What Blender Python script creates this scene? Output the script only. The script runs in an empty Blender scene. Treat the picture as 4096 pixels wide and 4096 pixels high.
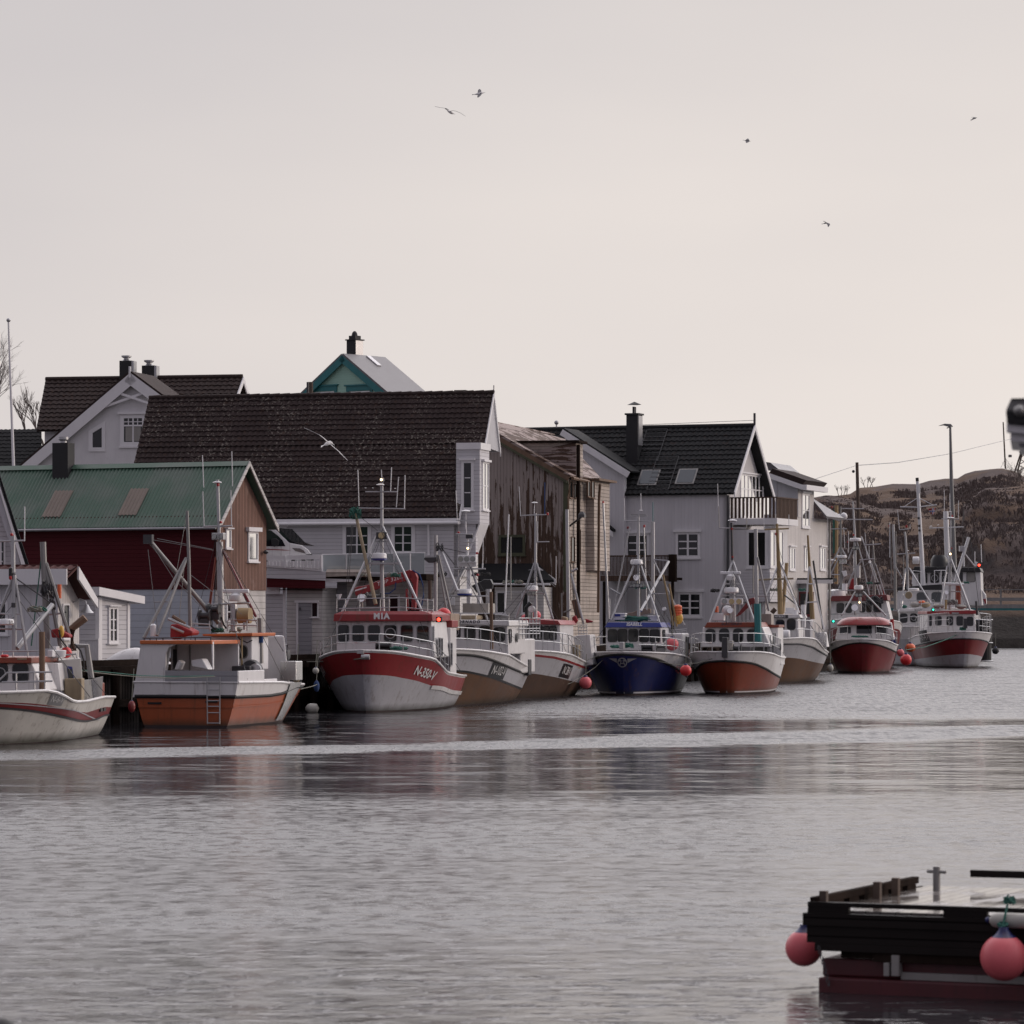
import bpy, math, random
import numpy as np
from mathutils import Vector, Matrix
R = math.radians
SC = bpy.context.scene
FPX = 15000.0; CX = 2048.0; HY = 2477.0; CH = 3.44   # focal length in photo pixels, image centre, horizon row, eye height above the water

# ---------------- camera, sky, sun, exposure ----------------
cam = bpy.data.cameras.new('camera'); camo = bpy.data.objects.new('camera', cam)
SC.collection.objects.link(camo); SC.camera = camo
camo.location = (0, 0, CH); camo.rotation_euler = (R(90), 0, 0)
cam.sensor_width = 36; cam.lens = 36 * FPX / 4096; cam.shift_y = (HY - 2048) / 4096
cam.clip_start = 0.5; cam.clip_end = 20000
cam.dof.use_dof = True; cam.dof.focus_distance = 165; cam.dof.aperture_fstop = 5.6
SC.view_settings.view_transform = 'Standard'; SC.view_settings.look = 'None'
SC.view_settings.exposure = 0; SC.view_settings.gamma = 1
SUN_EL, SUN_AZ = 13.0, 78.0        # azimuth measured from +Y towards +X
world = bpy.data.worlds.new('World'); SC.world = world; world.use_nodes = True
nt = world.node_tree; nt.nodes.clear()
def WN(t, **k):
    n = nt.nodes.new(t)
    for a, b in k.items(): setattr(n, a, b)
    return n
def wmath(op, a, b=None, clamp=False):
    n = WN('ShaderNodeMath', operation=op); n.use_clamp = clamp
    for i, v in enumerate((a, b)):
        if v is None: continue
        if isinstance(v, (int, float)): n.inputs[i].default_value = v
        else: nt.links.new(v, n.inputs[i])
    return n.outputs[0]
def wmix(f, a, b):
    n = WN('ShaderNodeMix', data_type='RGBA')
    for i, v in ((0, f), (6, a), (7, b)):
        if isinstance(v, (int, float)): n.inputs[i].default_value = v
        elif isinstance(v, tuple): n.inputs[i].default_value = (*v, 1)
        else: nt.links.new(v, n.inputs[i])
    return n.outputs[2]
sky = WN('ShaderNodeTexSky', sky_type='NISHITA'); sky.sun_disc = False
sky.sun_elevation = R(SUN_EL); sky.sun_rotation = R(SUN_AZ); sky.dust_density = 4; sky.air_density = 1.5
bg1 = WN('ShaderNodeBackground'); bg1.inputs[1].default_value = 0.05; nt.links.new(sky.outputs[0], bg1.inputs[0])
tc = WN('ShaderNodeTexCoord'); sp = WN('ShaderNodeSeparateXYZ'); nt.links.new(tc.outputs['Generated'], sp.inputs[0])
# a thin overcast in front of the clear sky: pale low down ahead and to the right, where the sun stands, dim behind
el = wmath('MULTIPLY', sp.outputs[2], 1.0)
lo = wmath('SUBTRACT', 1.0, wmath('MULTIPLY', el, 4.2), True)          # 1 at horizon, 0 by 14 degrees
az = wmath('ADD', wmath('MULTIPLY', sp.outputs[0], 0.42), wmath('MULTIPLY', sp.outputs[1], 0.90))
azf = wmath('MULTIPLY', wmath('ADD', az, 0.35), 0.80, True)
ns = WN('ShaderNodeTexNoise'); mp = WN('ShaderNodeMapping'); mp.inputs['Scale'].default_value = (2.2, 2.2, 7.5)
nt.links.new(tc.outputs['Generated'], mp.inputs[0]); nt.links.new(mp.outputs[0], ns.inputs[0])
ns.inputs['Scale'].default_value = 1.6; ns.inputs['Detail'].default_value = 4; ns.inputs['Roughness'].default_value = .45
cl = wmath('ADD', lo, wmath('MULTIPLY', wmath('SUBTRACT', ns.outputs[0], 0.5), 1.0), True)
hx = wmath('MULTIPLY', sp.outputs[0], 1.6)                              # the right-hand side is paler and warmer
cl2 = wmath('ADD', cl, hx, True)
ahead = wmix(cl2, (0.645, 0.61, 0.62), (0.90, 0.825, 0.778))
high = wmix(wmath('MULTIPLY', wmath('SUBTRACT', el, 0.168), 11.0, True), ahead, (2.40, 2.29, 2.37))  # unseen sky above the frame, made much brighter to lift the water and walls
ov = wmix(azf, (0.40, 0.37, 0.43), high)
bg2 = WN('ShaderNodeBackground'); bg2.inputs[1].default_value = 1.0; nt.links.new(ov, bg2.inputs[0])
mx = WN('ShaderNodeMixShader'); mx.inputs[0].default_value = 0.93
nt.links.new(bg1.outputs[0], mx.inputs[1]); nt.links.new(bg2.outputs[0], mx.inputs[2])
wo = WN('ShaderNodeOutputWorld'); nt.links.new(mx.outputs[0], wo.inputs[0])
sl = bpy.data.lights.new('sun', 'SUN'); sl.energy = 0.8; sl.angle = R(9); sl.color = (1.0, 0.84, 0.72)
slo = bpy.data.objects.new('sun', sl); SC.collection.objects.link(slo)
sd = Vector((math.sin(R(SUN_AZ)) * math.cos(R(SUN_EL)), math.cos(R(SUN_AZ)) * math.cos(R(SUN_EL)), math.sin(R(SUN_EL))))
slo.rotation_euler = sd.to_track_quat('Z', 'Y').to_euler()

# ---------------- node materials ----------------
MATS = {}
class NG:
    """tiny helper for writing shader nodes"""
    def __init__(s, name):
        s.m = bpy.data.materials.new(name); s.m.use_nodes = True; s.t = s.m.node_tree
        s.b = s.t.nodes['Principled BSDF']; s.co = None
    def n(s, t, **k):
        n = s.t.nodes.new(t)
        for a, b in k.items(): setattr(n, a, b)
        return n
    def put(s, sock, v):
        if v is None: return
        if isinstance(v, (int, float)): sock.default_value = v
        elif isinstance(v, tuple): sock.default_value = v if len(v) == 4 or len(sock.default_value) == 3 else (*v, 1)
        else: s.t.links.new(v, sock)
    def ma(s, op, a, b=None, c=None, clamp=False):
        n = s.n('ShaderNodeMath', operation=op); n.use_clamp = clamp
        for i, v in enumerate((a, b, c)): s.put(n.inputs[i], v)
        return n.outputs[0]
    def mix(s, f, a, b, mode='MIX'):
        n = s.n('ShaderNodeMix', data_type='RGBA', blend_type=mode)
        s.put(n.inputs[0], f); s.put(n.inputs[6], a); s.put(n.inputs[7], b); return n.outputs[2]
    def obj(s):
        if not s.co:
            s.co = s.n('ShaderNodeTexCoord').outputs['Object']
            q = s.n('ShaderNodeSeparateXYZ'); s.put(q.inputs[0], s.co); s.X, s.Y, s.Z = q.outputs
        return s.co
    def noise(s, scale, stretch=(1, 1, 1), detail=3, rough=.5):
        mp = s.n('ShaderNodeMapping'); s.put(mp.inputs[0], s.obj()); mp.inputs['Scale'].default_value = stretch
        n = s.n('ShaderNodeTexNoise'); s.put(n.inputs[0], mp.outputs[0])
        n.inputs['Scale'].default_value = scale; n.inputs['Detail'].default_value = detail; n.inputs['Roughness'].default_value = rough
        return n.outputs[0]
    def step(s, v, lo, hi):
        n = s.n('ShaderNodeMapRange', interpolation_type='SMOOTHSTEP'); n.clamp = True
        s.put(n.inputs[0], v); n.inputs[1].default_value = lo; n.inputs[2].default_value = hi
        n.inputs[3].default_value = 0; n.inputs[4].default_value = 1; return n.outputs[0]
    def bump(s, h, dist, strength=1.0):
        n = s.n('ShaderNodeBump'); n.inputs['Distance'].default_value = dist; n.inputs['Strength'].default_value = strength
        s.put(n.inputs['Height'], h); s.put(s.b.inputs['Normal'], n.outputs[0]); return n
    def done(s, col, rough=.5, metal=0.0, spec=.5):
        s.put(s.b.inputs['Base Color'], col); s.put(s.b.inputs['Roughness'], rough)
        s.put(s.b.inputs['Metallic'], metal); s.put(s.b.inputs['Specular IOR Level'], spec)
        MATS[s.m.name] = s.m; return s.m
def scale(c, k): return tuple(min(1, x * k) for x in c)
def paint(name, c, rough=.45, var=.12, grime=.25, metal=0.0, spec=.5, gscale=1.0):
    g = NG(name); g.obj()
    a = g.noise(2.3 * gscale, (1, 1, .35), 4, .6); b = g.noise(14 * gscale, (1, 1, .25), 3, .6)
    col = g.mix(g.step(a, .3, .7), scale(c, 1 - var), scale(c, 1 + var * .6))
    col = g.mix(g.ma('MULTIPLY', g.step(b, .56, .74), grime), col, scale(c, .45))
    return g.done(col, g.ma('ADD', g.ma('MULTIPLY', a, .25), rough - .12), metal, spec)
def boards(name, c, period=.14, axis='z', gap=.10, dark=.35, var=.10, grime=.2, bmp=.012, rough=.55, batten=0, pattern2=None, rust=None):
    g = NG(name); g.obj()
    v = g.Z if axis == 'z' else g.ma('ADD', g.X, g.Y)
    q = g.ma('DIVIDE', v, period); fr = g.ma('FRACT', q); idx = g.ma('FLOOR', q)
    wn = g.n('ShaderNodeTexWhiteNoise', noise_dimensions='1D'); g.put(wn.inputs['W'], idx)
    line = g.ma('SUBTRACT', 1.0, g.step(fr, gap * .4, gap * 1.5))
    a = g.noise(1.3, (1, 1, .5) if axis == 'z' else (2.0, 2.0, .25), 5, .62)
    b = g.noise(8, (.5, .5, 5) if axis == 'z' else (6, 6, .4), 3, .6)
    col = g.mix(wn.outputs[0], scale(c, 1 - var), scale(c, 1 + var * .5))
    col = g.mix(g.ma('MULTIPLY', g.step(a, .45, .75), grime), col, scale(c, .5))
    col = g.mix(g.ma('MULTIPLY', g.step(b, .6, .75), grime * .7), col, scale(c, .4))
    if rust: col = g.mix(g.ma('MULTIPLY', g.step(g.noise(3, (1, 1, .3), 5, .7), .56, .68), .8), col, rust)
    col = g.mix(g.ma('MULTIPLY', line, 1 - dark), col, scale(c, .30))
    prof = g.ma('SUBTRACT', g.ma('MULTIPLY', fr, -.6 if axis == 'z' else .1), g.ma('MULTIPLY', line, .8))
    g.bump(prof, bmp, .9)
    return g.done(col, rough, 0, .12 if sum(c) < .2 else .4)
def peel(name, c, wood, period=.17, axis='xy', lo=.50, wid=.03, zshift=0.0, z0=5.5, zk=.0):
    g = NG(name); g.obj()
    v = g.Z if axis == 'z' else g.ma('ADD', g.X, g.Y)
    q = g.ma('DIVIDE', v, period); fr = g.ma('FRACT', q); idx = g.ma('FLOOR', q)
    wn = g.n('ShaderNodeTexWhiteNoise', noise_dimensions='1D'); g.put(wn.inputs['W'], idx)
    line = g.ma('SUBTRACT', 1.0, g.step(fr, .03, .13))
    st = (3.4, 3.4, .34) if axis != 'z' else (.35, .35, 2.2)
    a = g.noise(1.5, st, 7, .66)
    a = g.ma('ADD', a, g.ma('MULTIPLY', g.ma('SUBTRACT', wn.outputs[0], .5), .16))
    a = g.ma('ADD', a, g.ma('MULTIPLY', g.ma('SUBTRACT', z0, g.Z), zk))
    m = g.step(a, lo, lo + wid)
    w2 = g.mix(g.noise(6, st, 3), scale(wood, .55), scale(wood, 1.5))
    c2 = g.mix(g.noise(1.1, (1, 1, .4), 4), scale(c, .8), scale(c, 1.1))
    col = g.mix(m, c2, w2); col = g.mix(g.ma('MULTIPLY', line, .65), col, scale(wood, .3))
    g.bump(g.ma('SUBTRACT', g.ma('MULTIPLY', m, -.25), line), .012, .9)
    return g.done(col, .8, 0, .2)
def hullpaint(name, c, rough=.35, var=.08, grime=.25, streak=.5, foul=(.035, .036, .022)):
    g = NG(name); g.obj()
    a = g.noise(1.6, (1, 1, .5), 5, .6); s_ = g.noise(3.2, (1.6, 1.6, .10), 4, .7); t_ = g.noise(.9, detail=3)
    col = g.mix(g.step(a, .3, .7), scale(c, 1 - var), scale(c, 1 + var * .6))
    col = g.mix(g.ma('MULTIPLY', g.step(s_, .53, .68), streak), col, g.mix(t_, scale(c, .35), (.16, .08, .04)))
    col = g.mix(g.ma('MULTIPLY', g.step(g.noise(9, (1, 1, .6), 3), .64, .72), grime), col, scale(c, .4))
    q = g.ma('DIVIDE', g.ma('ADD', g.X, g.Y), 1.15); seam = g.step(g.ma('ABSOLUTE', g.ma('SUBTRACT', g.ma('FRACT', q), .5)), .012, .0)
    n = g.n('ShaderNodeMapRange'); g.put(n.inputs[0], g.ma('ADD', g.Z, g.ma('MULTIPLY', g.noise(2, (1, 1, .3), 4), .22))); n.inputs[1].default_value = .42; n.inputs[2].default_value = .16; n.inputs[3].default_value = 0; n.inputs[4].default_value = .8
    col = g.mix(n.outputs[0], col, foul)
    g.bump(g.noise(1.1, (1, 1, .6), 2), .03, .5)
    return g.done(col, g.ma('ADD', g.ma('MULTIPLY', a, .3), rough - .12))
def plain(name, c, rough=.5, metal=0.0, spec=.5): return NG(name).done(c, rough, metal, spec)
def emit(name, c, e):
    g = NG(name); g.b.inputs['Emission Color'].default_value = (*c, 1); g.b.inputs['Emission Strength'].default_value = e
    return g.done(scale(c, .5))

# ---------------- frames and meshes ----------------
class F:
    """local frame: origin on the ground, local x to the right, local y away from the camera along azimuth phi"""
    def __init__(s, X, Y, phi): s.X, s.Y, s.phi = X, Y, R(phi); s.c, s.s = math.cos(s.phi), math.sin(s.phi)
    def world(s, p): x, y, z = p; return (s.X + x * s.c + y * s.s, s.Y - x * s.s + y * s.c, z)
    def ray(s, px, py):
        a = (px - CX) / FPX; b = -(py - HY) / FPX
        o = (-s.X * s.c + s.Y * s.s, -s.X * s.s - s.Y * s.c, CH)       # camera in the local frame
        d = (a * s.c - s.s, a * s.s + s.c, b)
        return Vector(o), Vector(d)
    def hy(s, px, py, c): o, d = s.ray(px, py); t = (c - o.y) / d.y; p = o + d * t; return (p.x, p.z)
    def hx(s, px, py, c): o, d = s.ray(px, py); t = (c - o.x) / d.x; p = o + d * t; return (p.y, p.z)
    def hz(s, px, py, c): o, d = s.ray(px, py); t = (c - o.z) / d.z; p = o + d * t; return (p.x, p.y)
    def P(s, px, py, c): x, z = s.hy(px, py, c); return Vector((x, c, z))
    def PX(s, px, py, c): y, z = s.hx(px, py, c); return Vector((c, y, z))
    def scale(s, c=0): return (s.world((0, c, 0))[1]) / FPX            # metres per photo pixel
QPHI = 15.0
def quay_frame(px, xq, phi=QPHI):
    """frame whose origin lies under photo column px on the vertical plane xq metres left of the quay origin line"""
    q = F(0, 0, QPHI); y, z = q.hx(px, HY + 1, xq); w = q.world((xq, y, 0)); return F(w[0], w[1], phi)
def depth_frame(px, d, phi=QPHI): return F((px - CX) / FPX * d, d, phi)
def K(x0, y0, s): return lambda *c: [(x0 + c[i] / s, y0 + c[i + 1] / s) for i in range(0, len(c), 2)]
class Pl:
    """plane with in-plane axes s (along) and h (up) and outward normal n"""
    def __init__(s, o, es, eh): s.o, s.es, s.eh = Vector(o), Vector(es).normalized(), Vector(eh).normalized(); s.n = s.es.cross(s.eh).normalized()
    def at(s, a, h, n=0): return s.o + s.es * a + s.eh * h + s.n * n
    def hit(s, fr, px, py):
        o, d = fr.ray(px, py); t = (s.o - o).dot(s.n) / d.dot(s.n); p = o + d * t - s.o
        return p.dot(s.es), p.dot(s.eh)
def Y_(c): return Pl((0, c, 0), (1, 0, 0), (0, 0, 1))      # faces the camera (normal -y)
def X_(c): return Pl((c, 0, 0), (0, 1, 0), (0, 0, 1))      # faces right (normal +x)
def rrect(s0, s1, h0, h1, r, n=5):
    pts = []
    for cx, cy, a0 in ((s1 - r, h1 - r, 0), (s0 + r, h1 - r, 90), (s0 + r, h0 + r, 180), (s1 - r, h0 + r, 270)):
        for i in range(n + 1): a = R(a0 + 90 * i / n); pts.append((cx + r * math.cos(a), cy + r * math.sin(a)))
    return pts
class MB:
    def __init__(s): s.v = []; s.f = []; s.m = []; s.k = 0; s.sm = False
    def add(s, vs, fs):
        b = len(s.v); s.v += [tuple(p) for p in vs]; s.f += [tuple(i + b for i in f) for f in fs]; s.m += [s.k] * len(fs); return s
    def mat(s, k): s.k = k; return s
    def poly(s, *p): return s.add(p, [tuple(range(len(p)))])
    def box(s, x0, x1, y0, y1, z0, z1):
        return s.add([(x, y, z) for z in (z0, z1) for y in (y0, y1) for x in (x0, x1)],
                     [(0, 2, 3, 1), (4, 5, 7, 6), (0, 1, 5, 4), (2, 6, 7, 3), (0, 4, 6, 2), (1, 3, 7, 5)])
    def hexa(s, lo, hi):
        n = len(lo)
        return s.add(list(lo) + list(hi), [tuple(reversed(range(n))), tuple(range(n, 2 * n))] + [(i, (i + 1) % n, n + (i + 1) % n, n + i) for i in range(n)])
    def ppoly(s, pl, pts, n0, n1): return s.hexa([pl.at(a, h, n0) for a, h in pts], [pl.at(a, h, n1) for a, h in pts])
    def pbox(s, pl, s0, s1, h0, h1, n0, n1): return s.ppoly(pl, [(s0, h0), (s1, h0), (s1, h1), (s0, h1)], n0, n1)
    def ring(s, pl, a, b, n0, n1):
        n = len(a); vs = [pl.at(*p, n0) for p in a] + [pl.at(*p, n1) for p in a] + [pl.at(*p, n1) for p in b] + [pl.at(*p, n0) for p in b]
        fs = []
        for i in range(n):
            j = (i + 1) % n; fs += [(i, j, n + j, n + i), (n + i, n + j, 2 * n + j, 2 * n + i), (2 * n + i, 2 * n + j, 3 * n + j, 3 * n + i)]
        return s.add(vs, fs)
    def tube(s, pts, r, n=6, r2=None):
        pts = [Vector(p) for p in pts]; m = len(pts); vs = []; fs = []
        rs = [r + ((r2 if r2 is not None else r) - r) * i / max(1, m - 1) for i in range(m)]
        for i, p in enumerate(pts):
            d = (pts[min(i + 1, m - 1)] - pts[max(i - 1, 0)]).normalized()
            u = d.cross(Vector((0, 0, 1)))
            if u.length < .05: u = d.cross(Vector((0, 1, 0)))
            u.normalize(); w = d.cross(u)
            for k in range(n): a = 2 * math.pi * k / n; vs.append(p + (u * math.cos(a) + w * math.sin(a)) * rs[i])
        for i in range(m - 1):
            for k in range(n): k2 = (k + 1) % n; fs.append((i * n + k, i * n + k2, (i + 1) * n + k2, (i + 1) * n + k))
        fs += [tuple(reversed(range(n))), tuple(range((m - 1) * n, m * n))]
        return s.add(vs, fs)
    def lathe(s, c, prof, n=12, axis='z'):
        """prof: (radius, height) pairs from bottom to top"""
        vs = []; fs = []; c = Vector(c)
        for r, h in prof:
            for k in range(n):
                a = 2 * math.pi * k / n; x, y = r * math.cos(a), r * math.sin(a)
                vs.append(c + (Vector((x, y, h)) if axis == 'z' else Vector((x, -h, y)) if axis == 'y' else Vector((h, x, y))))
        for i in range(len(prof) - 1):
            for k in range(n): k2 = (k + 1) % n; fs.append((i * n + k, i * n + k2, (i + 1) * n + k2, (i + 1) * n + k))
        fs += [tuple(reversed(range(n))), tuple(range((len(prof) - 1) * n, len(prof) * n))]
        return s.add(vs, fs)
    def ball(s, c, r, n=14, sz=1.0): return s.lathe(c, [(max(.001, r * math.sin(math.pi * i / n)), -r * sz * math.cos(math.pi * i / n)) for i in range(n + 1)], n + 4)
    def grid(s, fn, nu, nv):
        vs = [fn(i / nu, j / nv) for j in range(nv + 1) for i in range(nu + 1)]; w = nu + 1
        return s.add(vs, [(j * w + i, j * w + i + 1, (j + 1) * w + i + 1, (j + 1) * w + i) for j in range(nv) for i in range(nu)])
    def slab(s, pts, th):
        """polygon given as 3-D points, thickened along its own normal by th"""
        p = [Vector(q) for q in pts]; n = (p[1] - p[0]).cross(p[2] - p[0]).normalized() * th
        return s.hexa(p, [q + n for q in p])
    def text(s, txt, fn, font_scale=1.0, bold=0.0, space=1.0, shear=0.0):
        """fn(x, y) maps text coordinates (height about 1) to a point"""
        cu = bpy.data.curves.new('t', 'FONT'); cu.body = txt; cu.size = font_scale; cu.offset = bold; cu.space_character = space; cu.shear = shear
        cu.align_x = 'CENTER'; cu.align_y = 'CENTER'; cu.resolution_u = 3
        ob = bpy.data.objects.new('t', cu); SC.collection.objects.link(ob)
        dg = bpy.context.evaluated_depsgraph_get(); me = bpy.data.meshes.new_from_object(ob.evaluated_get(dg))
        s.add([fn(v.co.x, v.co.y) for v in me.vertices], [tuple(p.vertices) for p in me.polygons])
        bpy.data.objects.remove(ob); bpy.data.curves.remove(cu); bpy.data.meshes.remove(me); return s
    def mesh(s, name, mats, smooth=False, ang=40):
        me = bpy.data.meshes.new(name); me.from_pydata(s.v, [], s.f)
        for m in (mats if isinstance(mats, (list, tuple)) else [mats]): me.materials.append(MATS[m] if isinstance(m, str) else m)
        if max(s.m, default=0): me.polygons.foreach_set('material_index', s.m)
        if smooth or s.sm:
            me.polygons.foreach_set('use_smooth', [True] * len(s.f))
            try: me.set_sharp_from_angle(angle=R(ang))
            except Exception: pass
        me.update(); return me
class T:
    """one thing: an Empty at its base, its parts are children"""
    def __init__(s, name, label, cat, fr, group=None, kind=None, single=None):
        s.fr = fr; s.root = bpy.data.objects.new(name, None); SC.collection.objects.link(s.root); s.root.empty_display_size = .2
        s.root.location = (fr.X, fr.Y, 0); s.root.rotation_euler = (0, 0, -fr.phi)
        s.root['label'] = label; s.root['category'] = cat
        if group: s.root['group'] = group
    def part(s, name, mb, mat, parent=None, smooth=False, label=None, bevel=0, ang=40):
        o = bpy.data.objects.new(name, mb.mesh(name, mat, smooth, ang)); SC.collection.objects.link(o); o.parent = parent or s.root
        if label: o['label'] = label
        if bevel:
            b = o.modifiers.new('b', 'BEVEL'); b.width = bevel; b.segments = 2; b.limit_method = 'ANGLE'; b.angle_limit = R(40)
        return o
    def rod(s, name, mat, pts, y, r, r2=None, n=6, parent=None, label=None):
        """tube through photo points lying in the plane local y (or one y per point)"""
        ys = y if isinstance(y, (list, tuple)) else [y] * len(pts)
        return s.part(name, MB().tube([s.fr.P(*p, c) for p, c in zip(pts, ys)], r, n, r2), mat, parent, True, label)
def single(name, label, cat, fr, mb, mat, group=None, kind=None, smooth=False):
    o = bpy.data.objects.new(name, mb.mesh(name, mat, smooth)); SC.collection.objects.link(o)
    o.location = (fr.X, fr.Y, 0); o.rotation_euler = (0, 0, -fr.phi)
    if kind: o['kind'] = kind
    if label: o['label'] = label
    if cat: o['category'] = cat
    if group: o['group'] = group
    return o
def hsh(*a):
    random.seed(str(a)); return random.random()
rng = np.random.default_rng(7)
def vnoise(x, y, seed=0):
    """numpy value noise"""
    xi = np.floor(x).astype(int); yi = np.floor(y).astype(int); fx = x - xi; fy = y - yi
    fx = fx * fx * (3 - 2 * fx); fy = fy * fy * (3 - 2 * fy)
    def h(a, b):
        n = (a * 374761393 + b * 668265263 + seed * 974634777) & 0x7fffffff
        n = ((n ^ (n >> 13)) * 1274126177) & 0x7fffffff
        return ((n ^ (n >> 16)) & 0xffff) / 65535.0
    return (h(xi, yi) * (1 - fx) + h(xi + 1, yi) * fx) * (1 - fy) + (h(xi, yi + 1) * (1 - fx) + h(xi + 1, yi + 1) * fx) * fy

# ---------------- material library ----------------
paint('white_paint', (.66, .65, .66), .4, .06, .15)
paint('trim_white', (.74, .73, .74), .4, .04, .08)
hullpaint('white_gloss', (.68, .67, .67), .3, .05, .2, .35, (.4, .38, .33))
hullpaint('cream_hull', (.60, .585, .55))
hullpaint('grey_hull', (.46, .46, .49), .35, .07, .25, .4)
hullpaint('red_hull', (.27, .024, .028))
hullpaint('dark_red', (.20, .022, .026))
hullpaint('maroon', (.16, .018, .022))
hullpaint('orange_hull', (.36, .085, .030))
hullpaint('rust_orange', (.21, .038, .016))
paint('orange_trim', (.50, .13, .035), .4, .1, .2)
hullpaint('blue_hull', (.012, .018, .10))
paint('blue_trim', (.02, .035, .22), .35, .1, .2)
paint('black_paint', (.012, .012, .014), .4, .1, .1)
paint('antifoul', (.045, .03, .03), .7, .2, .3)
paint('steel', (.42, .42, .43), .38, .08, .2, .55)
paint('dull_steel', (.24, .235, .23), .5, .1, .3, .45)
paint('dark_steel', (.06, .06, .065), .5, .1, .3, .3)
paint('stainless', (.5, .5, .5), .28, .06, .3, .8)
paint('radar_white', (.70, .70, .71), .3, .03, .05)
paint('yellow_pole', (.30, .21, .10), .55, .12, .3)
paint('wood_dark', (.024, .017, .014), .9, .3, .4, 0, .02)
paint('wood_brown', (.16, .10, .065), .75, .25, .4)
hullpaint('varnish', (.115, .052, .022), .45, .2, .4, .6, (.03, .025, .015))
paint('rope_green', (.03, .13, .10), .8, .2, .2)
paint('rope_grey', (.20, .20, .17), .85, .2, .2)
paint('rope_blue', (.02, .05, .15), .8, .2, .2)
paint('buoy_pink', (.68, .13, .15), .45, .08, .15)
paint('buoy_red', (.62, .03, .035), .4, .08, .15)
paint('buoy_orange', (.70, .13, .04), .45, .08, .15)
paint('buoy_white', (.40, .39, .35), .5, .08, .4)
paint('canvas_red', (.28, .02, .025), .65, .25, .2)
paint('canvas_grey', (.33, .31, .28), .7, .15, .2)
paint('net_tan', (.30, .24, .16), .8, .2, .3)
paint('chimney_black', (.018, .018, .02), .7, .2, .2)
paint('concrete', (.25, .24, .23), .85, .15, .4)
paint('asphalt', (.055, .055, .058), .9, .15, .2)
paint('crate_brown', (.27, .20, .15), .7, .15, .2)
paint('teal_trim', (.02, .16, .17), .5, .1, .15)
paint('pontoon_red', (.075, .010, .014), .5, .2, .5)
paint('pole_brown', (.09, .065, .05), .85, .2, .3)
paint('lamp_metal', (.20, .20, .20), .5, .1, .2, .3)
paint('gull_white', (.85, .84, .83), .8, .04, .05)
paint('gull_grey', (.17, .17, .18), .8, .04, .05)
paint('window_cloth', (.30, .29, .27), .9, .1, .1)
plain('glass', (.012, .014, .016), .03, 0, .5)
plain('glass_mirror', (.86, .86, .85), .06, 1.0)
plain('sky_light_glass', (.08, .09, .10), .15, .3)
g = NG('balustrade_glass'); g.b.inputs['Alpha'].default_value = .55; g.done((.30, .34, .35), .35)
plain('black_rubber', (.012, .012, .013), .7)
plain('number_black', (.010, .010, .012), .4)
plain('letter_white', (.75, .75, .75), .5); plain('letter_dark', (.02, .022, .035), .5)
plain('lens', (.30, .31, .30), .08, .6); plain('lens_amber', (.45, .36, .20), .1, .5)
plain('red_lamp', (.35, .01, .012), .3); plain('yellow_plastic', (.62, .36, .06), .5)
emit('lamp_warm', (1, .72, .40), 5); emit('lamp_red', (1, .06, .03), 3.5); emit('lamp_green', (.05, .9, .6), 2.0)
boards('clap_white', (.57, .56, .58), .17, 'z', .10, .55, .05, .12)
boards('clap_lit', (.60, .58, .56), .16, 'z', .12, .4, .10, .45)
boards('vert_white', (.60, .59, .61), .21, 'xy', .07, .80, .04, .16, .010)
boards('vert_white2', (.60, .58, .58), .24, 'xy', .30, .45, .05, .12, .05)
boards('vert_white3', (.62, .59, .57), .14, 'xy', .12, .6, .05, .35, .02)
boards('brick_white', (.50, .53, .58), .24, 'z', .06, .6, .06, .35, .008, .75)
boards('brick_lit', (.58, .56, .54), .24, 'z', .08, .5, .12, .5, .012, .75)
boards('clap_red', (.080, .011, .015), .16, 'z', .08, .7, .06, .15, .01)
boards('clap_mint', (.34, .56, .46), .15, 'z', .08, .7, .04, .12, .01)
boards('shingle', (.47, .405, .355), .19, 'z', .16, .25, .25, .95, .02, .8, rust=(.20, .14, .10))
boards('corr_wood', (.30, .17, .13), .115, 'xy', .42, .10, .22, .6, .03, .8, rust=(.36, .24, .20))
boards('slats_brown', (.12, .075, .055), .12, 'xy', .3, .1, .2, .3, .02, .8)
boards('pile_wood', (.030, .024, .022), .26, 'xy', .26, .1, .3, .5, .08, .85)
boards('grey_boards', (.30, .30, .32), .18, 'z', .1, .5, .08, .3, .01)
boards('plank_dark', (.014, .011, .010), .17, 'z', .07, .3, .2, .4, .01, .5)
peel('peel_front', (.35, .30, .275), (.085, .055, .040), .17, 'xy', .485, .018, zk=.030, z0=9.0)
hullpaint('wood_hull', (.075, .04, .026), .5, .2, .4, .6, (.02, .018, .012))
peel('peel_roof', (.32, .26, .24), (.085, .055, .042), .5, 'z', .465, .025)
paint('green_trim', (.075, .080, .045), .7, .2, .4)
# ---------------- water, ground, terrain ----------------
def numpy_mesh(name, V, faces, mat, smooth=True):
    me = bpy.data.meshes.new(name); me.vertices.add(len(V)); me.vertices.foreach_set('co', np.asarray(V, dtype=np.float32).ravel())
    n = len(faces); me.loops.add(n * 4); me.loops.foreach_set('vertex_index', faces.astype(np.int32).ravel())
    me.polygons.add(n); me.polygons.foreach_set('loop_start', np.arange(0, n * 4, 4, dtype=np.int32))
    if smooth: me.polygons.foreach_set('use_smooth', np.ones(n, dtype=bool))
    me.materials.append(MATS[mat]); me.update(calc_edges=True); me.validate()
    o = bpy.data.objects.new(name, me); SC.collection.objects.link(o); return o
def grid_faces(nu, nv):
    i = np.arange(nu)[None, :]; j = np.arange(nv)[:, None]; w = nu + 1; a = (j * w + i).ravel()
    return np.stack([a, a + 1, a + w + 1, a + w], 1)
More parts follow.
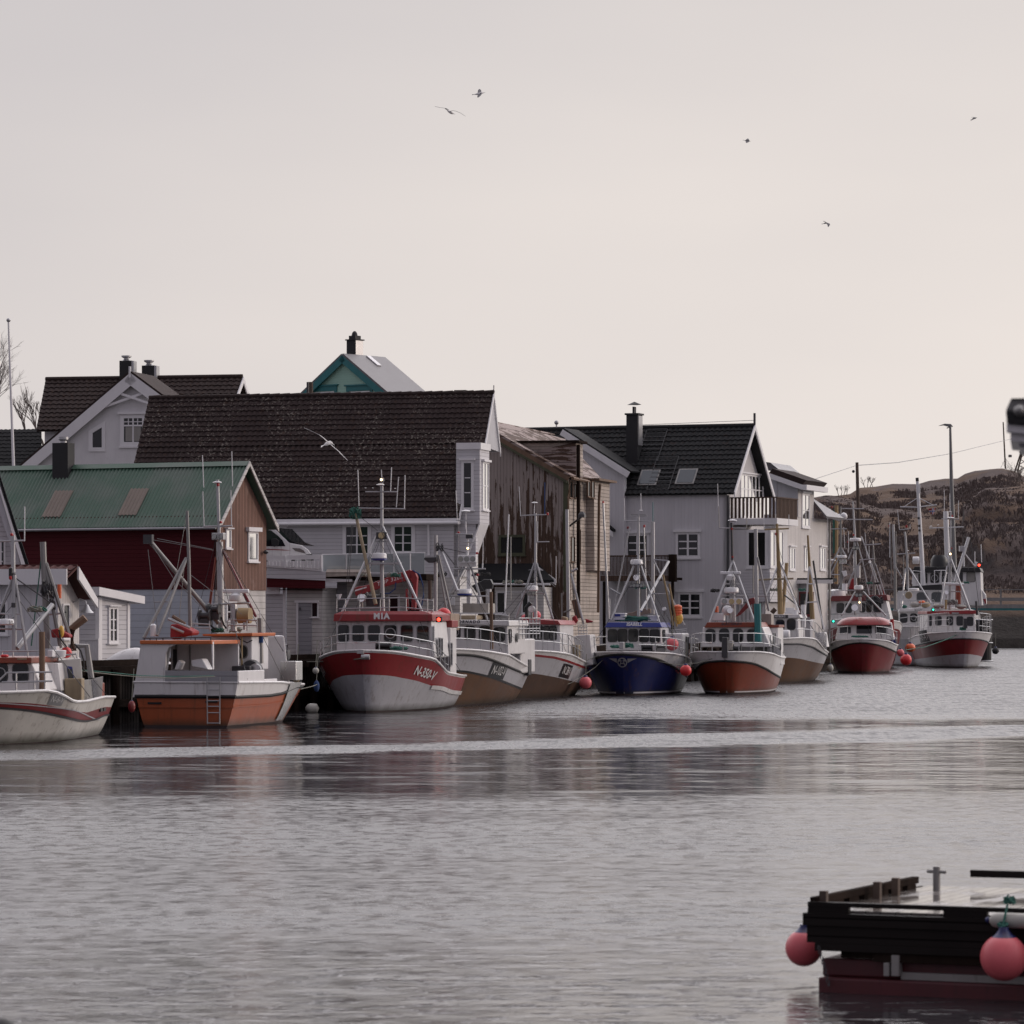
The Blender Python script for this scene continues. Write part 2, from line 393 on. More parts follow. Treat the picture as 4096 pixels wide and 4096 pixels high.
def wave_h(x, y):
    """gentle harbour chop, metres; wave crests lie roughly across the view"""
    h = np.zeros_like(x); r = np.random.default_rng(3)
    for lam, amp, n in ((6.5, .004, 5), (2.6, .0026, 9), (1.2, .0017, 10), (.55, .0010, 10)):
        for _ in range(n):
            th = math.radians(90 + r.normal() * 42); l = lam * (0.75 + .6 * r.random()); k = 2 * math.pi / l
            wx = x + .35 * l * (vnoise(x / (l * 1.7), y / (l * 1.7), int(r.integers(99))) - .5) * 2
            mod = .35 + 1.3 * vnoise(x / (l * 3.2) + 7, y / (l * 3.2), int(r.integers(999)))
            h += amp / math.sqrt(n) * 1.5 * mod * np.sin(k * (wx * math.cos(th) + y * math.sin(th)) + r.random() * 6.28)
    return h
g = NG('water'); g.obj()
geo = g.n('ShaderNodeNewGeometry'); pz = g.n('ShaderNodeSeparateXYZ'); g.put(pz.inputs[0], geo.outputs['Position'])
fine = g.noise(7.0, (.7, 1.0, 1), 4, .6); mid = g.noise(1.6, (.55, 1.0, 1), 3, .55)
PX_, PY_ = pz.outputs[0], pz.outputs[1]
wob = g.ma('MULTIPLY', g.ma('SUBTRACT', g.noise(.06, (.35, 1.0, 1), 3, .5), .5), 22)
u_ = g.ma('ABSOLUTE', g.ma('SUBTRACT', g.ma('ADD', PY_, wob), g.ma('ADD', 103.5, g.ma('MULTIPLY', PX_, .85))))
r1 = g.ma('SUBTRACT', 1.0, g.step(u_, 3.0, 6.5))
r2 = g.ma('MULTIPLY', g.step(g.ma('ADD', PY_, wob), 128, 140), g.step(g.ma('ADD', PX_, g.ma('MULTIPLY', wob, .2)), -5, 1))
r3 = g.step(PY_, 78, 62)
nr = g.n('ShaderNodeMapRange'); g.put(nr.inputs[0], g.ma('ADD', PY_, g.ma('MULTIPLY', wob, .75))); nr.inputs[1].default_value = 64; nr.inputs[2].default_value = 76; nr.inputs[3].default_value = 1; nr.inputs[4].default_value = 0
r3 = nr.outputs[0]; pat = g.step(g.noise(.11, (.3, 1.0, 1), 4, .6), .40, .62)
rip = g.ma('MAXIMUM', r1, r2); near = g.ma('MULTIPLY', r3, g.ma('ADD', .30, g.ma('MULTIPLY', pat, .9)))
sparse = g.step(g.noise(3.4, (.6, 1.0, 1), 3, .6), .54, .70)
h = g.ma('ADD', g.ma('MULTIPLY', fine, g.ma('ADD', g.ma('ADD', .0024, g.ma('MULTIPLY', near, .0020)), g.ma('MULTIPLY', rip, .017))), g.ma('MULTIPLY', mid, g.ma('ADD', .008, g.ma('ADD', g.ma('MULTIPLY', near, .004), g.ma('MULTIPLY', rip, .012)))))
h = g.ma('ADD', h, g.ma('MULTIPLY', sparse, g.ma('ADD', .002, g.ma('MULTIPLY', near, .026))))
midn = g.noise(1.7, (1.1, 1.0, 1), 3, .6)
h = g.ma('ADD', h, g.ma('MULTIPLY', midn, .010))
g.bump(h, 1.0, 1.0)
mr = g.n('ShaderNodeMapRange'); g.put(mr.inputs[0], PY_); mr.inputs[1].default_value = 33.5; mr.inputs[2].default_value = 42; mr.inputs[3].default_value = .35; mr.inputs[4].default_value = 1
spark = g.step(g.noise(1.0, (4.6, .50, 1), 3, .7), .28, .68)
lines = g.step(g.noise(1.0, (.32, .9, 1), 3, .6), .50, .64)
nearsp = g.step(g.noise(2.4, (1.2, .8, 1), 3, .6), .35, .62)
ruf = g.ma('ADD', .045, g.ma('MULTIPLY', rip, g.ma('ADD', .14, g.ma('MULTIPLY', spark, .28))))
ruf = g.ma('ADD', ruf, g.ma('MULTIPLY', lines, g.ma('MULTIPLY', g.ma('SUBTRACT', 1.0, r3), .15)))
ruf = g.ma('ADD', ruf, g.ma('MULTIPLY', g.ma('MULTIPLY', r3, mr.outputs[0]), g.ma('ADD', .11, g.ma('MULTIPLY', nearsp, g.ma('ADD', .10, g.ma('MULTIPLY', pat, .11))))))
g.b.inputs['IOR'].default_value = 1.38
g.done((.022, .021, .024), ruf, 0, .5)
nu, nv = 520, 1000
dd = 24 * (620 / 24) ** np.linspace(0, 1, nv + 1); uu = np.linspace(-.21, .21, nu + 1)
X = uu[None, :] * dd[:, None] + 0 * dd[:, None]; Yg = dd[:, None] + 0 * X
fade = (.55 + .6 * np.clip((Yg - 62) / 25, 0, 1)) * np.clip((420 - Yg) / 250, 0, 1) * np.clip(1.25 - np.abs(uu[None, :]) * 5, 0, 1)
Zw = wave_h(X, Yg) * fade
Vw = np.stack([X, Yg, Zw], -1).reshape(-1, 3)
# the sheet is closed by a coarse skirt to the sides, behind the camera and to the far shore
wat = numpy_mesh('water', Vw, grid_faces(nu, nv), 'water'); wat['kind'] = 'structure'
m = MB(); m.poly((-2500, -900, -.02), (2500, -900, -.02), (2500, 24, -.02), (-2500, 24, -.02))
m.poly((-2500, 24, -.02), (-24 * .21, 24, -.02), (-620 * .21, 620, -.02), (-2500, 620, -.02))
m.poly((24 * .21, 24, -.02), (2500, 24, -.02), (2500, 620, -.02), (620 * .21, 620, -.02))
m.poly((-2500, 620, -.02), (2500, 620, -.02), (2500, 6000, -.02), (-2500, 6000, -.02))
single('sea', None, None, F(0, 0, 0), m, 'water', kind='structure')

g = NG('ground_mix'); g.obj()
g.done(g.mix(g.noise(.6, detail=5), (.05, .05, .05), (.10, .095, .085)), .9)
QX = -44.6; QZ = 1.9
qf = F(0, 0, QPHI)
m = MB(); m.box(-160, QX, 70, 262, -1.5, QZ); single('quay', None, None, qf, m, 'asphalt', kind='structure')
def part_ground():
    # behind the quay the land climbs; mostly hidden by the houses
    m = MB(); nx, ny = 40, 40
    def fn(u, v):
        x = -160 + u * 113; y = 150 + v * 111.9
        z = QZ + .01 + 7.5 * (1 - min(1, max(0, (x + 47) / -40 + 0)) if False else min(1, max(0, (-58 - x) / 40)) ) + 1.2 * math.sin(x * .2) * math.sin(y * .11) * min(1, max(0, (-60 - x) / 20))
        return (x, y, z)
    m.grid(fn, nx, ny); single('ground', None, None, qf, m, 'ground_mix', kind='structure', smooth=True)
part_ground()

# piled quay face: one timber wall
def quay_wall():
    t = T('quay_wall', 'dark timber pile wall of the quay, above the water behind the boats', 'quay wall', F(*qf.world((QX, 100, 0))[:2], QPHI))
    m = MB(); y = 0; i = 0
    m.box(.002, .10, 0, 162, -1, QZ - .02); t.part('planking', m, 'pile_wood')
    m = MB()
    m.box(.10, .34, -.1, 162, QZ - .28, QZ - .003); m.box(.10, .3, -.1, 162, .55, .8); t.part('wale', m, 'wood_dark')
    m = MB(); m.box(-.30, .06, -.2, 162, QZ, QZ + .2); t.part('kerb', m, 'wood_dark')
    # vertical piles: the hundred nearest are parts of their own
    m0 = MB().lathe((0, 0, -1), [(.15, 0), (.15, QZ + .98)], 8).mesh('pile', 'wood_dark', True)
    for k in range(60):
        o = bpy.data.objects.new('pile', m0); SC.collection.objects.link(o); o.parent = t.root; o.location = (.42 + .04 * hsh(k), 1.0 + k * 2.3 + hsh(k, 1) * .4, -.1 * hsh(k, 2))
        o.rotation_euler = (R(hsh(k, 3) * 2 - 1), R(hsh(k, 4) * 2 - 1), 0)
    # front end of the quay where it turns away from the water
quay_wall()

# ---- hills across the harbour ----
g = NG('hill'); g.obj()
n1 = g.noise(.045, detail=6, rough=.6); n2 = g.noise(.35, detail=6, rough=.7); n3 = g.noise(1.6, (1, 1, .5), 4, .7)
grass = g.mix(n2, (.105, .076, .060), (.17, .12, .088)); scrub = g.mix(n3, (.085, .067, .064), (.15, .122, .112))
col = g.mix(g.step(g.ma('ADD', n1, g.ma('MULTIPLY', n2, .25)), .545, .64), scrub, grass)
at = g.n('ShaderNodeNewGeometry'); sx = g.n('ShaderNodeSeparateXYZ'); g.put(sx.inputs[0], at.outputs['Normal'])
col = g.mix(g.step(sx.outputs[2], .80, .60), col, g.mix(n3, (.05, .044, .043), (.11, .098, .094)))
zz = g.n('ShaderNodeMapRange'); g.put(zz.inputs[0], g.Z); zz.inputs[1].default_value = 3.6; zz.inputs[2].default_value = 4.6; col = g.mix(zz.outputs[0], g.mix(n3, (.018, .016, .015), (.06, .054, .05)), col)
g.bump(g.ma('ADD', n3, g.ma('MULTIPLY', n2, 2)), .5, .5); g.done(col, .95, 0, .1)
prof_far = [(2600, 2290), (2900, 2200), (3120, 2060), (3260, 1990), (3330, 1984), (3400, 1975), (3440, 1950), (3500, 1945), (3570, 1935), (3670, 1936), (3720, 1922), (3780, 1913), (3830, 1912), (3860, 1893), (3900, 1882), (3960, 1875), (4010, 1873), (4060, 1885), (4120, 1920), (4300, 1960), (4700, 2000)]
prof_mid = [(2600, 2330), (3100, 2230), (3260, 2005), (3300, 1996), (3340, 1995), (3400, 2010), (3460, 2022), (3520, 2045), (3600, 2040), (3700, 2050), (3800, 2030), (3880, 1995), (3940, 1960), (4000, 1950), (4100, 1945), (4300, 1930), (4700, 2000)]
def lerp_prof(p, x):
    return np.interp(x, [a for a, _ in p], [b for _, b in p])
def hill_height(pxs, d):
    """terrain height on the ray of photo column px at distance d"""
    d1, d2, d3 = 446.0, 560.0, 720.0
    z2 = CH + (HY - lerp_prof(prof_mid, pxs)) * d2 / FPX; z3 = CH + (HY - lerp_prof(prof_far, pxs)) * d3 / FPX
    t1 = np.clip((d - d1) / (d2 - d1), 0, 1); t2 = np.clip((d - d2) / (d3 - d2), 0, 1); t3 = np.clip((d - d3) / 500, 0, 1)
    shore = 1.0 + 3.2 * np.clip((d - d1) / 9, 0, 1) 
    z = shore + (z2 - 4.2) * (.55 * t1 + .45 * t1 * t1 * (3 - 2 * t1)) ** .9
    dip = 2.5 * np.sin(np.pi * t2)
    z = np.where(d > d2, z2 + (z3 - z2) * t2 - dip, z)
    z = np.where(d > d3, z3 - (z3 + 2) * t3, z)
    X = (pxs - CX) / FPX * d
    rough = 1.6 * (vnoise(X / 14, d / 14, 5) - .5) + .9 * (vnoise(X / 5, d / 5, 6) - .5) + .4 * (vnoise(X / 1.7, d / 1.7, 8) - .5)
    edge = np.clip(np.minimum(np.abs(d - d3) / 25, 1), .12, 1) * np.clip((d - 455) / 20, .15, 1)
    cliff = 4.5 * np.clip((vnoise(X / 9 + 3, d / 16, 11) - .45) * 6, 0, 1) * np.clip((d - 470) / 8, 0, 1) * np.clip((520 - d) / 10, 0, 1) * (.4 + .6 * (pxs > 3850))
    return z + rough * edge + cliff
nu, nv = 420, 260
pxs = np.linspace(2500, 4900, nu + 1)[None, :]; dd = np.concatenate([np.linspace(444, 740, 230), np.linspace(745, 1250, nv + 1 - 230)])[:, None]
D = dd + 0 * pxs; Xh = (pxs - CX) / FPX * D; Zh = hill_height(pxs + 0 * D, D)
Zh[0, :] = -1.0
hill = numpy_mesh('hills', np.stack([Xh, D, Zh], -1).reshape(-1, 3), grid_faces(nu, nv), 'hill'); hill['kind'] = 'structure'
# low dark scrub all over the hillside, nobody could count it
def scrub():
    n = 8500; pr = rng.uniform(3100, 4300, n); dr = rng.uniform(462, 690, n)
    keep = (vnoise(pr / 60, dr / 22, 21) > .42) | (dr < 520); pr, dr = pr[keep], dr[keep]
    z = hill_height(pr, dr); X = (pr - CX) / FPX * dr; V = []; Fc = []
    for i in range(len(pr)):
        hgt = (.35 + .75 * rng.random()) * (1 if dr[i] < 545 or dr[i] > 575 else .3)
        if dr[i] > 700: hgt *= .25
        for k in range(9):
            a = rng.uniform(0, 6.28); l = rng.uniform(.2, .9) * hgt * .6; w = .026
            b = np.array([X[i] + rng.normal() * .35, dr[i] + rng.normal() * .35, z[i] - .2]); t = b + np.array([math.cos(a) * l, math.sin(a) * l, hgt * rng.uniform(.5, 1)])
            s = np.array([w, 0, 0]); j = len(V); V += [b - s, b + s, t + s * 3, t - s * 3]; Fc.append((j, j + 1, j + 2, j + 3))
    paint('twigs', (.125, .10, .092), .9, .2, .1)
    o = numpy_mesh('scrub', np.array(V), np.array(Fc), 'twigs', False); o['kind'] = 'stuff'; o['label'] = 'dark leafless scrub covering the hillside across the harbour'; o['category'] = 'scrub'
scrub()
# road embankment with guard rail on the far side
def far_road():
    fr = depth_frame(4000, 444, 0)
    t = T('guard_rail', 'grey steel guard rail along the far shore road, above a green band', 'guard rail', fr)
    m = MB(); m.box(-60, 60, -.1, .1, 5.6, 6.0); m.box(-60, 60, -.1, .0, 6.9, 7.0); t.part('rail', m, 'dull_steel')
    for k in range(9): t.part('post', MB().box(-20 + k * 4, -19.8 + k * 4, 0, .15, 4.6, 7.0), 'dull_steel')
    m = MB(); m.box(-60, 60, -.35, .35, 4.48, 4.75); t.part('green_edge_beam', m, 'teal_trim')
    m = MB(); m.box(-60, 60, -.38, -.36, 4.75, 5.2); t.part('kerb', m, 'concrete')
far_road()
# ---------------- building helpers ----------------
def exx(m, prof, x0, x1): return m.hexa([(x0, y, z) for y, z in prof], [(x1, y, z) for y, z in prof])
def exy(m, prof, y0, y1): return m.hexa([(x, y0, z) for x, z in prof], [(x, y1, z) for x, z in prof])
def tiles(p00, p10, p01, p11, tile=.26, row=.34, hw=.028, stp=.045, th=.10):
    """pantile roof: eave left/right, ridge left/right; real waves and steps, closed underneath"""
    p00, p10, p01, p11 = map(Vector, (p00, p10, p01, p11))
    nrm = (p10 - p00).cross(p01 - p00).normalized()
    if nrm.z < 0: nrm = -nrm
    W = (p10 - p00).length; H = (p01 - p00).length; nt_ = max(1, round(W / tile)); nr = max(1, round(H / row)); nu = nt_ * 5
    m = MB(); vs = []
    for j in range(nr):
        for e in (0, 1):
            v = (j + e) / nr
            for i in range(nu + 1):
                u = i / nu; base = (p00 * (1 - u) + p10 * u) * (1 - v) + (p01 * (1 - u) + p11 * u) * v
                w = math.sin(2 * math.pi * i / 5) * hw * (1 if e == 0 else .8) + (stp if e == 0 else 0) + (hsh(j, i // 5) - .5) * .012
                vs.append(base + nrm * w)
    w_ = nu + 1; fs = [(j * w_ + i, j * w_ + i + 1, (j + 1) * w_ + i + 1, (j + 1) * w_ + i) for j in range(2 * nr - 1) for i in range(nu)]
    m.add(vs, fs); dn = -nrm * th
    m.hexa([p00 + dn, p10 + dn, p11 + dn, p01 + dn], [p00 + dn * .35, p10 + dn * .35, p11 + dn * .35, p01 + dn * .35])
    return m
def corr(p00, p10, p01, p11, pitch=.15, amp=.022, th=.06):
    p00, p10, p01, p11 = map(Vector, (p00, p10, p01, p11))
    nrm = (p10 - p00).cross(p01 - p00).normalized(); nrm = -nrm if nrm.z < 0 else nrm
    n = max(1, round((p10 - p00).length / pitch)) * 6; m = MB()
    m.grid(lambda u, v: (p00 * (1 - u) + p10 * u) * (1 - v) + (p01 * (1 - u) + p11 * u) * v + nrm * amp * math.sin(u * n / 6 * 2 * math.pi), n, 3)
    dn = -nrm * th; m.hexa([p00 + dn, p10 + dn, p11 + dn, p01 + dn], [p00 + dn * .6, p10 + dn * .6, p11 + dn * .6, p01 + dn * .6]); return m
def win(t, pl, rect, cols=1, rows=1, trim='trim_white', glass='glass', casing=.10, head=0.0, sill=.06, bar=.035, name='window', depth=.05, back=None):
    """rect in photo pixels x0,y0,x1,y1 of the glazed opening, on plane pl; pane is a sub-part"""
    a = pl.hit(t.fr, rect[0], rect[1]); b = pl.hit(t.fr, rect[2], rect[3]); s0, s1 = sorted((a[0], b[0])); h0, h1 = sorted((a[1], b[1]))
    return winm(t, pl, s0, s1, h0, h1, cols, rows, trim, glass, casing, head, sill, bar, name, depth)
def winm(t, pl, s0, s1, h0, h1, cols=1, rows=1, trim='trim_white', glass='glass', casing=.10, head=0.0, sill=.06, bar=.035, name='window', depth=.05):
    m = MB(); c = casing
    m.pbox(pl, s0 - c, s0, h0 - c, h1 + c, -.02, depth); m.pbox(pl, s1, s1 + c, h0 - c, h1 + c, -.02, depth)
    m.pbox(pl, s0, s1, h0 - c, h0, -.02, depth); m.pbox(pl, s0, s1, h1, h1 + c, -.02, depth)
    for i in range(1, cols): x = s0 + (s1 - s0) * i / cols; m.pbox(pl, x - bar, x + bar, h0, h1, -.01, depth * .85)
    for j in range(1, rows):
        y = h0 + (h1 - h0) * j / rows
        for i in range(cols): m.pbox(pl, s0 + (s1 - s0) * i / cols + bar, s0 + (s1 - s0) * (i + 1) / cols - bar, y - bar * .6, y + bar * .6, -.01, depth * .8)
    if head: m.pbox(pl, s0 - c - head * .8, s1 + c + head * .8, h1 + c, h1 + c + head, -.02, depth + .10)
    if sill: m.pbox(pl, s0 - c - .05, s1 + c + .05, h0 - c - sill, h0 - c, -.02, depth + .05)
    w = t.part(name, m, trim)
    t.part('pane', MB().pbox(pl, s0, s1, h0, h1, -.015, .015), glass, w)
    return w
def fx(t, px, py, c): return t.fr.hy(px, py, c)[0]
def tile_mat(name, c, lichen, lo=.60, rust=(.07, .035, .02), rs=.35):
    g = NG(name); g.obj()
    base = g.mix(g.noise(1.1, detail=5), scale(c, .7), scale(c, 1.4)); base = g.mix(g.ma('MULTIPLY', g.step(g.noise(4.5, detail=2), .58, .7), rs), base, rust)
    m = g.ma('MULTIPLY', g.step(g.noise(8.5, detail=4, rough=.65), lo, lo + .06), g.step(g.noise(.45, detail=4), .38, .60))
    return g.done(g.mix(m, base, lichen), .85, 0, .25)
tile_mat('tile_lichen', (.034, .023, .022), (.20, .18, .155), .56)
tile_mat('tile_brown', (.035, .024, .022), (.06, .05, .045), .66)
tile_mat('tile_grey', (.022, .023, .024), (.05, .052, .05), .62, (.045, .025, .02), .5)
tile_mat('tile_black', (.010, .0105, .012), (.02, .02, .02), .66, (.012, .01, .01), .2)
tile_mat('tile_red', (.075, .030, .028), (.12, .09, .08), .62)
g = NG('green_metal'); g.obj()
gc = g.mix(g.step(g.noise(.7, (1, 1, 1), 4), .35, .65), (.045, .110, .072), (.095, .135, .108)); gc = g.mix(g.ma('MULTIPLY', g.step(g.noise(5, (1, 4, 4)), .55, .7), .25), gc, (.13, .17, .14))
g.done(gc, .42, 0, .5)
paint('roof_panel_tan', (.21, .17, .14), .5, .1, .3)
paint('slate_metal', (.13, .12, .125), .4, .2, .3); paint('mint', (.28, .46, .38), .5, .05, .1)

# ---- red warehouse with green roof ----
def red_warehouse():
    fr = quay_frame(866, -47.2, 25)
    t = T('red_warehouse', 'dark red warehouse with green corrugated roof and brown plank gable, white brick base', 'warehouse', fr)
    D = fr.hx(1063, 2200, 0)[0]; ze = fr.hx(868, 2062, 0)[1]; zr = fr.hx(960, 1848, .25)[1]; zb = fr.hy(866, 2357, 0)[1]; W = 12; z0 = QZ - .05
    t.part('front_wall', MB().box(-W, -.001, 0, .15, zb, ze), 'clap_red')
    exm = MB(); exx(exm, [(0, zb - .02), (D, zb - .02), (D, ze - .05), (D / 2, zr - .25), (0, ze - .05)], -.12, .03); t.part('gable_wall', exm, 'corr_wood')
    t.part('back_wall', MB().box(-W, -.13, D - .15, D - .003, z0, ze), 'clap_red')
    t.part('brick_base', MB().box(-W, -.10, .03, .2, z0, zb - .003).box(-W, -W + .2, .2, D - .2, z0, ze), 'brick_white')
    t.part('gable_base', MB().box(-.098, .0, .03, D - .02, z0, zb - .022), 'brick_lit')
    oy = .38; slope = (zr - ze) / (D / 2); e = ze - slope * oy; xo = .32
    t.part('roof', corr((-W, -oy, e), (xo, -oy, e), (-W, D / 2, zr), (xo, D / 2, zr), .16, .026), 'green_metal')
    t.part('rear_roof', corr((xo, D + oy, e), (-W, D + oy, e), (xo, D / 2, zr), (-W, D / 2, zr), .16, .026), 'green_metal')
    t.part('ridge_cap', MB().hexa([(-W, D / 2 - .2, zr - .12), (-W, D / 2, zr + .06), (-W, D / 2 + .2, zr - .12)], [(xo, D / 2 - .2, zr - .12), (xo, D / 2, zr + .06), (xo, D / 2 + .2, zr - .12)]), 'green_metal')
    for s in (-1, 1):
        m = MB(); yy = D / 2 + s * (D / 2 + oy)
        m.hexa([(xo + .01, D / 2, zr + .05), (xo + .06, D / 2, zr + .05), (xo + .06, D / 2, zr - .12), (xo + .01, D / 2, zr - .12)], [(xo + .01, yy, e + .06), (xo + .06, yy, e + .06), (xo + .06, yy, e - .13), (xo + .01, yy, e - .13)])
        t.part('bargeboard', m, 'brick_lit')
    pl = Pl((0, -oy, e), (1, 0, 0), (0, D / 2 + oy, zr - e))
    for pts in ([(224, 1965), (307, 1963), (245, 2068), (165, 2070)], [(515, 1957), (598, 1955), (548, 2062), (470, 2063)]):
        q = [pl.hit(fr, *p) for p in pts]; m = MB()
        xa, xb = q[3][0], q[2][0]; ya, yb = q[3][1] + .0, q[0][1]
        def f_(u, v, xa=xa, xb=xb, ya=ya, yb=yb):
            a = xa + (xb - xa) * u; return pl.at(a, ya + (yb - ya) * v, .035 * (-1 if pl.n.z < 0 else 1) + .026 * math.sin((a) / .16 * 6.283))
        m.grid(f_, 48, 2); t.part('roof_panel', m, 'roof_panel_tan')
    x0 = fx(t, 100, 2080, -oy)
    t.part('gutter', MB().tube([(-W, -oy - .06, e - .07), (xo - .1, -oy - .06, e - .07)], .055, 6), 'steel', smooth=True)
    # chimney
    yc = D * .38; zc = e + slope * (yc + oy); xa, za = fr.hy(209, 1772, yc); xb, _ = fr.hy(271, 1772, yc)
    c = t.part('chimney', MB().box(xa, xb, yc, yc + .5, zc - .35, za), 'chimney_black')
    m = MB(); m.lathe(((xa + xb) / 2, yc + .25, za), [(.13, 0), (.13, .08), (.2, .14), (.2, .24)], 12); t.part('chimney_cap', m, 'steel', c, True)
    win(t, X_(.03), (994, 2134, 1026, 2238), 1, 1, 'trim_white', 'glass_mirror', .08, .16, .06)
    win(t, X_(.03), (904, 2122, 919, 2188), 1, 1, 'trim_white', 'glass_mirror', .06, .05, .05)
    win(t, X_(.0), (907, 2415, 940, 2480), 1, 2, 'trim_white', 'glass', .08, .0, .0)
    # small wall lamp at the far corner of the gable
    y, z = fr.hx(1058, 2208, .1); t.part('wall_lamp', MB().lathe((.16, y, z), [(.05, -.08), (.12, .0), (.03, .08)], 8), 'dark_steel', smooth=True)
    return t
red_warehouse()

# ---- large white quay house with lichened pantile roof ----
def quay_house():
    fr = quay_frame(1807, -46.6, 14)
    t = T('quay_house', 'large white clapboard house with huge dark lichened tile roof', 'house', fr)
    W = 15.6; z0 = 1.9
    XU, XL = .75, .12
    yr, zr = fr.hx(1974, 1571, XU); ye, ze = fr.hx(1836, 2068, XL); D = fr.hx(1912, 2200, 0)[0]; yf = 2 * yr - ye
    def yz(z): return ye + (zr - z) * (yr - ye) / (zr - ze) * 1.0 if False else ye + (yr - ye) * (z - ze) / (zr - ze)
    zU = fr.hx(1955, 1778, XU)[1]; yU = yz(zU)
    xl = fx(t, 597, 1585, yr)
    m = tiles((xl, ye, ze), (XL, ye, ze), (xl, yU, zU), (XL, yU, zU), .27, .30, .03, .05)
    t.part('roof', m, 'tile_lichen', smooth=True, ang=50)
    t.part('upper_roof', tiles((xl, yU, zU + .02), (XU, yU, zU + .02), (xl, yr, zr + .02), (XU, yr, zr + .02), .27, .30, .03, .05), 'tile_lichen', smooth=True, ang=50)
    t.part('rear_roof', MB().slab([(xl, yf, ze), (xl, yr, zr), (-1.2, yr, zr), (-1.2, yf, ze)], .1), 'tile_brown')
    # ridge tiles
    m = MB(); n = 34
    for k in range(n): a = xl + (XU - xl) * k / n; b = xl + (XU - xl) * (k + 1) / n + .04; m.tube([(a, yr, zr + .0), (b, yr, zr + .03)], .11, 8)
    t.part('ridge', m, 'tile_brown', smooth=True)
    yw = ye + .30
    t.part('front_wall', MB().box(xl + .4, -.001, yw, yw + .2, z0, ze + .35), 'clap_white')
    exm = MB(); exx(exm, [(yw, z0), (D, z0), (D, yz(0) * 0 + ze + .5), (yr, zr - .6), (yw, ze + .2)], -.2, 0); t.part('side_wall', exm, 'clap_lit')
    m = MB(); m.box(xl, XL + .03, ye - .06, ye - .0, ze - .34, ze - .05); m.box(xl, XL, ye, yw, ze - .3, ze - .22); t.part('fascia', m, 'trim_white')
    t.part('gutter', MB().tube([(xl, ye - .12, ze - .28), (XL, ye - .12, ze - .26)], .07, 8), 'trim_white', smooth=True)
    # verge boards of the lower roof and the hooded gable above
    def verge(x, ya, za, yb, zb, w=.05, d=.22): return MB().hexa([(x, ya, za + .06), (x + w, ya, za + .06), (x + w, ya, za - d), (x, ya, za - d)], [(x, yb, zb + .06), (x + w, yb, zb + .06), (x + w, yb, zb - d), (x, yb, zb - d)])
    t.part('bargeboard', verge(XL, ye, ze, yU, zU), 'trim_white'); t.part('bargeboard', verge(XU, yU, zU, yr, zr), 'trim_white')
    yq, zq = fr.hx(2000, 1808, XU); t.part('bargeboard', verge(XU, yq, zq, yr, zr), 'trim_white')
    m = MB(); exx(m, [(yU + .02, zU - .12), (yq, zq - .0), (yr, zr - .1)], XL - .3, XU - .02); t.part('gable_hood', m, 'grey_hull')
    t.part('finial', MB().tube([(XU, yr, zr - .2), (XU + .02, yr, zr + .35)], .03, 6), 'steel')
    # oriel / stair tower on the water side
    yb = yw + .1; XB = .0; XB = fr.hy(1919, 1900, yb)[0]
    y2 = max(fr.hx(1957, 1900, XB)[0], yb + 1.2); zt = fr.hy(1919, 1797, yb)[1]; zbm = fr.hy(1919, 2095, yb)[1]
    t.part('oriel', MB().box(-.12, XB, yb, y2, zbm, zt), 'clap_white')
    t.part('oriel_cornice', MB().box(-.1, XB + .07, yb - .08, y2, zt, zt + .3), 'trim_white')
    win(t, Y_(yb), (1856, 1852, 1885, 2030), 1, 3, 'trim_white', 'glass', .12, .1)
    win(t, X_(XB), (1929, 1853, 1951, 2035), 2, 2, 'trim_white', 'glass_mirror', .08, .1)
    t.part('oriel_brace', MB().hexa([(XB - .06, yb + .03, zbm), (XB, yb + .03, zbm), (.1, yb + .03, zbm - 2.4), (.0, yb + .03, zbm - 2.4)], [(XB - .06, y2 - .1, zbm), (XB, y2 - .1, zbm), (.1, y2 - .1, zbm - 2.4), (.0, y2 - .1, zbm - 2.4)]), 'trim_white')
    # the bit of wall under the tower that faces the camera
    t.part('tower_wall', MB().box(-.002, fx(t, 1903, 2100, yb + .1), yb + .1, yb + .5, zbm - 1.6, zbm - .002), 'clap_white')
    k3 = K(1200, 1900, 1.932)
    for r in (k3(358, 402, 524, 608), k3(733, 402, 862, 588)): win(t, Y_(yw), (*r[0], *r[1]), 2, 3, 'trim_white', 'glass', .17, .10, .08, .035)
    win(t, Y_(yw), (1122, 2118, 1136, 2260), 1, 1, 'trim_white', 'glass', .12, .1)
    pts = k3(972, 330, 990, 380, 993, 620); t.part('downpipe', MB().tube([fr.P(*p, yw - .12) for p in pts], .06, 8), 'trim_white', smooth=True)
    xa = fx(t, 1834, 1570, yr); 
    x1 = fx(t, 1816, 1565, yr + .1); x2 = fx(t, 1862, 1565, yr + .1); t.part('chimney_stub', MB().box(x1, x2, yr + .12, yr + .6, zr - .3, zr + .16), 'tile_brown')
    x1 = fx(t, 1236, 1530, yr + .5); t.part('vent_pipe', MB().tube([(x1, yr + .3, zr - .4), (x1, yr + .3, fr.hy(1236, 1528, yr + .3)[1])], .06, 8), 'dark_steel')
    return t, yw
_, QHY = quay_house()

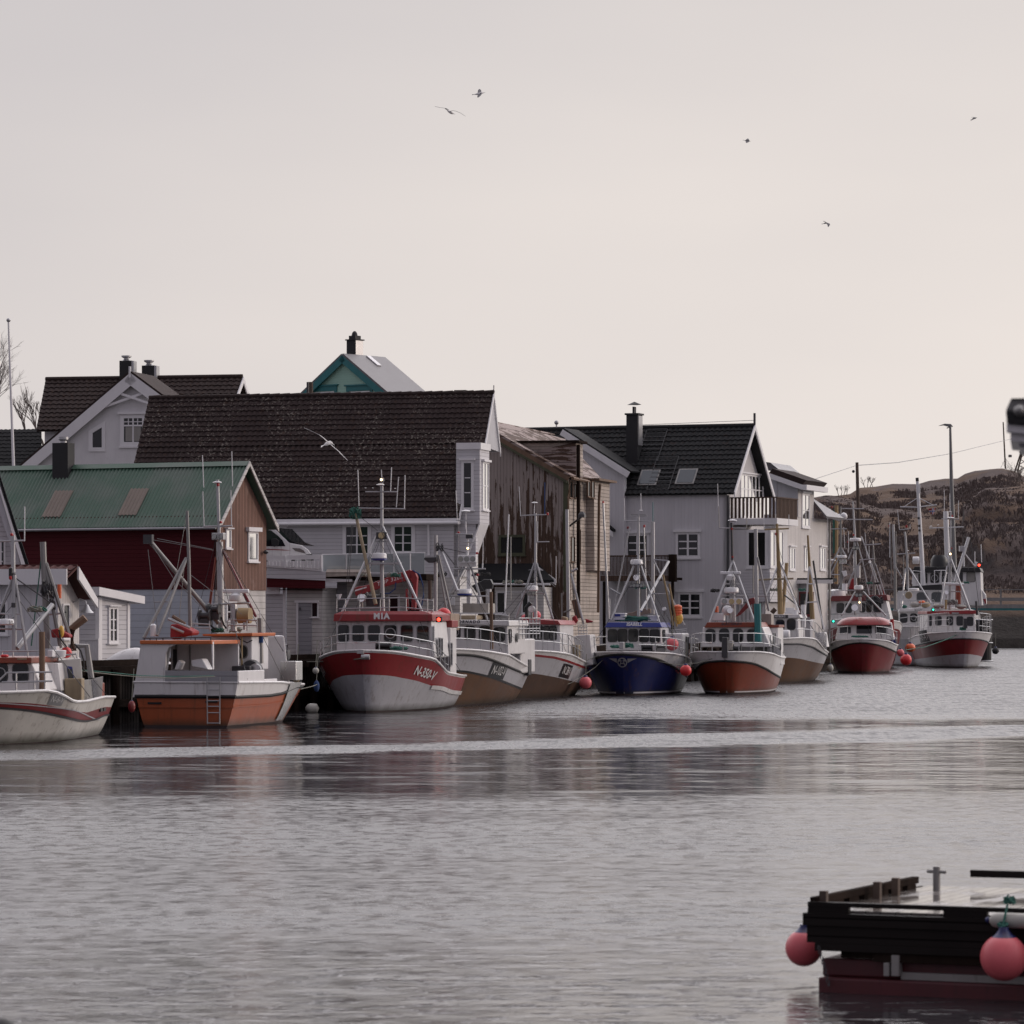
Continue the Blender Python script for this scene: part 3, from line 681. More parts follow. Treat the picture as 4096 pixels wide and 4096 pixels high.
# ---- terrace with balustrade, ramp and sheds in front of the quay house ----
def terrace():
    fr = quay_frame(1320, -47.0, 14)
    k = K(1000, 2000, 3.864)
    t = T('shed', 'white clapboard shed under the car ramp, red board band above its door', 'shed', fr)
    z0 = QZ - .03; xr = fx(t, 1290, 2400, 0); xl = fx(t, 1050, 2400, 0)
    zt = fr.hy(1200, 2350, 0)[1]
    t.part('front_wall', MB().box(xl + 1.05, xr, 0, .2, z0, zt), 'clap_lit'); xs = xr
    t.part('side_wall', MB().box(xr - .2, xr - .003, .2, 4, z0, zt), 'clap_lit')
    a = fx(t, 1063, 2400, -.05); b = fx(t, 1132, 2400, -.05); t.part('shutter', MB().box(a, b, -.06, .0, z0, fr.hy(1100, 2375, -.05)[1]), 'clap_white')
    t.part('shutter_post', MB().box(b, b + .10, -.08, .0, z0, zt - .0), 'trim_white')
    t.part('shutter_head', MB().box(a, fx(t, 1118, 2360, -.2), -.25, -.1, fr.hy(1100, 2376, -.2)[1], fr.hy(1100, 2352, -.2)[1]), 'trim_white')
    # red band and the white boarded parapet over it
    y1 = -.55
    def quadpx(pts, y, th): return [fr.P(*p, y) for p in pts]
    m = MB(); q = k(258, 1205, 1165, 1245, 1165, 1368, 258, 1355); m.hexa([fr.P(*p, y1 + .05) for p in q], [fr.P(*p, y1 + 3.2) for p in q]); t.part('red_band', m, 'clap_red')
    m = MB(); q = k(258, 1030, 1172, 1108, 1172, 1244, 258, 1203); m.hexa([fr.P(*p, y1) for p in q], [fr.P(*p, y1 + 3.6) for p in q]); t.part('parapet', m, 'clap_white')
    m = MB(); q = k(455, 1380, 1185, 1385, 1185, 1398, 455, 1392); m.hexa([fr.P(*p, -.35) for p in q], [fr.P(*p, .02) for p in q]); t.part('eave', m, 'wood_dark')
    # door and little window
    q = k(757, 1590, 868, 1932); d = t.part('door', MB().ppoly(Y_(0), [Y_(0).hit(fr, *p) for p in ((1196, 2640), (1248, 2640), (1248, 2411), (1196, 2411))], 0, .05), 'grey_boards')
    t.part('handle', MB().box(*sorted((fx(t, 1201, 2440, 0), fx(t, 1204, 2440, 0))), -.12, -.05, fr.hy(1201, 2442, 0)[1], fr.hy(1201, 2430, 0)[1]), 'dark_steel', d)
    m = MB(); a = fx(t, 1190, 2400, 0); b = fx(t, 1250, 2400, 0); zz = fr.hy(1200, 2411, 0)[1]
    m.box(a - .04, a + .05, -.06, -.0, z0, zz); m.box(a - .1, fx(t, 1276, 2400, 0), -.10, -.0, zz, zz + .1); t.part('door_frame', m, 'trim_white')
    win(t, Y_(0), (1249, 2413, 1270, 2466), 1, 1, 'trim_white', 'glass', .04, 0, .03)
    # dark passage right of the shed
    fr2 = fr; t2 = T('store_building', 'weathered white plank store with shingled canopy, behind the red crane', 'store', fr2)
    za = fr.hy(1500, 2310, 2.2)[1]
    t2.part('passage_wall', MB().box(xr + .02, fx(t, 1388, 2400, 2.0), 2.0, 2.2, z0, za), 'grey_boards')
    t2.part('front_wall', MB().box(fx(t, 1388, 2400, 2.0), fx(t, 1840, 2400, 2.0), 2.0, 2.2, z0, za), 'clap_lit')
    m = MB(); q = k(1172, 1112, 1790, 1118, 1796, 1165, 1172, 1188); m.hexa([fr.P(*p, .2) for p in q], [fr.P(*p, .28) + Vector((0, .35, .25)) for p in q]); t2.part('canopy', m, 'shingle')
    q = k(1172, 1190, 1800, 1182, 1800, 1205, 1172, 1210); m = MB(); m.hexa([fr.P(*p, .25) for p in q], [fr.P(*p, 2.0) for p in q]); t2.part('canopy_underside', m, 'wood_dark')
    q = k(1172, 1212, 1580, 1225, 1580, 1262, 1172, 1268); m = MB(); m.hexa([fr.P(*p, .3) for p in q], [fr.P(*p, .36) for p in q]); t2.part('beam', m, 'trim_white')
    k3 = K(1200, 1900, 1.932)
    q = k3(1108, 878, 1170, 1000); win(t2, Y_(2.0), (1632, 2395, 1680, 2480), 1, 1, 'trim_white', 'glass', .08)
    win(t2, Y_(2.0), (1560, 2385, 1592, 2460), 1, 1, 'trim_white', 'glass', .08)
    # roof deck: frosted balustrade
    fr3 = fr
    t3 = T('balcony', 'terrace with frosted glass balustrade in front of the big tiled house', 'balcony', fr3)
    k6 = k; zd = fr.hy(1500, 2296, .4)[1]
    t3.part('deck', MB().box(fx(t, 1290, 2300, .4), fx(t, 1705, 2300, .4), .42, QHY and 3.4, zd - .25, zd), 'wood_dark')
    def bal(x0, x1, yt0, yt1, yb0, yb1, m, y=.4):
        a = fr.P(x0, yt0, y); b = fr.P(x1, yt1, y); c = fr.P(x1, yb1, y); d = fr.P(x0, yb0, y); m.hexa([a, b, c, d], [v + Vector((0, .03, 0)) for v in (a, b, c, d)])
    m = MB()
    xs_ = [1290, 1385, 1480, 1575, 1640]
    for i in range(4): bal(xs_[i] + 2, xs_[i + 1] - 2, 2220 - i * 2, 2219 - i * 2, 2284 + i * 2, 2286 + i * 2, m)
    t3.part('glass_panels', m, 'balustrade_glass')
    m = MB()
    for x in xs_: a = fr.P(x, 2216, .44); m.box(a.x - .025, a.x + .025, .42, .47, zd, a.z)
    a = fr.P(1290, 2218, .44); b = fr.P(1640, 2212, .44); m.tube([a, b], .025, 6)
    m.tube([fr.P(1640, 2212, .44), fr.P(1700, 2212, .44)], .025, 6)
    t3.part('railing', m, 'trim_white')
    m = MB(); bal(1644, 1698, 2212, 2212, 2290, 2296, m); t3.part('glass_panels', m, 'balustrade_glass')
    q = [(1290, 2292), (1640, 2296), (1640, 2308), (1290, 2304)]; m = MB().hexa([fr.P(*p, .38) for p in q], [fr.P(*p, .5) for p in q]); t3.part('edge_board', m, 'grey_boards')
    # picket parapet along the ramp
    t4 = T('picket_fence', 'low white picket fence along the ramp in front of the motorhome', 'fence', fr)
    m = MB(); n = 16
    for i in range(n):
        x0 = 1067 + i * 13.9; a = fr.P(x0, 2246 - .3 * i, -.62); b = fr.P(x0 + 11.4, 2246 - .3 * i, -.62); c = fr.P(x0 + 5, 2262 + i * .85, -.62)
        m.box(a.x, b.x, -.64, -.61, c.z, a.z)
    t4.part('pickets', m, 'trim_white')
    q = [(1066, 2224), (1287, 2219), (1287, 2236), (1066, 2242)]; m = MB().hexa([fr.P(*p, -.60) for p in q], [fr.P(*p, -.55) for p in q]); t4.part('top_board', m, 'trim_white')
    q = [(1066, 2262), (1287, 2274), (1287, 2284), (1066, 2268)]; m = MB().hexa([fr.P(*p, -.60) for p in q], [fr.P(*p, -.5) for p in q]); t4.part('bottom_board', m, 'trim_white')
    for x in (1139, 1283): a = fr.P(x, 2222, -.66); c = fr.P(x, 2272, -.66); t4.part('post', MB().box(a.x - .05, a.x + .05, -.70, -.645, c.z, a.z), 'trim_white')
    return fr
TF = terrace()

# ---- motorhome parked on the ramp ----
def motorhome():
    fr = TF; t = T('motorhome', 'white motorhome with red side stripe, nose showing behind the plank gable', 'motorhome', F(*fr.world((fx(T.__new__(T), 0, 0, 0) if False else 0, 0, 0))[:2], 14))
    k = K(1000, 2000, 3.864); y = 1.0; f = t.fr
    def P2(q, yy): return [f.P(*p, yy) for p in q]
    body = k(60, 300, 250, 290, 330, 275, 400, 320, 455, 398, 365, 425, 600, 660, 800, 700, 900, 770, 945, 835, 950, 1010, 60, 1010)
    m = MB(); m.hexa(P2(body, y), P2(body, y + 2.1)); t.part('body', m, 'white_gloss', bevel=.03)
    t.part('cab_window', MB().hexa(P2(k(240, 455, 325, 470, 440, 560, 500, 620, 548, 715, 245, 715), y - .015), P2(k(240, 455, 325, 470, 440, 560, 500, 620, 548, 715, 245, 715), y + .02)), 'glass')
    ws = k(372, 428, 440, 432, 640, 640, 800, 700, 600, 655); t.part('windscreen', MB().hexa(P2(ws, y + .05), [v + Vector((0, 1.9, 0)) for v in P2(ws, y + .05)]), 'glass')
    t.part('headlight', MB().hexa(P2(k(650, 742, 770, 748, 830, 780, 865, 830, 700, 790), y - .03), P2(k(650, 742, 770, 748, 830, 780, 865, 830, 700, 790), y + .05)), 'lens')
    t.part('stripe', MB().hexa(P2(k(252, 755, 500, 765, 640, 782, 500, 778, 252, 768), y - .012), P2(k(252, 755, 500, 765, 640, 782, 500, 778, 252, 768), y + .01)), 'red_hull')
    t.part('mirror', MB().hexa(P2(k(330, 600, 400, 590, 455, 630, 440, 700, 370, 725, 330, 690), y - .28), P2(k(330, 600, 400, 590, 455, 630, 440, 700, 370, 725, 330, 690), y - .06)), 'black_rubber', bevel=.03)
    t.part('wiper', MB().tube(P2(k(620, 655, 700, 690, 795, 698), y + .3), .02, 5), 'black_rubber')
    for cx_ in (170, 760):
        c = f.P(*k(cx_, 985)[0], y + .1); w = t.part('wheel', MB().lathe(c, [(.33, -.12), (.36, -.08), (.36, .08), (.33, .12)], 20, 'y'), 'black_rubber', smooth=True)
        t.part('rim', MB().lathe(c, [(.2, .1), (.2, .13), (.05, .14)], 14, 'y'), 'steel', w, True)
    t.part('bumper', MB().hexa(P2(k(860, 835, 960, 835, 985, 930, 960, 1000, 860, 1000), y + .0), P2(k(860, 835, 960, 835, 985, 930, 960, 1000, 860, 1000), y + 2.0)), 'dark_steel')
motorhome()

# ---- white gabled house at the back left ----
def gable_house():
    d = 190; fr = depth_frame(520, d, 12); k = K(0, 1250, 2.76)
    t = T('gabled_house', 'white house with long sloping gable and brown tile roof at the back left', 'house', fr)
    ap = fr.P(*k(1437, 700)[0], -.35); 
    def P2(q, y): return [fr.P(*p, y) for p in q]
    z0 = 4.0; bl = fr.P(*k(180, 1760)[0], 0); br = fr.P(*k(1800, 950)[0], 0)
    pr = [(bl.x, z0), (br.x - .2, z0), (br.x - .2, br.z + .1), (ap.x, ap.z - .15), (bl.x, bl.z)]
    m = MB(); exy(m, pr, 0, 3); t.part('gable_wall', m, 'white_paint')
    # gable roof planes with their white bargeboards
    for side, (a, b) in (('l', (k(1437, 665)[0], k(225, 1700)[0])), ('r', (k(1437, 665)[0], k(1785, 922)[0]))):
        A, B = fr.P(*a, -.4), fr.P(*b, -.4); n = Vector((B.z - A.z, 0, A.x - B.x)).normalized(); n = -n if n.z < 0 else n
        m = MB().hexa([A, B, B - n * .30, A - n * .30], [v + Vector((0, .08, 0)) for v in (A, B, B - n * .30, A - n * .30)]); t.part('bargeboard', m, 'trim_white')
        m = MB().hexa([A - n * .30, B - n * .30, B - n * .52, A - n * .52], [v + Vector((0, .05, 0)) for v in (A - n * .30, B - n * .30, B - n * .52, A - n * .52)])
        for v in range(1): pass
        t.part('inner_bargeboard', m, 'trim_white')
        m = MB().hexa([A + n * .002, B + n * .002, B + n * .10, A + n * .10], [v + Vector((0, 3.8, 0)) for v in (A + n * .002, B + n * .002, B + n * .10, A + n * .10)]); t.part('gable_roof', m, 'tile_brown')
    m = MB()
    for a, b in (((1285, 880), (1640, 1000)), ((1600, 880), (1080, 1065))):
        p, q = fr.P(*k(*a)[0], -.37), fr.P(*k(*b)[0], -.37); d_ = (q - p).normalized(); n = Vector((-d_.z, 0, d_.x)) * .06
        yy = 0 if a[0] == 1285 else .045
        m.hexa([p + n, q + n, q - n, p - n], [v + Vector((0, .04, 0)) for v in (p + n, q + n, q - n, p - n)]) if not yy else m.hexa([v + Vector((0, .042, 0)) for v in (p + n, q + n, q - n, p - n)], [v + Vector((0, .08, 0)) for v in (p + n, q + n, q - n, p - n)])
    q0 = [(1080, 1065), (1180, 1000), (1300, 920), (1285, 880), (1030, 1085)]
    t.part('gable_truss', m, 'trim_white')
    t.part('finial', MB().box(ap.x - .05, ap.x + .05, -.45, -.35, ap.z - .1, fr.P(*k(1433, 595)[0], -.4).z), 'trim_white')
    r = k(1370, 1168, 1572, 1428); w = win(t, Y_(0), (*r[0], *r[1]), 2, 1, 'trim_white', 'glass', .20, .12, .1)
    p0 = Y_(0).hit(fr, *k(1370, 1250)[0]); p1 = Y_(0).hit(fr, *k(1572, 1250)[0]); m = MB().pbox(Y_(0), p0[0], p1[0], p0[1] - .04, p0[1] + .04, .0, .058)
    ph = Y_(0).hit(fr, *k(1370, 1208)[0]); m.pbox(Y_(0), p0[0], p1[0], ph[1] - .02, ph[1] + .02, 0, .056)
    for xx in (1420, 1522): s = Y_(0).hit(fr, *k(xx, 1200)[0])[0]; m.pbox(Y_(0), s - .02, s + .02, p0[1] + .04, Y_(0).hit(fr, *k(xx, 1170)[0])[1], 0, .054)
    t.part('glazing_bars', m, 'trim_white', w)
    t.part('curtain', MB().pbox(Y_(0), p0[0] + .08, p1[0] - .08, Y_(0).hit(fr, *k(1370, 1420)[0])[1], p0[1] - .06, .015, .022), 'window_cloth', w)
    pl = Y_(0); o = [pl.hit(fr, *p) for p in k(1025, 1330, 1127, 1268, 1127, 1490, 1025, 1490)]
    q = [pl.hit(fr, *p) for p in k(980, 1310, 1165, 1195, 1165, 1535, 980, 1535)]
    w = t.part('attic_window', MB().ring(pl, q, o, -.0, .06), 'trim_white'); t.part('pane', MB().ppoly(pl, o, .0, .02), 'glass', w)
    # main roof behind: ridge runs across the picture
    y1 = 5.0
    rl = fr.P(*k(505, 742)[0], y1 + 2.6); rr = fr.P(*k(1022, 690)[0], y1 + 2.6); k2 = K(600, 1250, 2.76); rr = fr.P(*k2(1022, 690)[0], y1 + 2.6)
    el = fr.P(*k(400, 1300)[0], y1 - .8)
    zr = rl.z; t.part('roof', tiles((el.x, y1 - .8, el.z), (rr.x, y1 - .8, el.z), (rl.x, y1 + 2.6, zr), (rr.x, y1 + 2.6, zr), .30, .38, .03, .05), 'tile_brown', smooth=True, ang=50)
    t.part('rear_roof', MB().slab([(rl.x, y1 + 2.6, zr), (rl.x - .2, y1 + 6, el.z), (rr.x, y1 + 6, el.z), (rr.x, y1 + 2.6, zr)], .08), 'tile_brown')
    m = MB(); exx(m, [(y1 - .2, z0), (y1 + 5.4, z0), (y1 + 5.4, el.z), (y1 + 2.6, zr - .2), (y1 - .2, el.z)], el.x + .25, rr.x - .35); t.part('main_wall', m, 'vert_white')
    A, B, C = Vector((rr.x + .02, y1 + 2.6, zr)), Vector((rr.x + .02, y1 - .8, el.z)), Vector((rr.x + .02, y1 + 6, el.z))
    for q in (B, C): t.part('bargeboard', MB().hexa([A, q, q - Vector((0, 0, .3)), A - Vector((0, 0, .3))], [v + Vector((.06, 0, 0)) for v in (A, q, q - Vector((0, 0, .3)), A - Vector((0, 0, .3)))]), 'trim_white')
    t.part('ridge', MB().tube([(rl.x, y1 + 2.6, zr + .03), (rr.x, y1 + 2.6, zr + .03)], .12, 8), 'tile_brown', smooth=True)
    for (a, b, top, cap) in ((1318, 1475, 532, 478), (1565, 1727, 585, 528)):
        yc = y1 + 2.3; xa, za = fr.hy(*k(a, top)[0], yc); xb, _ = fr.hy(*k(b, top)[0], yc); 
        c = t.part('chimney', MB().box(xa, xb - .12, yc, yc + .6, zr - 1, za), 'chimney_black'); t.part('chimney_flashing', MB().box(xb - .12, xb, yc + .0, yc + .55, zr - .8, za - .02), 'steel', c)
        cx_ = (xa + xb) / 2 - .1; h = fr.hy(*k(a, cap)[0], yc + .3)[1] - za
        t.part('chimney_cap', MB().lathe((cx_, yc + .3, za), [(.25, 0), (.14, h * .35), (.14, h * .5), (.27, h * .75), (.27, h)], 12), 'steel', c, True)
    # dark low roof to its left
    f2 = depth_frame(60, 200, 12); t2 = T('barn', 'low building with plain black roof behind the flagpole', 'barn', f2)
    xr = f2.hy(165, 1715, 2)[0]; z1 = f2.hy(60, 1717, 2)[1]; z2 = f2.hy(60, 1880, -1.5)[1]
    t2.part('roof', tiles((-7, -1.5, z2), (f2.hy(166, 1860, -1.5)[0], -1.5, z2), (-7, 2, z1), (xr, 2, z1), .3, .4, .02, .03), 'tile_black', smooth=True)
    t2.part('wall', MB().box(-7, xr - .5, -.9, 3, 3, z2 + .2), 'white_paint')
gable_house()

# ---- turquoise house ----
def mint_house():
    fr = depth_frame(1368, 235, 38); k = K(1200, 1300, 2.415)
    t = T('turquoise_house', 'mint green house with teal bargeboards and grey metal roof peeking over the big roof', 'house', fr)
    A = fr.P(*k(405, 290)[0], -.3); L = fr.P(*k(-40, 715)[0], -.3); Rr = fr.P(*k(832, 657)[0], -.3); z0 = 8
    # right-hand roof slope runs back along local y
    Y2 = fr.hx(*k(815, 357)[0], A.x)[0]
    E = Rr + Vector(((Rr.x - A.x) * .4, 0, (Rr.z - A.z) * .4)); L2 = L + (L - A) * .3
    n = Vector((A.z - E.z, 0, E.x - A.x)).normalized()
    t.part('roof', MB().hexa([A, E, E + Vector((0, Y2 + .3, 0)), A + Vector((0, Y2 + .3, 0))], [v + n * .12 for v in (A, E, E + Vector((0, Y2 + .3, 0)), A + Vector((0, Y2 + .3, 0)))]), 'slate_metal')
    n2 = Vector((-(A.z - L2.z), 0, -(L2.x - A.x))).normalized(); n2 = -n2 if n2.z < 0 else n2
    t.part('rear_roof', MB().hexa([A, L2, L2 + Vector((0, Y2, 0)), A + Vector((0, Y2, 0))], [v + n2 * .1 for v in (A, L2, L2 + Vector((0, Y2, 0)), A + Vector((0, Y2, 0)))]), 'slate_metal')
    m = MB(); exy(m, [(L2.x + .3, L2.z), (E.x - .3, E.z), (A.x, A.z - .15)], 0, Y2 - .2); t.part('gable_wall', m, 'clap_mint')
    t.part('wall', MB().box(L2.x + .32, E.x - .32, .01, Y2 - .25, z0, min(E.z, L2.z) + .1), 'clap_mint')
    for a, b, nn in ((A, E, n), (A, L2, n2)):
        w = .42; t.part('bargeboard', MB().hexa([a, b, b - nn * w, a - nn * w], [v + Vector((0, .08, 0)) for v in (a, b, b - nn * w, a - nn * w)]), 'teal_trim')
    pl = Y_(0)
    for r in ((138, 660, 325, 740), (488, 655, 668, 740)):
        q = k(*r); win(t, pl, (*q[0], *q[1]), 2, 1, 'trim_white', 'glass', .06, .0, 0, .03); s0, h1 = pl.hit(fr, *q[0]); s1, _ = pl.hit(fr, *q[1])
        m = MB().pbox(pl, s0 - .30, s1 + .30, h1 + .1, h1 + .42, -.01, .08).pbox(pl, s0 - .42, s1 + .42, h1 + .42, h1 + .5, -.01, .16); m.pbox(pl, s0 - .3, s0 - .08, h1 - 1.5, h1 + .1, -.01, .05).pbox(pl, s1 + .08, s1 + .3, h1 - 1.5, h1 + .1, -.01, .05)
        t.part('window_hood', m, 'teal_trim')
    yc = 1.4; xa, za = fr.hy(*k(450, 150)[0], yc); xb, _ = fr.hy(*k(535, 150)[0], yc)
    c = t.part('chimney', MB().box(xa, xb, yc, yc + .75, A.z - 1, za), 'chimney_black'); w = xb - xa
    t.part('chimney_flashing', MB().box(xb, xb + .02, yc + .02, yc + .73, A.z - 1, za - .02), 'steel', c)
    t.part('chimney_cap', MB().box(xa - .07, xb + .07, yc - .07, yc + .82, za, za + .07).box(xa + .1, xb - .1, yc + .1, yc + .65, za + .07, za + .30).lathe(((xa + xb) / 2, yc + .35, za + .3), [(.2, 0), (.15, .2), (.05, .3)], 8), 'chimney_black', c)
    P = [A + Vector((u * (E.x - A.x), v * Y2, u * (E.z - A.z))) + n * .125 for u, v in ((.02, .56), (.2, .56), (.2, .66), (.02, .66))]
    t.part('roof_light', MB().hexa(P, [p + n * .06 for p in P]), 'radar_white')
    # pole with wires in front of it
    f2 = depth_frame(1243, 228, 14); p = T('utility_pole', 'short dark pole stub above the big tile roof, by the turquoise gable', 'pole', f2)
    z = f2.hy(1243, 1528, 0)[1]; p.part('pole', MB().lathe((0, 0, 5), [(.16, 0), (.15, z - 5)], 8), 'pole_brown', smooth=True)
mint_house()

# ---- weathered warehouse ----
def weathered():
    fr = quay_frame(2272, -46.9, 14); k = K(1800, 1550, 2.76)
    t = T('weathered_warehouse', 'derelict warehouse with peeling grey-brown planks and flaking roof', 'warehouse', fr)
    z0 = QZ - .05; C = fr.P(2278, 1908, -.25); V1 = fr.P(*k(540, 540)[0], -.25); dirx = (V1 - C)
    A = fr.P(1863, 1667, -.25)
    m = MB(); exy(m, [(-9.5, z0), (0, z0), (0, C.z - .12), (A.x, A.z - .25), (-9.5, A.z - 2.5)], 0, .25); t.part('front_wall', m, 'peel_front')
    D = fr.hx(2398, 2200, 0)[0]
    t.part('side_wall', MB().box(-.2, -.001, .26, D, z0, C.z - .1), 'shingle')
    # water-side upper projections in peeling shingle
    Yr = fr.hx(2300, 1767, A.x)[0]; n = Vector((A.z - C.z, 0, C.x - A.x)).normalized()
    R0, R1 = A, A + Vector((0, min(Yr, 22), -.2)); E0 = C; E1 = Vector((C.x, D * 1.0, C.z))
    m = MB(); m.hexa([R0, E0, E1, R1], [v + n * .12 for v in (R0, E0, E1, R1)]); t.part('roof', m, 'peel_roof')
    L = Vector((-9.6, -.25, A.z - 2.6)); n2 = Vector((-(A.z - L.z), 0, (A.x - L.x))).normalized()
    t.part('rear_roof', MB().hexa([A, L, L + Vector((0, 20, 0)), A + Vector((0, 20, 0))], [v + n2 * .1 for v in (A, L, L + Vector((0, 20, 0)), A + Vector((0, 20, 0)))]), 'peel_roof')
    t.part('bargeboard', MB().hexa([A, C, C - n * .22, A - n * .22], [v + Vector((0, .06, 0)) for v in (A, C, C - n * .22, A - n * .22)]), 'wood_brown')
    A2, C2 = A - n * .222, C - n * .222
    t.part('inner_bargeboard', MB().hexa([A2, C2, C2 - n * .13, A2 - n * .13], [v + Vector((0, .16, 0)) for v in (A2, C2, C2 - n * .13, A2 - n * .13)]), 'green_trim')
    t.part('corner_board', MB().box(-.24, .03, -.04, -.002, z0 + 3, C.z - .2), 'green_trim')
    t.part('eave_gutter', MB().tube([(C.x + .1, 0, C.z - .05), (C.x + .1, D * .5, C.z - .1)], .09, 6), 'wood_brown')
    # hoist dormer
    q = fr.hx(*k(1390, 800)[0], .15); y1 = q[0]; y2 = fr.hx(*k(1465, 800)[0], .15)[0]
    zt = fr.hx(*k(1400, 610)[0], .15)[1]; xd = -4.5
    t.part('hoist_dormer', MB().box(xd, .15, y1, max(y2, y1 + 1.6), C.z - .3, zt), 'shingle')
    Pd = [fr.P(*p, y1 - .05) for p in k(960, 700, 1390, 600, 1390, 960, 1320, 960, 1000, 760)]
    t.part('dormer_cheek', MB().hexa(Pd, [v + Vector((0, .03, 0)) for v in Pd]), 'peel_roof')
    t.part('dormer_roof', MB().box(xd, .35, y1 - .2, max(y2, y1 + 1.6) + .2, zt, zt + .12), 'wood_dark')
    t.part('hoist_beam', MB().box(.16, .3, y1 + .1, y1 + .35, 4.2, zt - .1), 'wood_dark')
    # second block and openings on the side
    yb = fr.hx(2345, 2000, 0)[0]; zq = fr.hx(2400, 1925, .5)[1]
    t.part('side_projection', MB().box(-.1, .42, yb, D + .6, 6.0, zq), 'shingle'); t.part('projection_roof', MB().box(-.3, .75, yb - .2, D + .9, zq + .002, zq + .12), 'wood_brown')
    pl = X_(0)
    for r in ((2277, 1925, 2288, 1990), (2296, 1925, 2303, 1990), (2284, 2150, 2296, 2245), (2312, 2120, 2320, 2250)):
        win(t, pl, r, 1, 1, 'wood_brown', 'glass', .05, 0, .03)
    for r in ((2349, 2142, 2361, 2235), (2377, 2145, 2385, 2235), (2350, 1928, 2358, 1985), (2366, 1928, 2375, 1990)): win(t, X_(.42 if r[1] < 2100 else 0), r, 1, 1, 'wood_brown', 'glass', .05, 0, .03)
    m = MB(); m.tube([fr.PX(2400, 1935, .9), fr.PX(2396, 2000, .7), fr.PX(2393, 2450, .55)], .07, 6); t.part('downpipe', m, 'wood_brown', smooth=True)
    m = MB(); m.tube([fr.PX(2278, 1935, .15), fr.PX(2273, 1990, .15), fr.PX(2280, 2400, .15)], .05, 6); t.part('downpipe', m, 'wood_brown', smooth=True)
    m = MB(); m.tube([fr.PX(2280, 2103, .2), fr.PX(2325, 2068, 1.5)], .05, 6).lathe(fr.PX(2328, 2062, 1.5), [(.22, -.1), (.2, .05), (.08, .2)], 8); t.part('hanging_lamp', m, 'dark_steel')
    w = k(565, 1655, 805, 1825); win(t, Y_(0), (*w[0], *w[1]), 1, 1, 'green_trim', 'glass', .13, 0, .05, .03, depth=.08)
    # lean-to porch with white gable end
    t2 = T('lean_to', 'dark canopy with white bargeboards at the foot of the peeling wall', 'porch', fr); k4 = K(1750, 2100, 2.576)
    q = k4(400, 440, 1040, 420, 1180, 560, 500, 590); y = -1.8
    P = [fr.P(*q[0], -.1), fr.P(*q[1], -.1), fr.P(*k4(1200, 590)[0], -2.2), fr.P(*k4(440, 600)[0], -2.2)]
    P[0].z = P[1].z; P[3].z = P[2].z; t2.part('roof', MB().hexa(P, [p + Vector((0, 0, .12)) for p in P]), 'tile_black')
    a, b = fr.P(*k4(1030, 425)[0], -1.0), fr.P(*k4(1218, 560)[0], -1.0); 
    m = MB().hexa([a, b, b - Vector((0, 0, .3)), a - Vector((0, 0, .3))], [v + Vector((0, .06, 0)) for v in (a, b, b - Vector((0, 0, .3)), a - Vector((0, 0, .3)))]); t2.part('bargeboard', m, 'trim_white')
    g_ = [fr.P(*p, -.95) for p in k4(910, 470, 1020, 440, 1215, 640, 1160, 600, 910, 570)]; t2.part('gable_panel', MB().hexa(g_, [v + Vector((0, .05, 0)) for v in g_]), 'grey_hull')
    t2.part('gutter', MB().tube([fr.P(*k4(540, 608)[0], -2.3), fr.P(*k4(1160, 612)[0], -2.3)], .06, 6), 'trim_white')
    m = MB(); x0 = fx(t, *k4(590, 700)[0], -1.9); x1 = fx(t, *k4(1095, 700)[0], -1.9); m.box(x0, x1, -1.9, -.05, z0, fr.P(*k4(700, 640)[0], -1.9).z); t2.part('front_wall', m, 'clap_lit')
    for r in (k4(620, 700, 690, 900), k4(880, 700, 930, 900)): win(t2, Y_(-1.9), (*r[0], *r[1]), 1, 1, 'trim_white', 'glass', .08)
weathered()

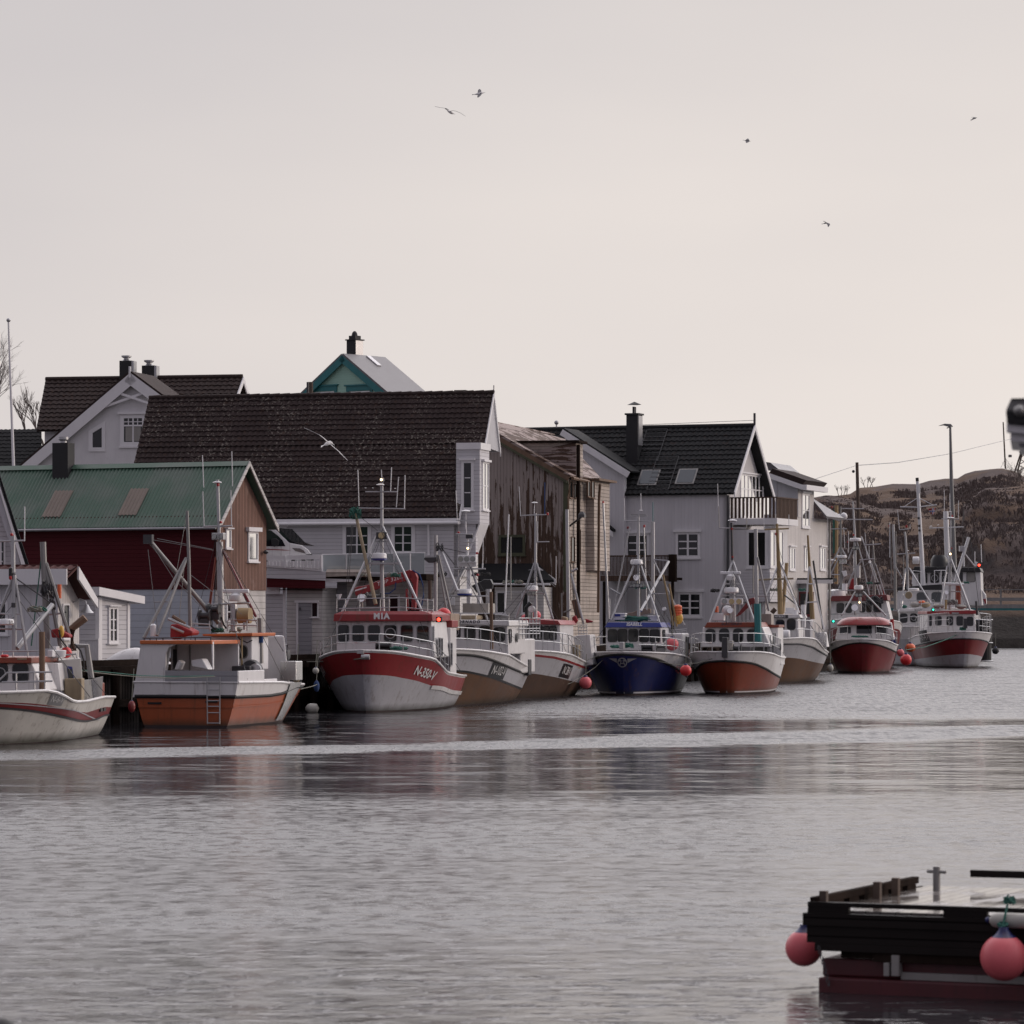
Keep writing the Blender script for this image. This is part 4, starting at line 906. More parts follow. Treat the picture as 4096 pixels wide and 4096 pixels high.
# ---- white boarded house with grey tiles, skylights and balcony ----
def white_house():
    fr = quay_frame(2932, -44.5, 21); k = K(2200, 1600, 2.76); kf = K(2800, 1600, 2.76)
    t = T('white_house', 'tall white board house with dark grey tile roof, two roof windows and a gable balcony', 'house', fr)
    z0 = QZ - .05; XV = .55
    ye, ze = fr.hx(2936, 1973, XV); yr, zr = fr.hx(3018, 1703, XV); D = 2 * yr - ye - .3
    xl = fx(t, 2495, 1985, ye) ; xrl = fx(t, 2040, 1725, yr)
    k_ = (zr - ze) / (yr - ye)
    t.part('roof', tiles((xrl, ye, ze), (XV, ye, ze), (xrl, yr, zr), (XV, yr, zr), .33, .42, .035, .06), 'tile_grey', smooth=True, ang=50)
    t.part('rear_roof', MB().slab([(xrl, D + .3, ze), (xrl, yr, zr), (XV, yr, zr), (XV, D + .3, ze)], .1), 'tile_grey')
    t.part('ridge', MB().tube([(xrl, yr, zr + .02), (XV, yr, zr + .02)], .14, 8), 'tile_grey', smooth=True)
    yw = ye + .35
    t.part('front_wall', MB().box(xrl + .5, -.001, yw, yw + .2, z0, ze + .2), 'vert_white')
    m = MB(); exx(m, [(yw, z0), (D, z0), (D, ze + .1), (yr, zr - .35), (yw, ze + .1)], -.2, 0); t.part('gable_wall', m, 'vert_white2')
    def vb(ya, za, yb, zb): return MB().hexa([(XV, ya, za + .08), (XV + .07, ya, za + .08), (XV + .07, ya, za - .25), (XV, ya, za - .25)], [(XV, yb, zb + .08), (XV + .07, yb, zb + .08), (XV + .07, yb, zb - .25), (XV, yb, zb - .25)])
    t.part('bargeboard', vb(ye, ze, yr, zr), 'trim_white'); t.part('bargeboard', vb(2 * yr - ye, ze, yr, zr), 'trim_white')
    t.part('finial', MB().box(XV - .05, XV + .06, yr - .06, yr + .06, zr - .3, zr + .75), 'dark_steel')
    t.part('downpipe', MB().tube([(.12, yw - .15, ze - .1), (.12, yw - .15, z0 + 2)], .09, 8), 'dark_steel', smooth=True)
    for r in (k(862, 1500, 1070, 1735), k(1415, 1485, 1632, 1715)): win(t, Y_(yw), (*r[0], *r[1]), 2, 3, 'trim_white', 'glass', .14, .14, .10, .06)
    win(t, Y_(yw), (2721, 2378, 2799, 2458), 2, 3, 'trim_white', 'glass', .14, .14, .10, .06)
    # roof windows
    pl = Pl((0, ye, ze), (1, 0, 0), (0, yr - ye, zr - ze)); sg = 1 if pl.n.z > 0 else -1
    for q in (k(1030, 795, 1160, 935), k(1445, 785, 1575, 922)):
        s0, h1 = pl.hit(fr, *q[0]); s1, h0 = pl.hit(fr, *q[1]); h0, h1 = sorted((h0, h1))
        w = t.part('roof_window', MB().pbox(pl, s0 - .1, s1 + .1, h0 - .1, h1 + .1, -.05 * sg, .10 * sg), 'dull_steel')
        t.part('pane', MB().pbox(pl, s0, s1, h0, h1, .1 * sg, .12 * sg), 'sky_light_glass', w)
    m = MB()
    for (a, b) in (((1075, 340), (1190, 680)), ((1190, 640), (1310, 1000))):
        s0, _ = pl.hit(fr, *k(*a)[0]); s1, h0 = pl.hit(fr, *k(*b)[0]); h1 = pl.hit(fr, *k(*a)[0])[1]
        for i in range(9): h = h0 + (h1 - h0) * i / 8; p, q = pl.at(s0, h, .12 * sg), pl.at(s1, h, .12 * sg); m.tube([p, q], .02, 4)
        for s in (s0, s1): m.tube([pl.at(s, h0, .11 * sg), pl.at(s, h1, .11 * sg)], .02, 4)
    t.part('roof_ladder', m, 'dark_steel')
    yc = (ye + yr) / 2 - .2; xa, za = fr.hy(*k(842, 165)[0], yc); xb, _ = fr.hy(*k(965, 165)[0], yc)
    c = t.part('chimney', MB().box(xa, xb, yc, yc + .9, ze + 1, za), 'chimney_black')
    t.part('chimney_cap', MB().box(xa - .08, xb + .08, yc - .08, yc + .98, za, za + .1).box(xa + .4, xb - .4, yc + .25, yc + .65, za + .1, za + .5).lathe(((xa + xb) / 2, yc + .45, za + .62), [(.46, 0), (.02, .18)], 4), 'chimney_black', c)
    t.part('chimney_flue_side', MB().box(xb + .002, xb + .05, yc + .1, yc + .8, ze + 3, za - .05), 'steel', c)
    # cross wing on the left
    yg = yw - .45; P = lambda X, Y: fr.P(*k(X, Y)[0], yg)
    a, b = P(355, 450), P(905, 800)
    L = a + (a - b) * .35; nrm = Vector((a.z - b.z, 0, b.x - a.x)).normalized()
    xr2 = fx(t, 2496, 2000, yg)
    t.part('wing_wall', (lambda m: exy(m, [(L.x, z0), (xr2, z0), (xr2, b.z + (b.x - xr2) * (a.z - b.z) / (b.x - a.x) - .1), (L.x, L.z - .15)], yg, yg + .44) or m)(MB()), 'vert_white')
    t.part('wing_roof', MB().hexa([L - Vector((0, .3, 0)), b - Vector((0, .3, 0)), b + Vector((0, 2.2, 0)), L + Vector((0, 2.2, 0))], [v + nrm * .1 for v in (L - Vector((0, .3, 0)), b - Vector((0, .3, 0)), b + Vector((0, 2.2, 0)), L + Vector((0, 2.2, 0)))]), 'tile_grey')
    m = MB(); q = [L, b, b - nrm * .36, L - nrm * .36]; m.hexa([v - Vector((0, .38, 0)) for v in q], [v - Vector((0, .31, 0)) for v in q]); t.part('wing_bargeboard', m, 'trim_white')
    # timber gallery on the front
    t3 = T('gallery', 'brown timber balcony with upright slats on the front of the white house', 'balcony', fr)
    yb = yg - 1.6; x0 = fx(t, 2402, 2300, yb); x1 = fx(t, 2695, 2300, yb); zt = fr.hy(2600, 2226, yb)[1]; zb = fr.hy(2600, 2300, yb)[1]
    m = MB(); n = 52
    for i in range(n): x = x0 + (x1 - x0) * i / n; m.box(x, x + (x1 - x0) / n * .55, yb, yb + .04, zb, zt)
    t3.part('slats', m, 'slats_brown')
    t3.part('rail', MB().box(x0, x1, yb - .05, yb + .1, zt, zt + .08).box(x0, x1, yb - .03, yb + .06, zb - .35, zb - .02), 'slats_brown'); t3.part('end_screen', MB().box(x1 - .3, x1 + .1, yb - .08, yb + .3, zb - .4, zt + .12), 'wood_dark')
    t3.part('floor', MB().box(x0, x1, yb + .05, yg - .01, zb - .3, zb - .15), 'wood_dark')
    m = MB()
    for x in (x0 + .1, (x0 + x1) / 2, x1 - .2): m.box(x, x + .14, yb + .1, yb + .24, z0, zb - .36)
    t3.part('posts', m, 'wood_dark')
    # little entrance roof between wing and weathered warehouse
    t4 = T('entrance_roof', 'small dark pent roof with white edge between the derelict warehouse and white house', 'porch', fr)
    a, b = fr.P(*k(545, 1330)[0], yg - .6), fr.P(*k(690, 1455)[0], yg - .6); q = [a, b, b - Vector((0, 0, .3)), a - Vector((0, 0, .42))]
    t4.part('bargeboard', MB().hexa(q, [v + Vector((0, .07, 0)) for v in q]), 'trim_white'); q = [a, b, b + Vector((0, .55, 0)), a + Vector((0, .55, 0))]
    t4.part('roof', MB().hexa([v + Vector((0, 0, .005)) for v in q], [v + Vector((0, 0, .14)) for v in q]), 'tile_black')
    # gable balcony and doors (water side)
    pg = X_(0)
    w = kf(450, 830, 690, 1075); s0, h1 = pg.hit(fr, *w[0]); s1, h0 = pg.hit(fr, *w[1]); h0 -= 1.2
    winm(t, pg, s0, s1, h0, h1, 6, 3, 'trim_white', 'glass_mirror', .12, .08, .05, .05, 'balcony_door')
    t5 = T('gable_balcony', 'brown slatted balcony jutting from the lit gable of the white house', 'balcony', fr)
    xb = 1.9; A = fr.P(*kf(458, 1085)[0], yw + .6); y0 = yw + .6
    xo = fx(t, *kf(845, 1085)[0], y0); zt = A.z; zb = fr.P(*kf(458, 1305)[0], y0).z
    y9 = fr.hx(*kf(1075, 1100)[0], xo)[0]
    m = MB(); n = 12
    for i in range(n): x = .05 + (xo - .05) * i / n; m.box(x, x + xo / n * .5, y0, y0 + .04, zb, zt)
    n = 30
    for i in range(n): y = y0 + .05 + (y9 - y0) * i / n; m.box(xo - .04, xo, y, y + (y9 - y0) / n * .55, zb, zt)
    t5.part('slats', m, 'slats_brown'); t5.part('rail', MB().box(.01, xo + .03, y0 - .04, y0 + .08, zt, zt + .07).box(xo - .06, xo + .05, y0 + .08, y9, zt, zt + .07), 'slats_brown')
    t5.part('floor', MB().box(.01, xo + .05, y0 - .06, y9, zb - .38, zb - .02), 'trim_white')
    # two-storey bay under the balcony
    zbt = fr.hy(*kf(600, 1430)[0], y0)[1]; zbb = fr.hy(*kf(600, 1850)[0], y0)[1]
    xw = fx(t, *kf(770, 1500)[0], y0 + .1); yq = fr.hx(*kf(965, 1500)[0], xw)[0]
    t.part('bay', MB().box(.002, xw, y0 + .1, yq, zbb - 2.0, zbt), 'white_paint'); t.part('bay_apron', MB().box(.003, xw + .03, y0 + .06, yq + .03, zbb - 2.0, zbb - .25), 'clap_white')
    t.part('bay_ground_floor', MB().box(.004, xw - .3, y0 + .2, yq - .2, z0, zbb - 2.01), 'vert_white2')
    pb = Y_(y0 + .1); w = kf(540, 1465, 720, 1825); win(t, pb, (*w[0], *w[1]), 1, 1, 'trim_white', 'glass', .14, 0, .08)
    w = kf(425, 1470, 465, 1825); win(t, X_(0), (2956, 2133, 2966, 2262), 1, 1, 'trim_white', 'glass_mirror', .08, 0, .05)
    for a_, b_ in ((778, 815), (872, 908)): w = kf(a_, 1462, b_, 1830); win(t, X_(xw), (*w[0], *w[1]), 1, 1, 'trim_white', 'glass_mirror', .12, 0, .05)
    y, z = fr.hx(*kf(730, 915)[0], .2); t.part('wall_lamp', MB().lathe((.3, y, z), [(.1, -.2), (.14, .1), (.04, .2)], 8), 'lamp_metal')
    for (X0, X1) in ((905, 975),): 
        pass
    t.part('street_door', MB().pbox(X_(0), 6.2, 7.2, z0, z0 + 2.3, 0, .06), 'grey_boards')
    # roof-line weather vane
    x, z = fr.hy(2226, 1690, yr); t.part('roof_finial', MB().tube([(x, yr, zr - .1), (x, yr, z)], .05, 6).ball((x, yr, z), .14, 8), 'steel', smooth=True)
white_house()

# ---- pale house beyond ----
def pale_house():
    fr = quay_frame(3153, -43.5, 19); k = K(2800, 1600, 2.76)
    t = T('pale_house', 'pale pink-lit board house with grey lean-on roofs beyond the balcony', 'house', fr)
    z0 = QZ - .05; zt = fr.hx(*k(1100, 1290)[0], 0)[1]; D = fr.hx(*k(1410, 1300)[0], 0)[0]
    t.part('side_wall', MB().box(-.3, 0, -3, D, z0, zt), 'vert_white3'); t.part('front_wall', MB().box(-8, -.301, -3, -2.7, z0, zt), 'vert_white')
    t.part('far_wall', MB().box(-8, -.301, D - .3, D, z0, zt), 'vert_white')
    # upper storey: front bluish gable wall and tower
    y0 = fr.hx(*k(1080, 1000)[0], 0)[0]; y1 = fr.hx(*k(1255, 1000)[0], 0)[0]
    P = [fr.P(*p, y0) for p in k(770, 820, 1080, 975, 1080, 1300, 770, 1300)]
    t.part('upper_wall', MB().hexa(P, [v + Vector((0, .25, 0)) for v in P]), 'grey_hull')
    zz = fr.hx(*k(1080, 965)[0], 0)[1]
    t.part('tower_wall', MB().box(-.35, .02, y0 + .01, y1, zt - .02, zz), 'vert_white3')
    P = [fr.P(*p, y0 - .5) for p in k(760, 738, 1325, 940)]; a, b = P; Yt = fr.hx(*k(1325, 945)[0], .6)[0]
    lo = fr.P(*k(1130, 935)[0], y0 - .5); hi = fr.P(*k(760, 805)[0], y0 - .5)
    Q = [hi, lo, lo + Vector((0, y1 - y0 + 1.4, 0)), hi + Vector((0, y1 - y0 + 1.4, 0))]; t.part('roof', MB().hexa(Q, [v + Vector((.25, 0, .28)) for v in Q]), 'tile_brown')
    q = [lo - Vector((0, 0, .32)), hi - Vector((0, 0, .32)), hi, lo]; t.part('bargeboard', MB().hexa([v - Vector((0, .07, 0)) for v in q], [v - Vector((0, .003, 0)) for v in q]), 'trim_white')
    t.part('fascia', MB().box(lo.x, lo.x + .28, y0 - .5, y1 + .9, lo.z - .32, lo.z), 'trim_white')
    Q = [fr.P(*p, y0 + 3.5) for p in k(730, 685, 775, 690, 880, 775, 730, 775)]; t.part('upper_roof', MB().hexa(Q, [v + Vector((0, 5, 0)) for v in Q]), 'slate_metal')
    win(t, X_(.02), (*k(1128, 1050)[0], *k(1200, 1390)[0]), 2, 2, 'trim_white', 'glass_mirror', .14, .1)
    for a_, b_ in ((990, 1040), (1155, 1195), (1325, 1375)): win(t, X_(0), (*k(a_, 1640)[0], *k(b_, 1860)[0]), 2, 1, 'trim_white', 'glass_mirror', .12, .08)
    # small lower roof at far end
    a = fr.PX(*k(1262, 1090)[0], .1); b = fr.PX(*k(1475, 1260)[0], .8); t.part('lean_roof', MB().hexa([Vector((-.2, y1, a.z)), Vector((.8, y1, zt)), Vector((.8, D + 1, zt)), Vector((-.2, D + 1, zt + .3))], [Vector((-.2, y1, a.z + .12)), Vector((.85, y1, zt + .12)), Vector((.85, D + 1, zt + .12)), Vector((-.2, D + 1, zt + .5))]), 'slate_metal')
    t.part('downpipe', MB().tube([(.15, D - .1, zt), (.15, D - .1, z0)], .08, 6), 'dull_steel')
    # low grey annexe in front
    f2 = quay_frame(3300, -43.3, 15); k8 = K(3046, 2200, 5.52); t2 = T('annexe', 'low blue-grey annexe with flat roof and dark shop window behind the boats', 'annexe', f2)
    zt = f2.hy(*k8(1000, 700)[0], -9)[1]; x0 = f2.hy(*k8(540, 700)[0], -9)[0]; x1 = f2.hy(*k8(1500, 700)[0], -9)[0]
    t2.part('wall', MB().box(x0, x1 - 1.2, -9, -8.2, z0, zt), 'grey_hull'); t2.part('roof', MB().box(x0 - .3, x1 + .3, -9.5, -8.0, zt, zt + .22), 'tile_black'); t2.part('fascia', MB().box(x0 - .3, x1 + .3, -9.56, -9.503, zt - .12, zt + .12), 'trim_white')
    r = k8(860, 960, 1120, 1420); win(t2, Y_(-9), (*r[0], *r[1]), 1, 1, 'maroon', 'glass', .1)
pale_house()

# ---- huts at the left edge ----
def left_huts():
    k = K(0, 1800, 2.972); k1 = K(0, 2100, 2.1467)
    fr = depth_frame(40, 130, -7); t = T('boathouse', 'white clapboard gable house cut by the left picture edge', 'house', fr)
    def P(q, y): return [fr.P(*p, y) for p in q]
    q = P(k(-500, 560, -60, 380, 0, 560, 255, 1440, 255, 2100, -500, 2100), 0); t.part('gable_wall', MB().hexa(q, [v + Vector((0, .3, 0)) for v in q]), 'clap_white')
    q = P(k(-130, 30, 0, 370, 325, 1440, 275, 1440, 0, 500, -160, 110), -.5); t.part('bargeboard', MB().hexa(q, [v + Vector((0, .1, 0)) for v in q]), 'trim_white')
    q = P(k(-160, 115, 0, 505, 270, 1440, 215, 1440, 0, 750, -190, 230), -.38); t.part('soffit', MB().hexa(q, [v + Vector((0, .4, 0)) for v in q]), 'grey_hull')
    win(t, Y_(0), (*k(-30, 1095)[0], *k(44, 1440)[0]), 2, 3, 'trim_white', 'glass', .06)
    q = P(k(-130, 25, 325, 1440), -.5); t.part('roof', MB().hexa([q[0], q[1], q[1] + Vector((0, 8, 0)), q[0] + Vector((0, 8, 0))], [v + Vector((.1, 0, .06)) for v in (q[0], q[1], q[1] + Vector((0, 8, 0)), q[0] + Vector((0, 8, 0)))]), 'tile_black')
    # red-tiled hut
    fr = quay_frame(267, -46.4, 17); t = T('tiled_hut', 'small white board hut with red pantile roof beside the left boat', 'hut', fr); z0 = QZ - .03
    def P(q, y): return [fr.P(*p, y) for p in q]
    a = fr.PX(*k(800, 1500)[0], .3); r = fr.PX(*k(825, 1462)[0], .3); e = fr.PX(*k(1092, 1780)[0], .3)
    y0 = a.y; zf = fr.P(*k(500, 1500)[0], y0).z
    xw = fx(t, *k1(497, 700)[0], y0 + .35)
    t.part('roof', tiles((-14, y0, a.z + .02), (.3, y0, a.z + .02), (-14, max(r.y, y0 + .8), r.z + .25), (.3, max(r.y, y0 + .8), r.z + .25), .3, .4, .035, .05), 'tile_red', smooth=True)
    ry, rz = max(r.y, y0 + .8), r.z + .2
    Q = [Vector((.3, ry, rz)), Vector((-14, ry, rz)), Vector((-14, max(e.y, ry + 1.6), e.z)), Vector((.3, max(e.y, ry + 1.6), e.z))]; t.part('rear_roof', MB().hexa(Q, [v + Vector((0, .02, .1)) for v in Q]), 'tile_red')
    t.part('fascia', MB().box(-14, .3, y0 - .06, y0, zf - .28, zf + .24), 'trim_white')
    ye = max(e.y, ry + 1.6)
    q = [Vector((.3, ry, rz + .02)), Vector((.3, ye, e.z + .02)), Vector((.3, ye, e.z - .28)), Vector((.3, ry, rz - .4))]; t.part('bargeboard', MB().hexa(q, [v + Vector((.07, 0, 0)) for v in q]), 'trim_white')
    t.part('front_wall', MB().box(-14, xw - .001, y0 + .35, y0 + .5, z0, zf - .1), 'vert_white')
    m = MB(); exx(m, [(y0 + .352, z0), (ye - .3, z0), (ye - .3, e.z - .05), (ry, rz - .1), (y0 + .352, zf - .05)], xw - .15, xw); t.part('side_wall', m, 'vert_white3')
    win(t, X_(xw), (*k1(540, 690)[0], *k1(585, 960)[0]), 1, 1, 'trim_white', 'glass', .06)
    win(t, Y_(y0 + .35), (*k1(-40, 680)[0], *k1(50, 920)[0]), 1, 1, 'trim_white', 'glass', .08)
    m = MB(); p = [fr.PX(*c, xw + .1) for c in k1(650, 665)] ; b = Vector((xw, p[0].y, p[0].z)); 
    m = MB().tube([b, b + Vector((.25, 0, .12)), b + Vector((.45, 0, .05)), b + Vector((.5, 0, -.1))], .025, 6).lathe(b + Vector((.5, 0, -.35)), [(.24, 0), (.12, .14), (.05, .28)], 12); t.part('gooseneck_lamp', m, 'steel', smooth=True)
    # clapboard shed
    fr = depth_frame(396, 132, 33); t = T('flat_roof_shed', 'white clapboard shed with narrow six-pane window and low slanting roof', 'shed', fr)
    xl = fx(t, *k1(690, 700)[0], 0); D = fr.hx(*k1(1112, 800)[0], 0)[0]; zt = fr.hy(*k1(850, 615)[0], 0)[1]; z2 = fr.hx(*k1(1105, 665)[0], 0)[1]
    m = MB(); exx(m, [(0, z0), (D, z0), (D, z2), (0, zt)], xl - 1, 0); t.part('walls', m, 'clap_white')
    m = MB(); exx(m, [(-.35, zt + .05), (D + .5, z2 - .05), (D + .5, z2 + .22), (-.35, zt + .34)], xl - 1, .3); t.part('roof', m, 'trim_white')
    t.part('corner_board', MB().box(-.14, .03, -.03, .0, z0, zt - .005).box(.003, .03, .003, .14, z0, zt - .03).box(.003, .03, D - .14, D, z0, z2 - .02), 'trim_white')
    win(t, X_(0), (*k1(942, 722)[0], *k1(996, 992)[0]), 2, 3, 'trim_white', 'glass', .09, .05, .05)
    m = MB(); a = fr.P(*k1(690, 990)[0], -.5); b = fr.P(*k1(850, 985)[0], -.5); n = 12
    for i in range(n): x = a.x + (b.x - a.x) * i / n; m.box(x, x + (b.x - a.x) / n * .85, -.52, -.48, z0, a.z)
    m.box(a.x, b.x, -.54, -.45, a.z, a.z + .06); t.part('board_screen', m, 'white_paint')
left_huts()
# ---------------- boats ----------------
def cinterp(p, t):
    xs = [a for a, _ in p]; ys = [b for _, b in p]
    for i in range(len(xs) - 1):
        if t <= xs[i + 1]:
            u = (t - xs[i]) / (xs[i + 1] - xs[i]); u = max(0, min(1, u)); 
            m0 = (ys[i + 1] - ys[max(i - 1, 0)]) / max(1e-6, xs[i + 1] - xs[max(i - 1, 0)]); m1 = (ys[min(i + 2, len(ys) - 1)] - ys[i]) / max(1e-6, xs[min(i + 2, len(xs) - 1)] - xs[i])
            h = xs[i + 1] - xs[i]; u2, u3 = u * u, u ** 3
            return (2 * u3 - 3 * u2 + 1) * ys[i] + (u3 - 2 * u2 + u) * m0 * h + (-2 * u3 + 3 * u2) * ys[i + 1] + (u3 - u2) * m1 * h
    return ys[-1]
class Hull:
    def __init__(s, t, L, B, levels, mats, rake=.9, sb=.70, tew=.55, tet=.38, st=.10, rev=False, deck=None, pw=.8, bow_flat=0.0, rail_lv=None, rail_mat='black_rubber', deck_mat='dull_steel', cap='white_gloss'):
        s.t, s.L, s.B, s.rake, s.sb, s.tew, s.tet, s.st, s.rev, s.pw = t, L, B, rake, sb, tew, tet, st, rev, pw
        s.bf = bow_flat; s.ztop = 2.6
        fit = [isinstance(l, tuple) for l in levels]
        s.lv = [l if not f_ else [(0, 2.2), (1, 1.5)] for l, f_ in zip(levels, fit)]
        if any(fit):
            NT = 17
            for it in range(14):
                s.ztop = cinterp(s.lv[-1], 0); new = list(s.lv)
                for i, l in enumerate(levels):
                    if not fit[i]: continue
                    side, pts = l; q = sorted(pts); xs_, ys_ = [a for a, _ in q], [b for _, b in q]; out = []
                    for j in range(NT):
                        tt = j / (NT - 1); z = cinterp(s.lv[i], tt); p = t.fr.world(s.surf(tt, z, side)); X = CX + p[0] / p[1] * FPX
                        Y = float(np.interp(X, xs_, ys_)); out.append((tt, .5 * z + .5 * (CH - (Y - HY) * p[1] / FPX)))
                    new[i] = out
                s.lv = new
            levels = s.lv
        s.ztop = cinterp(levels[-1], 0)
        zl = [[(0, -.45), (1, -.45)]] + levels; ns = 44; m = MB(); ts = [(i / ns) ** 1.35 for i in range(ns + 1)]
        for side in (1, -1):
            for b in range(len(levels)):
                m.k = b; nk = 5
                def fn(u, v, b=b, side=side):
                    t_ = ts[round(u * ns)]; z = cinterp(zl[b], t_) * (1 - v) + cinterp(zl[b + 1], t_) * v; return s.surf(t_, z, side)
                m.grid(fn, ns, nk)
        for b in range(len(levels)):   # transom
            m.k = b; z0, z1 = cinterp(zl[b], 1), cinterp(zl[b + 1], 1)
            for j in range(3):
                a0, a1 = z0 + (z1 - z0) * j / 3, z0 + (z1 - z0) * (j + 1) / 3
                m.poly(s.surf(1, a0, -1), s.surf(1, a0, 1), s.surf(1, a1, 1), s.surf(1, a1, -1))
        t.part('hull', m, mats, smooth=True, ang=35)
        dk = deck if deck is not None else .5
        m = MB(); n = 20
        for i in range(n):
            a, b = ts[int(i * ns / n)], ts[int((i + 1) * ns / n)]; za, zb = cinterp(levels[-1], a) - dk, cinterp(levels[-1], b) - dk
            if a == 0: a = .004
            m.poly(s.surf(a, za, -1), s.surf(b, zb, -1), s.surf(b, zb, 1), s.surf(a, za, 1))
        t.part('deck', m, deck_mat)
        # rounded cap rail on the bulwark
        m = MB()
        for side in (1, -1): m.tube([s.surf(q, cinterp(levels[-1], q), side) for q in ts[::2]], .045, 6)
        m.tube([s.surf(1, cinterp(levels[-1], 1), -1), s.surf(1, cinterp(levels[-1], 1), 1)], .045, 6); t.part('gunwale', m, cap, smooth=True)
        if rail_lv is not None:
            m = MB()
            for side in (1, -1): m.tube([s.surf(q, cinterp(levels[rail_lv], q), side) for q in ts], .055, 6)
            m.tube([s.surf(1, cinterp(levels[rail_lv], 1), -1), s.surf(1, cinterp(levels[rail_lv], 1), 1)], .055, 6); t.part('rubbing_strake', m, rail_mat, smooth=True)
    def zs(s, t): return cinterp(s.lv[-1], t)
    def surf(s, t, z, side=1, off=0.0):
        zn = z / max(.3, s.zs(t)); zc = max(0, min(1.15, zn))
        te = s.tew + (s.tet - s.tew) * min(1, zc); f = math.sin(math.pi / 2 * min(1, t / te)) ** s.pw
        f = s.bf * min(1, zc) + (1 - s.bf * min(1, zc)) * f if s.bf else f
        if t > te: f *= 1 - s.st * ((t - te) / (1 - te)) ** 2
        sec = s.sb + (1 - s.sb) * zc ** .75 if z > 0 else s.sb * (1 + .35 * z)
        y = t * s.L - s.rake * max(0, min(1.1, z / s.ztop)) * (1 - t) ** 2
        if s.rev: y = s.L - y
        return Vector((side * (s.B / 2 * f * sec + off), y - (0 if t > 0 else 0), z))
    def rail(s, name, t0, t1, h, bars=2, npost=6, sides=(1, -1), inset=.05, mat='stainless', r=.02, join=False, h0=0.0):
        m = MB(); n = 14
        for side in sides:
            for b in range(1, bars + 1):
                pts = [s.surf(t0 + (t1 - t0) * i / n, s.zs(t0 + (t1 - t0) * i / n), side, -inset) + Vector((0, 0, h0 + h * b / bars)) for i in range(n + 1)]; m.tube(pts, r, 5)
            for i in range(npost + 1):
                q = t0 + (t1 - t0) * i / npost; p = s.surf(q, s.zs(q), side, -inset); m.tube([p, p + Vector((0, 0, h0 + h))], r, 5)
        if join:
            for b in range(1, bars + 1): m.tube([s.surf(t0, s.zs(t0), -1, -inset) + Vector((0, 0, h0 + h * b / bars)), s.surf(t0, s.zs(t0), 1, -inset) + Vector((0, 0, h0 + h * b / bars))], r, 5)
        return s.t.part(name, m, mat, smooth=True)
    def strip(s, name, mat, lv, dz0, dz1, t0=0, t1=1, off=.012, sides=(1, -1)):
        m = MB(); n = 40
        for side in sides:
            def fn(u, v, side=side):
                q = t0 + (t1 - t0) * u; z = cinterp(lv, q) + dz0 + (dz1 - dz0) * v; return s.surf(q, z, side, off)
            m.grid(fn, n, 1)
        return s.t.part(name, m, mat, smooth=True)
    def text(s, txt, px, py, h, mat, side=1, plate=None, shear=0, space=1.0, bold=.02, tilt=0.0, pw=None, ph=None):
        """lettering that follows the hull near photo point px,py; h = letter height in metres"""
        best = None
        for i in range(200):
            q = i / 200 * .98 + .01
            for j in range(24):
                z = s.zs(q) * j / 24; p = s.t.fr.world(s.surf(q, z, side)); X = CX + p[0] / p[1] * FPX; Y = HY - (p[2] - CH) / p[1] * FPX; e = (X - px) ** 2 + (Y - py) ** 2
                if best is None or e < best[0]: best = (e, q, z)
        _, q0, z0 = best
        def fn(x, y, o): 
            z = z0 + y * h + tilt * x * h; dq = 0
            a, b = s.surf(q0, z0, side), s.surf(q0 + .01, z0, side); k = (b - a).length / .01
            return s.surf(max(.001, min(.999, q0 + side * x * h / k * (-1 if s.rev else 1))), z, side, o)
        if plate:
            m = MB(); a, b = pw / h / 2, ph / h / 2; sk = math.tan(shear) * 1 if shear else 0
            m.grid(lambda u, v: fn((u * 2 - 1) * a, (v * 2 - 1) * b, .018), 12, 4); s.t.part('number_plate', m, plate)
        m = MB(); m.text(txt, lambda x, y: fn(x, y, .03), 1.38, bold, space, shear); return s.t.part('lettering', m, mat)
def house(t, name, q, y0, dep, mat, bevel=.03, back=None, lean=0.0, parent=None):
    """box-like house: q = photo points BL, BR, TR, TL on local plane y0; lean moves the top edge back"""
    f = [t.fr.P(*p, y0 + (lean if i > 1 else 0)) for i, p in enumerate(q)]
    b = [Vector((v.x, y0 + dep, v.z)) for v in f]
    return t.part(name, MB().hexa(f, b), mat, parent, bevel=bevel), f
def rwin(t, pl, rect, r=.07, fm='dull_steel', gm='glass', fw=.035, name='window', clear=None, out=.012):
    a = pl.hit(t.fr, rect[0], rect[1]); b = pl.hit(t.fr, rect[2], rect[3]); s0, s1 = sorted((a[0], b[0])); h0, h1 = sorted((a[1], b[1]))
    r = min(r, (s1 - s0) * .45, (h1 - h0) * .45)
    o = rrect(s0 - fw, s1 + fw, h0 - fw, h1 + fw, r + fw); i = rrect(s0, s1, h0, h1, r)
    w = t.part(name, MB().ring(pl, o, i, -.01, out + .022), fm); t.part('pane', MB().ppoly(pl, i, -.01, out), gm, w)
    if clear:
        cx_, cy = (s0 + s1) / 2, (h0 + h1) / 2; R0 = min(s1 - s0, h1 - h0) * .42
        c = [(cx_ + math.cos(k / 20 * 6.2832) * R0, cy + math.sin(k / 20 * 6.2832) * R0) for k in range(20)]; d = [(cx_ + (x - cx_) * .86, cy + (y - cy) * .86) for x, y in c]
        t.part('clear_view_ring', MB().ring(pl, c, d, out - .005, out + .02), 'steel', w)
    return w
def rods(t, name, mat, y, r, *lists, n=6, r2=None):
    o = None
    for L in lists: o = t.rod(name, mat, L, y, r, r2, n)
    return o
